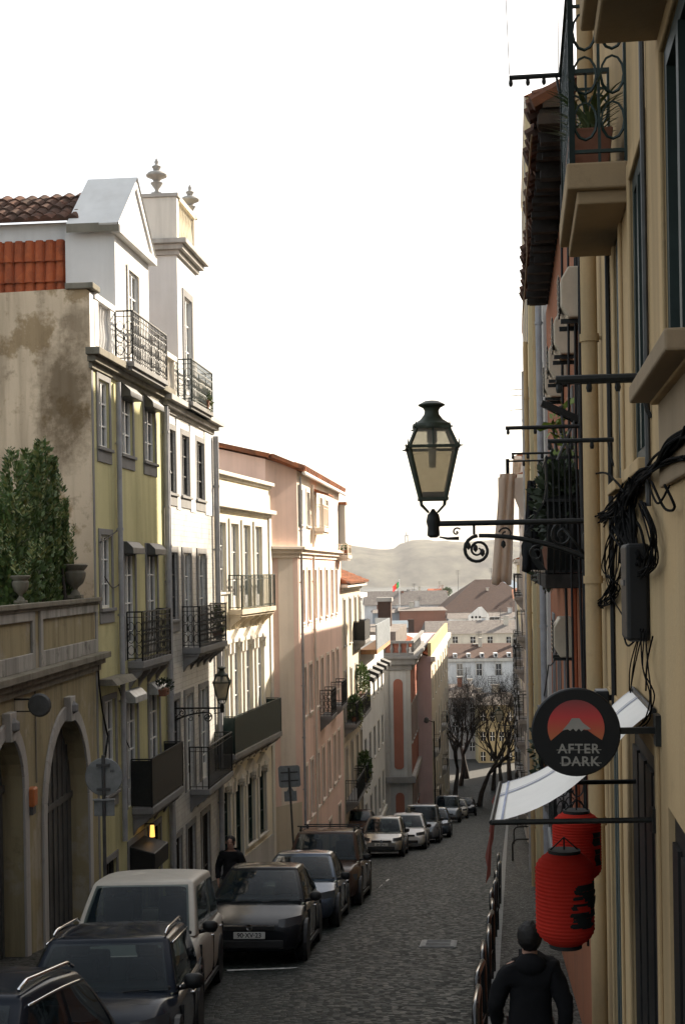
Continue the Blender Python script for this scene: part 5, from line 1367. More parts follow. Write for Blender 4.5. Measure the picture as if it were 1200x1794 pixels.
# ------------------------------------------------------------------ red paper lanterns
REDL = cloth('red_lantern_paper', (.52, .035, .022), .35); BLKL = plain('lantern_black', (.012, .013, .012), .7)
def plantern(label, px, pyt, pyb, wpx, d, marks, ang=0):
    c = P(px, (pyt+pyb)/2, d); h = (pyb-pyt)/FPX*d; r = wpx/2/FPX*d
    t = thing('paper_lantern', label, 'lantern', c, ang, 'red paper lanterns under the awning')
    N_ = 96; prof = []
    for i in range(N_+1):
        f = i/N_; z = -h/2+h*f
        e = abs(2*f-1); rr = r*(1-max(0, (e-.62)/.38)**2.2*.42) if e < 1 else r*.58
        rr += .0032*math.cos(i*PI/2)
        prof.append((rr, z))
    m = MB(); m.lathe(prof, REDL, n=36); m.build('shade', t, smooth=True, recalc=False)
    m = MB()
    z = -h/2-.012; m.lathe([(r*.52, z-.012), (r*.56, z-.012), (r*.56, z+.03), (r*.52, z+.03)], BLKL, n=24); m.build('ring', t); m = MB(); z = h/2-.012; m.lathe([(r*.52, z-.012), (r*.56, z-.012), (r*.56, z+.03), (r*.52, z+.03)], BLKL, n=24); m.tube([(-r*.54, 0, z+.02), (0, 0, z+.1), (r*.54, 0, z+.02)], .005, BLKL, 5)
    m.tube([(0, 0, h/2), (0, 0, h/2+.09)], .005, BLKL, 5); m.build('ring', t)
    # brushed black print wrapped on the paper
    def rr_at(z):
        f = (z+h/2)/h; k = max(0, min(N_, int(f*N_))); return prof[k][0]+.0045
    m = MB()
    for (a0, a1, z0, z1) in marks:
        n = max(2, int(abs(a1-a0)/6)); k = max(2, int(abs(z1-z0)/.1)); rows = []
        for j in range(k+1):
            zz = (z0+(z1-z0)*j/k)*h/2
            wig = 2.5*math.sin(j*2.1+a0)
            rows.append([(rr_at(zz)*math.cos(math.radians(-90+a0+(a1-a0)*i/n+wig)), rr_at(zz)*math.sin(math.radians(-90+a0+(a1-a0)*i/n+wig)), zz) for i in range(n+1)])
        m.grid(rows, BLKL)
    m.build('print', t, smooth=True, recalc=False)
    return t
MK = [(12, 70, .36, .22), (26, 80, .24, .12), (40, 78, .1, -.1), (6, 40, .0, -.06), (8, 60, -.24, -.36), (4, 58, -.46, -.54), (16, 36, -.3, -.5), (14, 64, .40, .30), (20, 74, .30, .14), (8, 30, .16, .08), (30, 66, .14, .03), (48, 70, .03, -.32), (4, 16, -.06, -.14), (2, 44, -.20, -.29), (6, 52, -.31, -.40), (2, 34, -.43, -.52), (24, 50, -.40, -.56), (10, 22, .30, .2), (56, 68, .44, .36)]
plantern('front red paper lantern with black brushed print under the awning', 989, 1494, 1652, 101, 8.05, MK)
plantern('smaller red paper lantern partly behind the front one', 1010, 1424, 1540, 84, 8.9, [(30, 60, .5, .1), (36, 58, 0, -.5)])
# ------------------------------------------------------------------ cars
def carglass():
    m, nt, N, L, B = _nt('car_glass'); v = _map(N, L, (1, 1, 1))
    L.new(_mix(N, L, _noise(N, L, 2, 3, v), (.004, .010, .014), (.010, .020, .028)), B.inputs['Base Color']); B.inputs['Roughness'].default_value = .02; B.inputs['Specular IOR Level'].default_value = .3
    tp = N.new('ShaderNodeBsdfTransparent'); tp.inputs[0].default_value = (.55, .66, .66, 1)
    mx = N.new('ShaderNodeMixShader'); mx.inputs[0].default_value = .5; L.new(B.outputs[0], mx.inputs[1]); L.new(tp.outputs[0], mx.inputs[2]); L.new(mx.outputs[0], N['Material Output'].inputs[0]); return m
CGL = carglass(); SEATM = plain('seat_fabric', (.035, .036, .04), .9); DASH = plain('dashboard', (.018, .018, .019), .7)
TYRE = plain('tyre', (.012, .012, .012), .85); RIM = plain('alloy', (.30, .30, .31), .3, .8); CHROME = plain('chrome', (.65, .65, .65), .12, 1.0, var=.05)
LENS = glassm('headlight_lens', (.035, .037, .04), .08, .25); PLATE = plain('number_plate', (.45, .45, .43), .5, var=.1); TRIM = plain('black_trim', (.012, .012, .012), .5); REDLENS = plain('tail_lens', (.25, .01, .01), .2)
def paint(name, col, metal=.0, rough=.16): return plain(name, col, rough, metal, var=.08, coat=.0, spec=.06)
def car(name, label, cat, pos, pm, L=4.2, W=1.76, H=1.45, belt=.94, wsx=.95, wst=1.75, rr=.30, rrt=.85, hood=.80, roofw=.60, rails=None, rack=False, sunroof=False, plate=None, yaw=None, boxy=0.0, lod=0, group='cars parked along the left kerb'):
    """front at -y. wsx: windscreen base behind the nose, wst: windscreen top behind the nose; rr / rrt: rear glass base / top ahead of the tail"""
    yaw = -math.atan(.1) if yaw is None else yaw
    t = thing(name, label, cat, pos, 0, group, rot=(-math.atan(SLOPE), 0, yaw))
    hw = W/2; f0 = -L/2; f1 = L/2
    stn = [(f0+.0, .70, .28, .48, .56), (f0+.03, .78, .22, .52, .62), (f0+.16, .88, .19, .60, hood-.13), (f0+.42, .95, .18, .68, hood-.05), (f0+wsx*.72, .98, .18, belt-.20, hood+.03), (f0+wsx, .99, .18, belt-.13, belt-.02),
           (f0+wst, 1, .18, belt-.10, belt), (0.25, 1, .18, belt-.09, belt+.01), (f1-rrt, 1, .18, belt-.07, belt+.03), (f1-rr, .98, .19, belt-.08, belt+.02), (f1-.12, .93, .22, belt-.14, belt-.04), (f1-.02, .86, .27, belt-.25, belt-.13), (f1, .80, .32, belt-.35, belt-.22)]
    m = MB(); rings = []
    for y, w, zb, zs, zt in stn:
        w *= hw
        half = [(0, zb), (.7*w, zb), (.93*w, zb+.03), (w*.985, zb+.14), (w, zb+.30*(zs-zb)+.1), (w*.99, zs-.03), (w*.955, zs+.03), (w*.86, zt-.025), (w*.78, zt-.006), (w*.45, zt+.012), (0, zt+.022)]
        rings.append([(x, y, z) for x, z in half] + [(-x, y, z) for x, z in half[-2:0:-1]])
    m.grid(rings, pm, closed=True)
    n = len(rings[0])
    for r_, rv in ((rings[0], 1), (rings[-1], 0)):
        cx = sum(p[2] for p in r_)/n; m.add([(0, r_[0][1], cx)]+r_, [(0, 1+i, 1+(i+1) % n) for i in range(n)], pm)
    # cabin shell
    yf0, yf1, yr0, yr1 = f0+wsx, f0+wst, f1-rr, f1-rrt; h0 = hw*.90; h1 = hw*roofw/.86*.98 if roofw < .8 else hw*roofw
    zr = H-.07; zb_ = belt-.03
    def lerp(a, b, u): return a+(b-a)*u
    def hwt(u): return lerp(h0, h1, u**1.25)
    def yf(u): return lerp(yf0, yf1, u)-.05*math.sin(PI*u)
    def yr(u): return lerp(yr0, yr1, u)+.05*math.sin(PI*u)
    def zz(u): return lerp(zb_, zr, u)
    BF, BR = .17, .10
    def F(x, u): return Vector((x*hwt(u), yf(u)+BF*x*x, zz(u)+.012*(1-x*x)*u))
    def S(v, u, sg): return Vector((sg*(hwt(u)+.025*math.sin(PI*v)), lerp(yf(u)+BF, yr(u)-BR, v), zz(u)+.03*math.sin(PI*v)*u))
    def Rr(x, u): return Vector((x*hwt(u), yr(u)-BR*x*x, zz(u)+.012*(1-x*x)*u))
    us = [0, .06, .14, .4, .65, .87, .94, 1.0]; cab = []; FC_ = (-1, -.95, -.86, -.4, 0, .4, .86, .95, 1); SV = (.03, .09, .28, .455, .535, .7, .86, .95); RC = (1, .92, .82, .4, 0, -.4, -.82, -.92, -1)
    for u in us:
        ring = [F(x, u) for x in FC_] + [S(v, u, 1) for v in SV] + [Rr(x, u) for x in RC] + [S(v, u, -1) for v in SV[::-1]]
        cab.append(ring)
    cen = Vector((0, (yf(1)+yr(1))/2, zr))
    for k, up in ((.965, .030), (.86, .052), (.6, .066), (.3, .072)):
        cab.append([Vector((cen.x+(p.x-cen.x)*k, cen.y+(p.y-cen.y)*k, p.z+up)) for p in cab[7]])
    nc = len(cab[0]); vs = [p for r_ in cab for p in r_]; fs = []
    for i in range(len(cab)-1):
        for j in range(nc):
            if 1 <= i <= 5 and 2 <= j <= 5: continue                      # windscreen opening
            if 2 <= i <= 4 and j in (10, 11, 13, 14, 15): continue       # side openings
            if 2 <= i <= 5 and 19 <= j <= 22: continue                   # rear opening
            if 2 <= i <= 4 and j in (27, 28, 29, 31, 32): continue
            fs.append((i*nc+j, i*nc+(j+1) % nc, (i+1)*nc+(j+1) % nc, (i+1)*nc+j))
    m.add(vs, fs, pm); m.poly(cab[-1], pm)
    body = m.build('body', t, smooth=True, subsurf=1 if lod else 2)
    # cabin interior: dash, seats, steering wheel
    it = MB(); it.box(-h0*.93, h0*.93, yf0+.16, yf0+.62, belt-.1, belt+.035, DASH); it.box(-h0*.93, h0*.93, yf0+.62, yr0-.12, belt-.1, belt+.02, DASH); ino = it.build('interior', t, bevel=.02)
    for sx in (-.48, .48):
        for ys, nm_ in ((yf1+.38, 'front'), (min(yr1-.35, yf1+1.25), 'rear')):
            se = MB(); se.box(sx*h0-.21, sx*h0+.21, ys, ys+.14, belt, zr-.20, SEATM); se.box(sx*h0-.12, sx*h0+.12, ys+.02, ys+.10, zr-.17, zr-.02, SEATM); se.build('seat', ino, bevel=.04)
    sw = MB(); sw.tube([(.46*h0+.17*math.cos(a), yf0+.68-.06*math.sin(a), belt+.07+.15*math.sin(a)) for a in [2*PI*k/14 for k in range(14)]], .014, DASH, 5, True); sw.build('steering_wheel', ino)
    # glass
    def patch(fn, a0, a1, u0, u1, off, na=10, nu=6):
        rows = []
        for j in range(nu+1):
            u = lerp(u0, u1, j/nu); rows.append([fn(lerp(a0(u), a1(u), i/na), u)+off for i in range(na+1)])
        return rows
    g = MB(); g.grid(patch(F, lambda u: -.90, lambda u: .90, .03, .95, Vector((0, -.022, .016))), CGL); w = g.build('windscreen', t, smooth=True, recalc=False)
    wp_ = MB()
    for x0, x1 in ((-.55, .0), (.12, .66)): wp_.tube([F(x0, .0)+Vector((0, -.05, .02)), F(lerp(x0, x1, .5), .03)+Vector((0, -.05, .03)), F(x1, .05)+Vector((0, -.045, .025))], .009, TRIM, 5)
    wp_.build('wiper', w)
    g = MB(); g.grid(patch(Rr, lambda u: -.86, lambda u: .86, .12, .92, Vector((0, .022, .016))), CGL); g.build('rear_window', t, smooth=True, recalc=False)
    for sg in (1, -1):
        off = Vector((sg*.016, 0, .004))
        if rails is CHROME:
            ct = MB(); ct.tube([S(v, .94, sg)+Vector((sg*.018, 0, 0)) for v in [.05+.86*i/10 for i in range(11)]], .012, CHROME, 5); ct.tube([S(v, .06, sg)+Vector((sg*.02, 0, 0)) for v in [.06+.84*i/10 for i in range(11)]], .010, CHROME, 5); ct.build('window_trim', t, smooth=True)
        for k, (va, vb) in enumerate(((.055, .475), (.515, .90))):
            g = MB(); fn = lambda v, u: S(v, u, sg)
            g.grid(patch(fn, lambda u, va=va: va, lambda u, vb=vb: vb, .10, .90, off, 8, 5), CGL); o = g.build('side_window', t, smooth=True, recalc=False)
        mm = MB(); c = S(.10, .02, sg)+Vector((sg*.15, .02, .07))
        mm.lathe([(0, -.09), (.06, -.075), (.085, -.02), (.085, .04), (.05, .075), (0, .08)], TRIM, n=12, M=Matrix.Translation(c) @ Matrix.Diagonal((1.25, .8, .95, 1)))
        mm.beam(S(.10, .02, sg), c+Vector((-sg*.06, 0, -.05)), .05, .05, TRIM); mi_ = mm.build('side_mirror', t, smooth=True)
        g = MB(); g.lathe([(.0, 0), (.07, 0), (.0, .005)], CHROME, n=12, M=Matrix.Translation(c+Vector((0, .062, 0))) @ Matrix.Rotation(-PI/2, 4, 'X')); g.build('mirror_glass', mi_)
        # headlight wrapped round the corner
        hl = MB(); rows = []
        for k in range(5):
            zz_ = .585+.14*k/4+.0; rows.append([(sg*hw*(.52+.40*j/6), f0+.055+.30*(j/6)**2.2+.10*(k/4), zz_+.05*j/6) for j in range(7)])
        hl.grid([[Vector(p)+Vector((0, -.03, 0)) for p in r_] for r_ in rows], LENS); hl.build('headlight', t, smooth=True, recalc=False)
        tl = MB(); tl.box(sg*hw*.93-.1, sg*hw*.93+.02, f1-.2, f1-.05, belt-.32, belt-.08, REDLENS); tl.build('tail_light', t, bevel=.03)
        hd = MB()
        for v in (.44, .84):
            p = Vector((sg*hw*.99, lerp(yf0+BF, yr0-BR, v), belt-.17)); hd.box(p.x-.015, p.x+.022, p.y-.09, p.y+.09, p.z-.012, p.z+.012, CHROME)
        hd.build('door_handle', t, bevel=.008)
        dl = MB()
        for v in (.0, .49, .93):
            y = lerp(yf0+.1, yr0-BR, v); dl.box(sg*hw*.965-.0, sg*hw*.965+sg*.037, y-.004, y+.004, .30, belt-.14, TRIM)
        dl.box(sg*hw*.97, sg*(hw+.006), f0+.75, f1-.75, .20, .27, TRIM); dl.build('door_seam', t)
        for y in (f0+.78, f1-.80):
            wh = MB(); x = sg*(hw-.11)
            M = Matrix.Translation((x, y, .31)) @ Matrix.Rotation(PI/2, 4, 'Y')
            arch_ = MB(); arch_.lathe([(.30, -.03), (.375, -.03), (.375, .03), (.30, .03)], TRIM, n=20, M=Matrix.Translation((sg*(hw-.022), y, .32)) @ Matrix.Rotation(PI/2, 4, 'Y')); arch_.build('wheel_arch', t)
            wh.lathe([(.2, -.1), (.29, -.1), (.31, -.07), (.31, .07), (.29, .1), (.2, .1)], TYRE, n=22, M=M); o = wh.build('wheel', t, smooth=True, autosmooth=40)
            rm = MB(); rm.lathe([(0, -.08), (.2, -.09), (.2, .09), (0, .08)], RIM, n=16, M=M)
            rm.build('rim', o)
    fr = MB(); fr.box(-hw*.46, hw*.46, f0-.012, f0+.03, .565, .63, TRIM); gr = fr.build('grille', t, bevel=.01)
    ch = MB(); ch.beam((-hw*.46, f0-.016, .64), (hw*.46, f0-.016, .64), .014, .018, CHROME); ch.lathe([(.055, 0), (.055, .012), (.04, .012), (.04, 0)], CHROME, n=16, M=Matrix.Translation((0, f0-.012, .61)) @ Matrix.Rotation(PI/2, 4, 'X')); ch.box(-.045, .045, f0-.024, f0-.014, .605, .615, CHROME); ch.build('badge', gr)
    b = MB(); b.box(-hw*.62, hw*.62, f0-.012, f0+.05, .27, .41, TRIM); b.build('lower_intake', t, bevel=.02)
    if plate:
        pl = MB(); pl.box(-.26, .26, f0-.035, f0-.014, .43, .54, PLATE); po = pl.build('number_plate', t, bevel=.006)
        text_mesh('characters', plate, .105, TRIM, po, (0, f0-.0365, .485), (PI/2, 0, 0), 1.0)
    if rails is not None:
        for sg in (1, -1):
            rl = MB(); pts = [Vector((sg*h1*.93, lerp(yf1+.22, yr1-.18, i/8), H+(.0 if i in (0, 8) else .045))) for i in range(9)]; rl.tube(pts, .017, rails, 6); rl.build('roof_rail', t, smooth=True)
    if rack:
        rk = MB()
        for y in (yf1+.45, yr1-.4):
            rk.beam((-h1*1.05, y, H+.09), (h1*1.05, y, H+.09), .06, .03, TRIM)
            for sg in (1, -1): rk.beam((sg*h1*.93, y, H-.03), (sg*h1*.93, y, H+.09), .05, .05, TRIM)
        rk.build('roof_rack', t)
    if sunroof:
        g = MB(); g.add([(-h1*.72, yf1+.2, H+.003), (h1*.72, yf1+.2, H+.003), (h1*.68, yf1+1.0, H+.013), (-h1*.68, yf1+1.0, H+.013)], [(0, 1, 2, 3)], CGL); g.build('sunroof', t, recalc=False)
    return t
P_NAVY = paint('navy_paint', (.012, .016, .024)); P_SILV = paint('silver_paint', (.42, .395, .345), .0, .35); P_BLK = paint('black_car_paint', (.010, .011, .013)); P_BLUE = paint('slate_blue_paint', (.06, .075, .10), .5)
P_BRN = paint('dark_brown_paint', (.055, .031, .022), .0); P_GOLD = paint('warm_silver_paint', (.30, .285, .26), .6); P_WHT = paint('white_car_paint', (.55, .56, .57), .1); P_GREY = paint('grey_car_paint', (.14, .15, .16), .5)
def carpos(px, py_ground, d, L):
    """centre of the front bumper at (px) and depth d -> car centre"""
    u = lv(px, py_ground)[0]; dir_ = Vector((.0995, .995))
    x, y = u/FPX*d, d; c = Vector((x, y))+dir_*L/2
    return (c.x, c.y, road(c.y)+.01)
def carat(xr, d, L, W, dr=.0995):
    """right flank at photo column xr near the front bumper"""
    u = lv(xr, 1600)[0]; x = u/FPX*d - W/2; c = Vector((x, d))+Vector((dr, 1)).normalized()*L/2
    return (c.x, c.y, road(c.y)+.01)
car('parked_car', 'dark car cut off by the bottom left corner, nearest of the parked row', 'car', (-2.80, 9.55, road(9.55)+.12), P_NAVY, L=4.3, W=1.8, H=1.5, wsx=1.05, wst=1.8, rails=CHROME)
car('parked_car', 'dark navy hatchback with chrome roof rails parked in front of the silver van', 'car', carat(296, 13.2, 3.9, 1.70, -.015), P_NAVY, yaw=.015, L=3.9, W=1.70, H=1.38, belt=.88, wsx=1.02, wst=1.55, rr=.12, rrt=.35, hood=.86, roofw=.66, rails=CHROME)
car('parked_van', 'silver people carrier with a tall windscreen behind the navy hatchback', 'van', carat(339, 17.9, 4.5, 1.80, 0), P_SILV, yaw=0, L=4.5, W=1.80, H=1.66, belt=.98, wsx=.78, wst=1.55, rr=.06, rrt=.25, hood=.90, roofw=.68)
car('parked_car', 'glossy black hatchback with a chrome grille bar and a front number plate', 'car', carat(532, 23.2, 4.4, 1.80, .055), P_BLK, yaw=-.055, L=4.4, W=1.80, H=1.48, wsx=1.1, wst=1.95, rr=.25, rrt=.8, plate='90·XV·23')
car('parked_car', 'slate blue car with a sloping windscreen wedged between the black hatchback and the brown estate', 'car', carat(590, 28.6, 4.3, 1.74, .07), P_BLUE, yaw=-.07, L=4.3, W=1.74, H=1.45, wsx=1.05, wst=1.85, rr=.5, rrt=1.1)
car('parked_car', 'dark brown tall estate car with black roof bars beside the leaning road sign', 'car', carat(630, 33.6, 4.7, 1.95, .085), P_BRN, yaw=-.085, L=4.7, W=1.95, H=1.74, belt=1.05, wsx=1.15, wst=1.85, rr=.12, rrt=.45, hood=.95, roofw=.66, rails=TRIM, rack=True)
car('parked_car', 'warm silver small hatchback with rounded headlights beneath the white building', 'car', carat(708, 55.5, 3.9, 1.72), P_GOLD, L=3.9, W=1.72, H=1.52, wsx=.9, wst=1.55, rr=.15, rrt=.5, roofw=.64, plate='26·QF·61', lod=1)
car('parked_car', 'white car just behind the warm silver hatchback', 'car', carat(748, 61.0, 4.3, 1.78), P_WHT, L=4.3, W=1.78, H=1.5, lod=1)
car('parked_van', 'grey tall car with a big windscreen behind the white car', 'van', carat(772, 66.8, 4.4, 1.82), P_GREY, L=4.4, W=1.82, H=1.78, belt=1.05, wsx=.8, wst=1.45, rr=.08, rrt=.3, hood=.92, roofw=.68, lod=1)
car('parked_car', 'dark small car at the end of the tight row before the gap', 'car', carat(791, 73.0, 4.1, 1.74), P_BLUE, L=4.1, W=1.74, H=1.5, lod=1)
car('parked_van', 'pale roofed tall car parked below the red building near the bare trees', 'van', carat(809, 98, 4.6, 1.85), P_GREY, L=4.6, W=1.85, H=1.85, belt=1.1, wsx=.85, wst=1.5, rr=.08, rrt=.3, hood=.95, roofw=.7, lod=1)
car('parked_car', 'far car with a shining windscreen at the bottom of the street', 'car', carat(822, 108, 4.2, 1.76), P_SILV, lod=1)
car('parked_car', 'farthest car, tucked by the tree trunks at the bottom of the street', 'car', carat(837, 116, 4.2, 1.76), P_BLK, lod=1)
car('parked_car', 'dark red car half hidden against the white building behind the silver hatchback', 'car', (carat(690, 66, 4.2, 1.76)[0]-.9, 70, road(70)+.12), P_BRN, lod=1)

# ------------------------------------------------------------------ traffic signs seen from behind
SIGNB = plain('sign_back', (.24, .25, .25), .45, .4, var=.2, vs=9)
sp0 = Vector((lv(182, 1400)[0]/FPX*23.4, 23.4, 0)); gz = road(23.4)+.13
t = thing('round_traffic_sign', 'back of a round grey traffic sign on a dark post before the arched gates', 'road sign', (sp0.x, sp0.y, gz))
zc = P(182, 1362, 23.4).z-gz; m = MB(); m.tube([(0, .03, 0), (0, .03, zc+.36)], .03, DGREY, 10); m.build('post', t)
m = MB(); m.lathe([(0, -.012), (.305, -.012), (.315, 0), (.305, .01), (0, .01)], SIGNB, n=36, M=Matrix.Translation((0, .065, zc)) @ Matrix.Rotation(PI/2, 4, 'X')); d_ = m.build('disc', t, bevel=.004)
m = MB()
for z in (zc+.2, zc-.2): m.box(-.11, .11, -.01, .053, z-.02, z+.02, DGREY)
m.build('clamp', d_)
m = MB()
for x in (.12, .145, .17): m.box(x-.004, x+.004, .050, .054, zc+.07, zc+.12, DGREY)
m.box(.105, .185, .050, .0535, zc+.09, zc+.098, DGREY); m.build('print', d_)
m = MB(); zc2 = P(182, 1416, 23.4).z-gz; m.box(-.17, .17, .06, .075, zc2-.14, zc2+.12, SIGNB); m.box(-.18, .18, .0, .06, zc2+.12, zc2+.15, SIGNB); m.build('small_plate', t, bevel=.006)
sd = 41.0; gp = Vector((lv(517, 1480)[0]/FPX*sd, sd, road(sd)+.13)); tp = P(506, 1345, sd)
t = thing('square_traffic_sign', 'back of a square grey road sign on a leaning thin post by the cream house', 'road sign', gp)
ax = (tp-gp); m = MB(); m.tube([(0, .03, 0), ax+Vector((0, .03, 0))], .03, DGREY, 8); m.build('post', t)
an = math.atan2(ax.x, ax.z)
def tilt(z): return Matrix.Translation(ax*(z/ax.z)) @ Matrix.Rotation(an, 4, 'Y')
zc = P(507, 1361, sd).z-gp.z; m = MB(tilt(zc)); h = 19/FPX*sd; m.prism([(-h, -h+.05), (-h+.05, -h), (h-.05, -h), (h, -h+.05), (h, h-.05), (h-.05, h), (-h+.05, h), (-h, h-.05)], .065, .08, SIGNB); m.box(-h*.8, h*.8, .05, .065, .1, .14, DGREY); m.box(-h*.8, h*.8, .05, .065, -.14, -.1, DGREY); m.build('square_plate', t)
zc = P(510, 1394, sd).z-gp.z; m = MB(tilt(zc)); m.box(-.18, .18, .065, .08, -.17, .12, SIGNB); m.prism([(-.1, .12), (.1, .12), (0, .3)], .065, .08, SIGNB); m.build('small_plate', t)

# ------------------------------------------------------------------ bollards, hoops, lamp post on the right pavement
GLOSS = plain('glossy_black_paint', (.010, .011, .011), .18, coat=.3, spec=.5)
boll = None
blabs = ['black iron kerb hoop cut by the bottom edge of the picture, at the right kerb', 'second black kerb hoop up the right kerb, beside the walking person', 'third black kerb hoop along the right kerb, level with the person\'s shoulders', 'fourth black kerb hoop along the right kerb, above the person\'s head', 'fifth black kerb hoop along the right kerb', 'sixth black kerb hoop along the right kerb, halfway along the row', 'seventh black kerb hoop along the right kerb', 'eighth black kerb hoop along the right kerb, near the awning valance', 'ninth black kerb hoop along the right kerb', 'tenth black kerb hoop along the right kerb, second from the far end', 'farthest black kerb hoop of the row on the right kerb']
for i, d in enumerate((12.4, 14.2, 16.0, 17.8, 19.8, 21.8, 24.0, 26.4, 29.0, 32.0, 35.5)):
    x = KRx(d)+.03+.02*math.sin(i*3); z = road(d)+.13; ra = math.atan2(1, .116)
    if boll is None:
        boll = thing('kerb_hoop', blabs[0], 'barrier', (x, d, z), 0, 'iron hoops along the right kerb', rot=(0, math.atan(SLOPE), ra)); m = MB(); r_ = .16
        pts = [(-.62, 0, -.12), (-.62, 0, .80)]+[(-.62+r_-r_*math.cos(a), 0, .80+r_*math.sin(a)) for a in [PI/2*k/5 for k in range(1, 6)]]+[(.62-r_+r_*math.sin(a), 0, .80+r_*math.cos(a)) for a in [PI/2*k/5 for k in range(0, 5)]]+[(.62, 0, .80), (.62, 0, -.12)]
        m.tube(pts, .032, GLOSS, 10); m.build('frame', boll, smooth=True); m = MB(); m.tube([(-.62, 0, .42), (.62, 0, .42)], .022, GLOSS, 8); m.build('crossbar', boll, smooth=True)
    else: dup(boll, (x, d, z), (.02*math.sin(i*5), math.atan(SLOPE), ra+.03*math.sin(i*4+1)), blabs[i])
hp = None
for i, (px, py, lab) in enumerate(((917, 1508, 'curved iron bicycle hoop nearer to the viewer on the right pavement'), (915, 1478, 'curved iron bicycle hoop behind the other one on the right pavement'))):
    q = RP(px, py, .13)
    if hp is None:
        hp = thing('bicycle_hoop', lab, 'bike rack', q, 0, 'bicycle hoops on the right pavement'); m = MB()
        m.tube([(-.38, 0, 0), (-.38, 0, .55)]+[(-.18-.2*math.cos(a), 0, .55+.2*math.sin(a)) for a in [PI*k/16 for k in range(1, 9)]]+[(.38, 0, .75)], .03, IRON, 8); m.build('tube', hp, smooth=True); m = MB(); m.tube([(.36, 0, 0), (.36, 0, .78)], .03, IRON, 8); m.build('upright', hp)
    else: dup(hp, q, (0, 0, .1), lab)
q = RP(762, 1392)
q = Vector((lv(762, 1390)[0]/FPX*104, 104, road(104)))
t = thing('lamp_post', 'tall thin dark post at the far left pavement by the lilac building', 'post', q)
m = MB(); m.lathe([(.16, 0), (.16, .3), (.09, .5), (.07, 1.2)], IRON, n=10); m.build('base', t); m = MB(); m.tube([(0, 0, 1.1), (0, 0, 7.3)], [.06, .045], IRON, 8); m.tube([(0, 0, 7.2), (-.5, 0, 7.4)], .03, IRON, 6); m.build('pole', t)
m = MB(); m.lathe([(.05, 0), (.2, .1), (.16, .35), (.05, .45)], DGREY, (-.55, 0, 7.15), 8); m.build('lamp_head', t)
q = P(893, 1420, 66); 
# ------------------------------------------------------------------ people
SKIN = plain('skin', (.36, .20, .14), .6, var=.1); HAIRM = plain('dark_hair', (.012, .010, .009), .6, var=.3, vs=20); JACK = cloth('black_jacket', (.010, .010, .011), 0); TROU = cloth('maroon_trousers', (.035, .014, .012), 0); DENIM = cloth('dark_trousers', (.014, .015, .018), 0); SHOE = plain('shoe', (.02, .02, .02), .6)
def skin(name, verts, edges, rad, mat, parent, root=0, sub=2, wrinkle=0):
    me = bpy.data.meshes.new(name); me.from_pydata([tuple(v) for v in verts], edges, []); me.materials.append(mat)
    o = bpy.data.objects.new(name, me); COL.objects.link(o); o.parent = parent
    bm = bmesh.new(); bm.from_mesh(me); lay = bm.verts.layers.skin.verify(); bm.verts.ensure_lookup_table()
    for i, v in enumerate(bm.verts):
        r_ = rad[i]; v[lay].radius = r_ if isinstance(r_, tuple) else (r_, r_); v[lay].use_root = (i == root)
    bm.to_mesh(me); bm.free()
    s = o.modifiers.new('skin', 'SKIN'); s.use_smooth_shade = True
    u = o.modifiers.new('sub', 'SUBSURF'); u.levels = sub; u.render_levels = sub
    dg = bpy.context.evaluated_depsgraph_get(); nm = bpy.data.meshes.new_from_object(o.evaluated_get(dg))
    o.modifiers.clear(); o.data = nm; o.data.name = name
    if wrinkle:
        for v in nm.vertices:
            p = v.co; k = noise.noise(Vector((p.x*11, p.y*11, p.z*16)))+.6*noise.noise(Vector((p.x*24+5, p.y*24, p.z*38)))
            v.co = p+v.normal*k*wrinkle
    return o
def ball(m, c, r, mat, n=16, k=10):
    rows = []
    for i in range(k+1):
        a = -PI/2+PI*i/k; rows.append([(c[0]+r[0]*math.cos(a)*math.cos(2*PI*j/n), c[1]+r[1]*math.cos(a)*math.sin(2*PI*j/n), c[2]+r[2]*math.sin(a)) for j in range(n)])
    m.grid(rows, mat, closed=True)
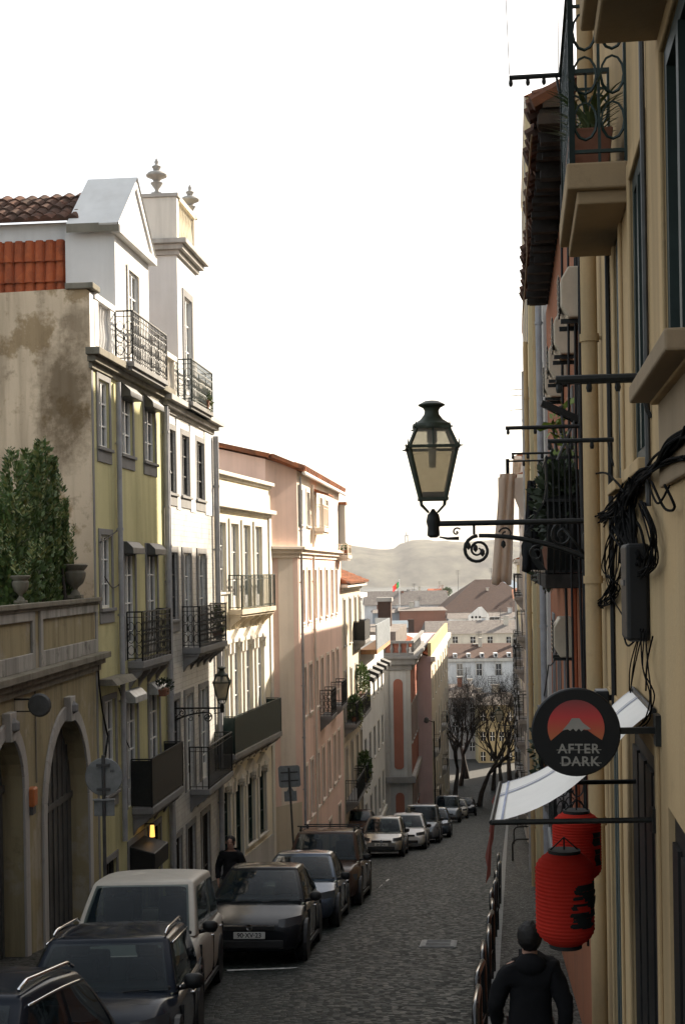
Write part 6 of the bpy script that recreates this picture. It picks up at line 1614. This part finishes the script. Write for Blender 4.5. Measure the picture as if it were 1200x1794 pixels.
def person(label, pos, yaw, trou, hscale=1.0, stride=.16, hood=False, arms=(-.04, .04), pitch=0):
    """faces local +y"""
    t = thing('person', label, 'person', pos, yaw); t.scale = (hscale,)*3
    J = {}
    sw = stride
    J['pel'] = (0, 0, .95); J['bel'] = (0, -.01, 1.10); J['che'] = (0, -.01, 1.28); J['shc'] = (0, -.015, 1.42); J['nek'] = (0, -.005, 1.50); J['hd0'] = (0, .015, 1.575); J['hd1'] = (0, .012, 1.66); J['hd2'] = (0, 0, 1.735)
    for s, sg in (('l', -1), ('r', 1)):
        f = sw*sg
        J['hip'+s] = (.09*sg, 0, .90); J['kne'+s] = (.095*sg, .06+f*.55, .49); J['ank'+s] = (.095*sg, f-.03, .085); J['toe'+s] = (.11*sg, f+.15, .035)
        a = -f*.8
        J['sho'+s] = (.175*sg, -.015, 1.40); J['elb'+s] = (.265*sg, -.03+a*.4, 1.13); J['wri'+s] = (.255*sg, .07+a, .91); J['pal'+s] = (.25*sg, .085+a*1.1, .845)
    names = []; rad = []; E_ = []
    def put(n, r): names.append(n); rad.append(r); return len(names)-1
    ids = {}
    for n, r in (('pel', (.14, .11)), ('bel', (.13, .10)), ('che', (.145, .11)), ('shc', (.10, .08)), ('nek', .055), ('hd0', (.065, .072)), ('hd1', (.074, .09)), ('hd2', (.06, .07))): ids[n] = put(n, r)
    ch = ['pel', 'bel', 'che', 'shc', 'nek', 'hd0', 'hd1', 'hd2']; E_ += [(ids[a], ids[b]) for a, b in zip(ch, ch[1:])]
    V = [J[n] for n in names]
    for s, sg in (('l', -1), ('r', 1)):
        for n, r in (('hip', .085), ('kne', .058), ('ank', .04), ('toe', .033), ('sho', .055), ('elb', .042), ('wri', .028), ('pal', (.036, .02))):
            ids[n+s] = put(n+s, r); V.append(J[n+s])
        E_ += [(ids['pel'], ids['hip'+s]), (ids['hip'+s], ids['kne'+s]), (ids['kne'+s], ids['ank'+s]), (ids['ank'+s], ids['toe'+s]), (ids['shc'], ids['sho'+s]), (ids['sho'+s], ids['elb'+s]), (ids['elb'+s], ids['wri'+s]), (ids['wri'+s], ids['pal'+s])]
        p = Vector(J['pal'+s])
        for k, (oy, ln) in enumerate(((.027, .075), (.009, .085), (-.009, .08), (-.026, .062))):
            a = put('f%d%s' % (k, s), .0085); V.append(p+Vector((0, oy, -.035))); b = put('g%d%s' % (k, s), .008); V.append(p+Vector((-.008*sg, oy+.008, -.035-ln*.5))); c = put('h%d%s' % (k, s), .0065); V.append(p+Vector((-.022*sg, oy+.012, -.035-ln*.9)))
            E_ += [(ids['pal'+s], a), (a, b), (b, c)]
        a = put('t0'+s, .010); V.append(p+Vector((-.012*sg, .042, -.0))); b = put('t1'+s, .008); V.append(p+Vector((-.02*sg, .058, -.035))); E_ += [(ids['pal'+s], a), (a, b)]
    body = skin('body', V, E_, rad, SKIN, t)
    f = MB(); ball(f, (0, .098, 1.625), (.014, .022, .022), SKIN, 8, 6); [ball(f, (x, .012, 1.635), (.012, .022, .032), SKIN, 8, 6) for x in (-.082, .082)]
    f.build('facial_features', body, smooth=True)
    e = MB(); [ball(e, (x, .088, 1.655), (.012, .008, .008), HAIRM, 8, 5) for x in (-.032, .032)]; e.box(-.024, .024, .088, .098, 1.575, 1.582, plain('lips', (.25, .09, .08), .5) if 'lips' not in bpy.data.materials else bpy.data.materials['lips']); e.build('eyes_mouth', body)
    h = MB(); ball(h, (0, -.028, 1.66), (.093, .106, .115), HAIRM, 40, 28); ho = h.build('hair', t, smooth=True)
    for v in ho.data.vertices: v.co += v.normal*.008*(noise.noise(v.co*40)+noise.noise(v.co*90))
    jv = [J['pel'], J['bel'], J['che'], J['shc'], (0, -.012, 1.47), (0, -.012, 1.53)]; jr = [(.185, .145), (.175, .14), (.185, .145), (.165, .12), (.125, .11), (.085, .085)]; je = [(0, 1), (1, 2), (2, 3), (3, 4), (4, 5)]
    for s in 'lr':
        b = len(jv); jv += [J['sho'+s], J['elb'+s], tuple(Vector(J['wri'+s]).lerp(Vector(J['pal'+s]), .1))]; jr += [.10, .07, .052]; je += [(3, b), (b, b+1), (b+1, b+2)]
    if hood:
        hm = MB(); ball(hm, (0, -.10, 1.46), (.12, .075, .085), JACK, 14, 8); hm.build('hood', t, smooth=True)
    b = len(jv); jv += [(0, 0, .82)]; jr += [(.18, .145)]; je += [(0, b)]
    skin('jacket', jv, je, jr, JACK, t, 1, 3, .010)
    tv = [J['pel']]; tr = [(.155, .125)]; te = []
    for s in 'lr':
        b = len(tv); tv += [J['hip'+s], J['kne'+s], tuple(Vector(J['ank'+s])+Vector((0, 0, .03)))]; tr += [.102, .078, .066]; te += [(0, b), (b, b+1), (b+1, b+2)]
    skin('trousers', tv, te, tr, trou, t, 0, 3, .010)
    sh = MB()
    for s in 'lr':
        a, b = Vector(J['ank'+s]), Vector(J['toe'+s]); ball(sh, (a.lerp(b, .5).x, a.lerp(b, .45).y, .045), (.05, .135, .045), SHOE, 12, 8)
    sh.build('shoes', t, smooth=True)
    return t
p = P(926, 1794, 10.6); d = 10.9; x = lv(928, 1700)[0]/FPX*d
person('person in a black jacket and maroon trousers walking away beside the red lanterns', (x, d, road(d)+.14), -.1, TROU, 1.0, .12, True)
x = lv(405, 1520)[0]/FPX*28.8
person('person in dark clothes standing on the left pavement behind the black hatchback', (x, 28.8, road(28.8)+.13), PI-.1, DENIM, 1.02, .05)
BAGM = cloth('purple_bag_cloth', (.10, .05, .09), .1)
t = thing('carrier_bag', 'purplish cloth bag carried low beside the walking person', 'bag', (x_ := lv(968, 1780)[0]/FPX*10.9, 10.95, road(10.9)+.52))
m = MB(); m.grid([[(rx*math.cos(a), ry*math.sin(a)*(1+.1*math.sin(3*a)), z) for a in [2*PI*j/16 for j in range(16)]] for rx, ry, z in ((.02, .02, 0), (.12, .06, .01), (.14, .08, .12), (.12, .06, .26), (.06, .03, .33))], BAGM, closed=True); m.build('sack', t, smooth=True)
m = MB(); m.tube([(-.05, 0, .32), (-.03, 0, .42), (.03, 0, .42), (.05, 0, .32)], .008, BAGM, 5); m.build('handle', t)
# ------------------------------------------------------------------ shrubs on the terrace
def tw_lim(d): return -6.5+.045*d-.33
SHR1 = leafm('shrub_leaves', (.04, .078, .02), (.10, .155, .04)); SHR2 = leafm('shrub_tips', (.12, .145, .035), (.20, .21, .07))
def shrub(label, px, pytop, d, rad, zb=-1.62, n=9000):
    top = P(px, pytop, d); t = thing('evergreen_shrub', label, 'shrub', (top.x, d, zb), 0, 'evergreen shrubs on the garden terrace'); H_ = top.z-zb
    m = MB(); m.tube([(0, 0, 0), (-.05, .03, H_*.25), (-.1, 0, H_*.45)], [.08, .05, .02], WOODD, 7); m.build('trunk', t)
    m = MB(); rnd = random.Random(int(px*7))
    # spires: several leaders of different height, leaves along up-growing twigs
    lead = [(0, 0, H_, rad*.7)]+[(rad*.8*math.cos(a+px), rad*1.1*math.sin(a+px), H_*rnd.uniform(.55, .97), rad*rnd.uniform(.42, .62)) for a in [2*PI*k/7 for k in range(7)]]
    for k, (lx, ly, hh, rr) in enumerate(lead):
        for i in range(n//8):
            f = rnd.random()**.8; z = hh*f*.98+.05
            prof = rr*(1-f**1.8)**.75*(.85+.35*math.sin(f*15+k*2))+.03
            a = rnd.random()*2*PI; q = prof*rnd.random()**.4
            c = Vector((lx*(1-.35*f)+q*math.cos(a), ly*(1-.35*f)+q*math.sin(a), z))
            lim = tw_lim(d+c.y)-top.x
            if c.x > lim: c.x = lim-(c.x-lim)*.8
            dirv = Vector((math.cos(a)*.75, math.sin(a)*.75, rnd.uniform(.35, 1.3))).normalized(); l = rnd.uniform(.05, .17)
            sd = dirv.orthogonal(); sd.rotate(Matrix.Rotation(rnd.random()*6.28, 3, dirv)); sd *= l*.2
            mat = SHR2 if (rnd.random() < .10+.22*(f > .75)) else SHR1
            m.add([c, c+dirv*l*.5+sd, c+dirv*l, c+dirv*l*.5-sd], [(0, 1, 2, 3)], mat)
    for k in range(26):
        lx, ly, hh, rr = lead[k % len(lead)]; a = rnd.random()*6.28; q = rr*rnd.uniform(.1, .7); b0_ = Vector((lx*.7+q*math.cos(a), ly*.7+q*math.sin(a), hh*rnd.uniform(.6, .93))); L_ = rnd.uniform(.3, .62); tl = Vector((rnd.gauss(0, .16), rnd.gauss(0, .16), 1)).normalized()
        if b0_.x+.12 > tw_lim(d+b0_.y)-top.x: b0_.x -= .3
        for i in range(30):
            f = i/30; c = b0_+tl*L_*f; a2 = i*2.4; dv_ = (Vector((math.cos(a2), math.sin(a2), .9))).normalized(); l = .13*(1-.55*f)*rnd.uniform(.8, 1.2); sd = dv_.orthogonal().normalized()*l*.2
            m.add([c, c+dv_*l*.5+sd, c+dv_*l, c+dv_*l*.5-sd], [(0, 1, 2, 3)], SHR2 if rnd.random() < .45 else SHR1)
    m.build('crown', t, recalc=False); return t
shrub('tallest pointed evergreen shrub on the terrace', 74, 772, 27.2, .62)
shrub('leafy evergreen shrub at the left edge of the terrace', 22, 790, 25.6, .62)
shrub('lower evergreen shrub on the terrace, against the yellow building corner', 116, 806, 28.2, .55)
shrub('small slender evergreen shrub beside the tall urn', 128, 878, 28.9, .42, n=7000)
shrub('broad low evergreen shrub behind the squat urn', 40, 872, 25.0, .66)
for i, (b, s, z, lab, n, r) in enumerate(((sh, 2.5, -7.3, 'green climbing plant spilling over the nearer upper balcony of the sand house', 900, (1.4, .5, .6)), (sh, 7.2, -6.6, 'green plant rising above the farther upper balcony of the sand house', 700, (1.2, .5, .9)), (sh, 7.5, -11, 'dark leafy plants crowding the lower balcony of the sand house', 800, (1.3, .5, .8)), (pk, Pe-1.0, .75, 'tuft of green plants on the pink building ledge', 260, (.35, .3, .25)), (th, 5.4, -1.9, 'green potted plant on the tiled house balcony', 260, (.3, .25, .5)), (th, t1-.5, 4.65, 'small potted shrub on the roof tower balcony', 200, (.25, .2, .3)))):
    p = b.world(s, -.3, z); t = thing('balcony_plant', lab, 'plant', p); m = MB(); m.prism([(-.1, 0), (.1, 0), (.14, .22), (-.14, .22)], -r[0]*.7, r[0]*.7, POTM, 'y'); m.build('planter', t)
    m = MB(); leafclump(m, (0, 0, r[2]*.9), (r[1]*.7, r[0]*.8, r[2]), n, SHR1, .16 if i < 3 else .09, rnd=random.Random(i)); leafclump(m, (.1, 0, .1), (r[1]*.5, r[0]*.8, r[2]*.8), n//3, SHR2, .14 if i < 3 else .08, rnd=random.Random(i+50)); m.build('leaves', t, recalc=False)
t = thing('balcony_plant', 'trailing plants along the slab of the yellow house middle balcony', 'plant', yh.world(5.0, -.3, -2.95)); m = MB(); m.prism([(-.08, 0), (.08, 0), (.1, .16), (-.1, .16)], -.35, .35, POTM, 'y'); m.build('planter', t)
m = MB(); leafclump(m, (0, 0, .22), (.2, .4, .18), 260, LEAFD, .08); m.build('leaves', t, recalc=False)

# ------------------------------------------------------------------ bare trees in the little square
BARK = plain('bark', (.048, .038, .031), .9, var=.4, vs=4, bump=.3)
def bare_tree(label, pos, H_, seed, lean=(0, 0), spread=.55, split=1.6):
    rnd = random.Random(seed); t = thing('bare_tree', label, 'tree', pos, 0, 'bare winter trees at the bottom of the street')
    tr = MB(); cr = MB()
    def grow(p, d, L, r, lvl):
        pts = [p]; q = p.copy(); dd = d.copy(); n = 4 if lvl < 3 else 3
        for i in range(n):
            dd = (dd+Vector((rnd.gauss(0, .10), rnd.gauss(0, .10), rnd.gauss(.05, .07)))).normalized(); q = q+dd*L/n; pts.append(q.copy())
        (tr if lvl == 0 else cr).tube(pts, [r*(1-.45*i/n) for i in range(n+1)], BARK, 7 if lvl < 2 else (4 if lvl < 4 else 3))
        if lvl >= 7 or L < .2: return
        k = 3 if lvl in (0, 2, 3) else (2 if rnd.random() < .12 else (3 if lvl < 5 else 4))
        for i in range(k):
            a = rnd.random()*2*PI; o = dd.orthogonal().normalized(); o.rotate(Matrix.Rotation(a, 3, dd))
            s_ = spread*rnd.uniform(.6, 1.3); nd = (dd*math.cos(s_)+o*math.sin(s_)+Vector((0, 0, .12))).normalized()
            f = rnd.uniform(.55, 1.0) if lvl else 1.0; base = pts[-1] if f > .8 else pts[-2]
            grow(base, nd, L*rnd.uniform(.62, .86), r*rnd.uniform(.46, .6), lvl+1)
    grow(Vector((0, 0, -.3)), Vector((lean[0], lean[1], 1)).normalized(), H_*.27, H_*.022, 0)
    tr.build('trunk', t, smooth=True); cr.build('crown', t, smooth=True, recalc=False); return t
for lab, px, d, H_, sd_, ln in (('large bare tree with a leaning trunk at the centre of the little square', 838, 132, 13.5, 3, (.12, 0)), ('bare tree with a forked trunk at the left of the little square', 797, 140, 13.0, 8, (-.02, 0)), ('bare tree leaning right near the shaded houses', 862, 146, 13.0, 21, (.10, 0)), ('slim bare tree farther back in the little square', 818, 158, 14.5, 33, (0, 0)), ('broad bare tree at the left edge of the little square, against the lilac building', 806, 150, 14.0, 66, (.05, 0)), ('low twiggy bare tree in front of the yellow apartment house', 880, 141, 12.5, 71, (.0, 0)), ('bushy bare tree at the far right of the little square', 893, 156, 13.5, 45, (-.05, 0))):
    bare_tree(lab, (lv(px, 1400)[0]/FPX*d, d, road(d)-.2), H_, sd_, ln)

# ------------------------------------------------------------------ the lower town beyond (faces turned up the hill)
def far(name, label, cat, px0, px1, pyt, d, zb, depth, wall, roofm=None, rise=0.0, wins=(), wstyle=None, cornice=None, over=.4, hip=0.0):
    a, c = P(px0, pyt, d), P(px1, pyt, d); w = c.x-a.x; zt = (a.z+c.z)/2
    t = thing(name, label, cat, (a.x, d, zb), 0)
    m = MB(Matrix.Translation((0, 0, -zb))); m.box(0, w, 0, depth, zb, zt, wall); m.build('wall', t)
    if roofm:
        m = MB(Matrix.Translation((0, 0, -zb))); o = over
        m.add([(-o, -o, zt+.03), (w+o, -o, zt+.03), (w+o, depth+o, zt+.03), (-o, depth+o, zt+.03), (hip, depth/2, zt+rise), (w-hip, depth/2, zt+rise)], [(0, 1, 5, 4), (2, 3, 4, 5), (1, 2, 5), (3, 0, 4), (0, 3, 2, 1)], roofm); m.build('roof', t)
    if roofm and w > 3:
        rc = random.Random(int(px0+pyt)); 
        for k in range(max(2, int(w/7))):
            cx = rc.uniform(.1, .9)*w; cy = rc.uniform(.25, .6)*depth; ch_ = rc.uniform(.6, 1.6); zz = zt-zb+rise*.6; cw = rc.uniform(.5, 1.0)
            m = MB(); m.box(cx, cx+cw, cy, cy+.7, zt-zb, zz+ch_, rc.choice((FC, FR, FW))); m.box(cx-.1, cx+cw+.1, cy-.1, cy+.8, zz+ch_, zz+ch_+.15, STONE); m.build('chimney', t)
        ax_ = rc.uniform(.2, .8)*w; m = MB(); m.tube([(ax_, depth*.4, zt-zb), (ax_, depth*.4, zt-zb+rise+2.2)], .05, DGREY, 4)
        for k in range(4): m.tube([(ax_-.5, depth*.4, zt-zb+rise+2.1-k*.25), (ax_+.5, depth*.4, zt-zb+rise+2.1-k*.25)], .035, DGREY, 4)
        m.build('aerial', t)
    if cornice:
        m = MB(Matrix.Translation((0, 0, -zb))); m.box(-.2, w+.2, -.35, .0, zt-.5, zt, cornice); m.build('cornice', t)
    for (px, py, ww, hh, arch) in wins:
        q = P(px, py, d); x = q.x-a.x; z = q.z-zb; W2, H2 = ww/FPX*d/2, hh/FPX*d/2
        m = MB(); g = .10
        SW = STONE_W if arch else wall
        m.box(x-W2-g, x+W2+g, -.12, 0, z+H2, z+H2+g, SW); m.box(x-W2-g, x-W2, -.1, 0, z-H2, z+H2, SW); m.box(x+W2, x+W2+g, -.1, 0, z-H2, z+H2, SW)
        m.box(x-W2, x+W2, -.06, -.03, z-.03, z+.03, WHITEP); m.box(x-.03, x+.03, -.06, -.03, z-H2, z+H2, WHITEP)
        if arch:
            k = 8; R_ = W2*1.5
            for i in range(k):
                t0_, t1_ = PI*.08+PI*.84*i/k, PI*.08+PI*.84*(i+1)/k
                m.prism([(x+R_*math.cos(t0_), z+H2+g+R_*.65*math.sin(t0_)), (x+R_*math.cos(t1_), z+H2+g+R_*.65*math.sin(t1_)), (x+R_*1.25*math.cos(t1_), z+H2+g+R_*.85*math.sin(t1_)), (x+R_*1.25*math.cos(t0_), z+H2+g+R_*.85*math.sin(t0_))], -.3, 0, STONE_W)
        o = m.build('window', t)
        m = MB(); m.box(x-W2, x+W2, -.03, -.005, z-H2, z+H2, GLASSB if arch else GLASS); m.build('pane', o)
    return t, a, w, zt
FW = plaster('far_white', (.74, .74, .73), streak=.3, patch=.2); FC = plaster('far_cream', (.62, .57, .48), streak=.35, patch=.25); FY = plaster('far_yellow', (.38, .32, .19), streak=.3, patch=.2); FG = plaster('far_grey', (.32, .32, .31), streak=.3); FB = plaster('far_blue_grey', (.36, .39, .42), streak=.3); FR = plaster('far_red', (.30, .13, .085), streak=.3, patch=.3)
zb = -29
far('grey_apartment_house', 'grey white apartment house standing behind the bare trees', 'house', 786, 836, 1222, 176, zb, 12, FG, ROOFG, 1.2, [(x, y, 8, 15, 0) for x in (797, 812, 827) for y in (1240, 1272, 1308, 1345)])
far('yellow_apartment_house', 'pale yellow apartment house with dark windows behind the bare trees', 'house', 836.5, 905, 1235, 172, zb, 12, FY, ROOFG, 1.0, [(x, y, 8, 16, 0) for x in (846, 862, 878, 893) for y in (1255, 1290, 1325, 1360)])
far('palace', 'long white palace with curved window heads and a brown tiled roof', 'palace', 752, 935, 1153, 232, zb, 16, FW, ROOFB, 2.0, [(x, 1173, 9, 20, 1) for x in (768, 805, 839, 873, 908)]+[(x, 1215, 9, 20, 0) for x in (768, 805, 839, 873, 908)], cornice=STONE_W)
pal = bpy.data.objects['palace']; DRM = FW
for i in range(7):
    m = MB(); x = 2.0+i*2.2; m.box(x-.3, x+.3, -.2, 1.4, P(800, 1153, 232).z+29+.05, P(800, 1153, 232).z+29+.75, FW); dm_ = m.build('dormer', pal); m = MB(); m.box(x-.18, x+.18, -.23, -.2, P(800, 1153, 232).z+29+.15, P(800, 1153, 232).z+29+.6, GLASS); m.build('pane', dm_)
for i, x in enumerate((3.2, 8.6, 14.1)):
    m = MB(); m.box(x, x+.6, 6, 6.9, P(800, 1153, 232).z+29, P(800, 1153, 232).z+29+3.0, FC); m.build('chimney', pal)
far('cream_block', 'plain cream block with four square windows above the palace roof', 'building', 748, 932, 1110, 262, zb, 14, FC, ROOFG, 2.2, [(x, 1121, 9, 11, 0) for x in (797, 828, 858, 891)])
far('white_gable_hall', 'white gabled hall with a cluster of six round openings', 'building', 786, 935, 1083, 286, zb, 8, FW, ROOFG, 1.0, [(866, 1086, 17, 10, 0), (909, 1085, 17, 10, 0)])
q = P(846, 1083, 285.2); t = thing('gable_front', 'white pointed gable with six small round windows', 'gable', (q.x, q.y, q.z)); k = 285/FPX
m = MB(); m.prism([(-26*k, -12*k), (10*k, -12*k), (10*k, 6*k), (-2*k, 20*k), (-8*k, 19*k), (-26*k, 4*k)], -.3, .45, FW); m.build('wall', t)
for i in range(3):
    for j in range(2):
        m = MB(); m.lathe([(0, -.01), (2.2*k, 0), (0, .02)], DARK, n=12, M=Matrix.Translation(((-18+i*6.5)*k-1.2*k, -.32, (2-j*7)*k)) @ Matrix.Rotation(PI/2, 4, 'X')); m.build('round_window', t)
far('brown_roofed_hall', 'large hall with a broad brown roof under a glazed blue lantern roof', 'building', 772, 960, 1072, 310, zb, 30, FG, ROOFB, 7.0, hip=9)
far('glazed_roof', 'blue grey glazed lantern roof rising over the brown hall', 'roof', 832, 935, 1040, 322, zb, 16, FB, plain('glazed_roofing', (.30, .36, .42), .3, var=.15), 3.6, hip=5)
far('brick_red_block', 'blank brick red wall block with a chimney in the lower town', 'building', 700, 780, 1070, 290, zb, 14, FR, ROOFG, .6)
far('blue_grey_block', 'weathered blue grey block beside the brick red wall', 'building', 655, 702, 1074, 292, zb, 14, FB, ROOFG, .6)
far('barracks', 'long white building with a row of small square windows under a grey brown roof', 'building', 640, 786, 1060, 330, zb, 14, FW, ROOFG, 3.2, [(668+x*11, 1067, 4.5, 5, 0) for x in range(11)])
far('low_white_house', 'low white rooftop room between the brick red block and the gabled hall', 'building', 744, 800, 1100, 280, zb, 8, FW, None)
far('blue_roof_block', 'stepped blue grey roof block in front of the brick red wall', 'building', 684, 716, 1100, 225, zb, 10, FB, plain('slate_roofing', (.13, .17, .20), .5, var=.3), 1.0)
far('brown_chimney', 'slender brown chimney stack with a pale cap above the red building', 'chimney', 715, 725, 1085, 215, zb, 1.0, ROOFB, None)
far('quay_shed', 'low quay shed with an orange roof at the river edge', 'building', 752, 786, 1040, 420, zb, 14, FC, ROOFN, 1.4)
far('quay_store', 'low grey quay store with plant on its flat roof', 'building', 712, 752, 1040, 400, zb, 10, FG, ROOFG, .6)
q = P(783, 1042, 405); t = thing('small_tree', 'small green tree at the river edge', 'tree', q); m = MB(); m.tube([(0, 0, -3), (0, 0, .5)], .3, BARK, 6); m.build('trunk', t); m = MB(); leafclump(m, (0, 0, .9), (1.2, 1.2, 1.0), 500, SHR1, .5); m.build('crown', t, recalc=False)
q = P(700, 1066, 318); t = thing('flagpole', 'white flagpole rising from the long white building', 'flagpole', q); h = 50/FPX*318; m = MB(); m.tube([(0, 0, -2), (0, 0, h)], [.13, .07], WHITEP, 8); m.lathe([(.0, -.15), (.16, 0), (0, .15)], WHITEP, (0, 0, h), 8); m.build('pole', t)
FLR = cloth('flag_red', (.55, .03, .03), .5); FLG = cloth('flag_green', (.02, .16, .05), .5)
t = thing('flag', 'small red and green flag flying on the white flagpole', 'flag', q+Vector((0, 0, h-.2)))
def fl(a, c, mat, name):
    m = MB(); rows = []
    for i in range(8):
        f = a+(c-a)*i/7; rows.append([(-.1-1.35*f, .12*math.sin(f*7), -.15-1.05*f-1.25*u-.05*math.sin(f*9)) for u in (0, .25, .5, .75, 1)])
    m.grid(rows, mat); m.build(name, t, smooth=True, recalc=False)
fl(0, .4, FLG, 'green_half'); fl(.4, 1, FLR, 'red_half')
m = MB(); ball(m, (-.64, -.08, -1.15), (.22, .03, .22), plain('flag_yellow', (.6, .45, .05), .7), 10, 6); m.build('emblem', t)

# ------------------------------------------------------------------ haze, light, camera
hz = bpy.data.materials.new('haze_air'); hz.use_nodes = True; N = hz.node_tree.nodes; N.remove(N['Principled BSDF'])
v = N.new('ShaderNodeVolumePrincipled'); v.inputs['Color'].default_value = (.93, .92, .92, 1); v.inputs['Density'].default_value = HAZE; v.inputs['Anisotropy'].default_value = 0.0
hz.node_tree.links.new(v.outputs[0], N['Material Output'].inputs['Volume'])
m = MB(); m.box(-1300, 2200, -30, 3700, -36, 85, hz); o = m.build('haze'); o['kind'] = 'stuff'; o.display_type = 'WIRE'

AZ, EL = math.radians(SUN_AZ), math.radians(SUN_EL)
w = bpy.data.worlds.new('World'); sc.world = w; w.use_nodes = True; nt = w.node_tree
sk = nt.nodes.new('ShaderNodeTexSky'); sk.sky_type = 'NISHITA'; sk.sun_disc = False; sk.sun_elevation = EL; sk.sun_rotation = AZ; sk.dust_density = 4.0; sk.air_density = .9; sk.ozone_density = 0.0
tcw = nt.nodes.new('ShaderNodeTexCoord'); mpw = nt.nodes.new('ShaderNodeMapping'); mpw.inputs['Scale'].default_value = (2, 2, 7); nt.links.new(tcw.outputs['Generated'], mpw.inputs[0])
cl = _ramp(nt.nodes, nt.links, _noise(nt.nodes, nt.links, 1.6, 7, mpw.outputs[0]), .3, .75, (VEIL*.88, VEIL*.90, VEIL*.88, 1), (VEIL*1.06, VEIL*1.07, VEIL*1.02, 1))
nt.links.new(_mix(nt.nodes, nt.links, .6, sk.outputs[0], cl), nt.nodes['Background'].inputs[0]); nt.nodes['Background'].inputs[1].default_value = SKY
sl = bpy.data.lights.new('sun', 'SUN'); sl.energy = SUN; sl.angle = math.radians(.5); sl.color = (1.0, .88, .72)
so = bpy.data.objects.new('sun', sl); COL.objects.link(so)
dv = Vector((math.sin(AZ)*math.cos(EL), math.cos(AZ)*math.cos(EL), math.sin(EL))); so.rotation_euler = dv.to_track_quat('Z', 'Y').to_euler(); so.location = (20, -5, 40)
cd = bpy.data.cameras.new('camera'); cd.lens = 50; cd.sensor_fit = 'VERTICAL'; cd.sensor_height = 36; cd.shift_y = 103/1794; cd.clip_start = .1; cd.clip_end = 9000
cam = bpy.data.objects.new('camera', cd); COL.objects.link(cam)
cam.matrix_world = Matrix.Rotation(PI/2, 4, 'X') @ Matrix.Rotation(ROLL*CAMROLL, 4, 'Z')
sc.camera = cam
sc.render.engine = 'CYCLES'; sc.cycles.use_denoising = True
sc.cycles.max_bounces = 6; sc.cycles.diffuse_bounces = 4; sc.cycles.glossy_bounces = 3; sc.cycles.transmission_bounces = 4; sc.cycles.transparent_max_bounces = 8; sc.cycles.volume_bounces = 0
sc.view_settings.view_transform = 'Standard'; sc.view_settings.look = 'None'; sc.view_settings.exposure = EXPO; sc.view_settings.gamma = 1
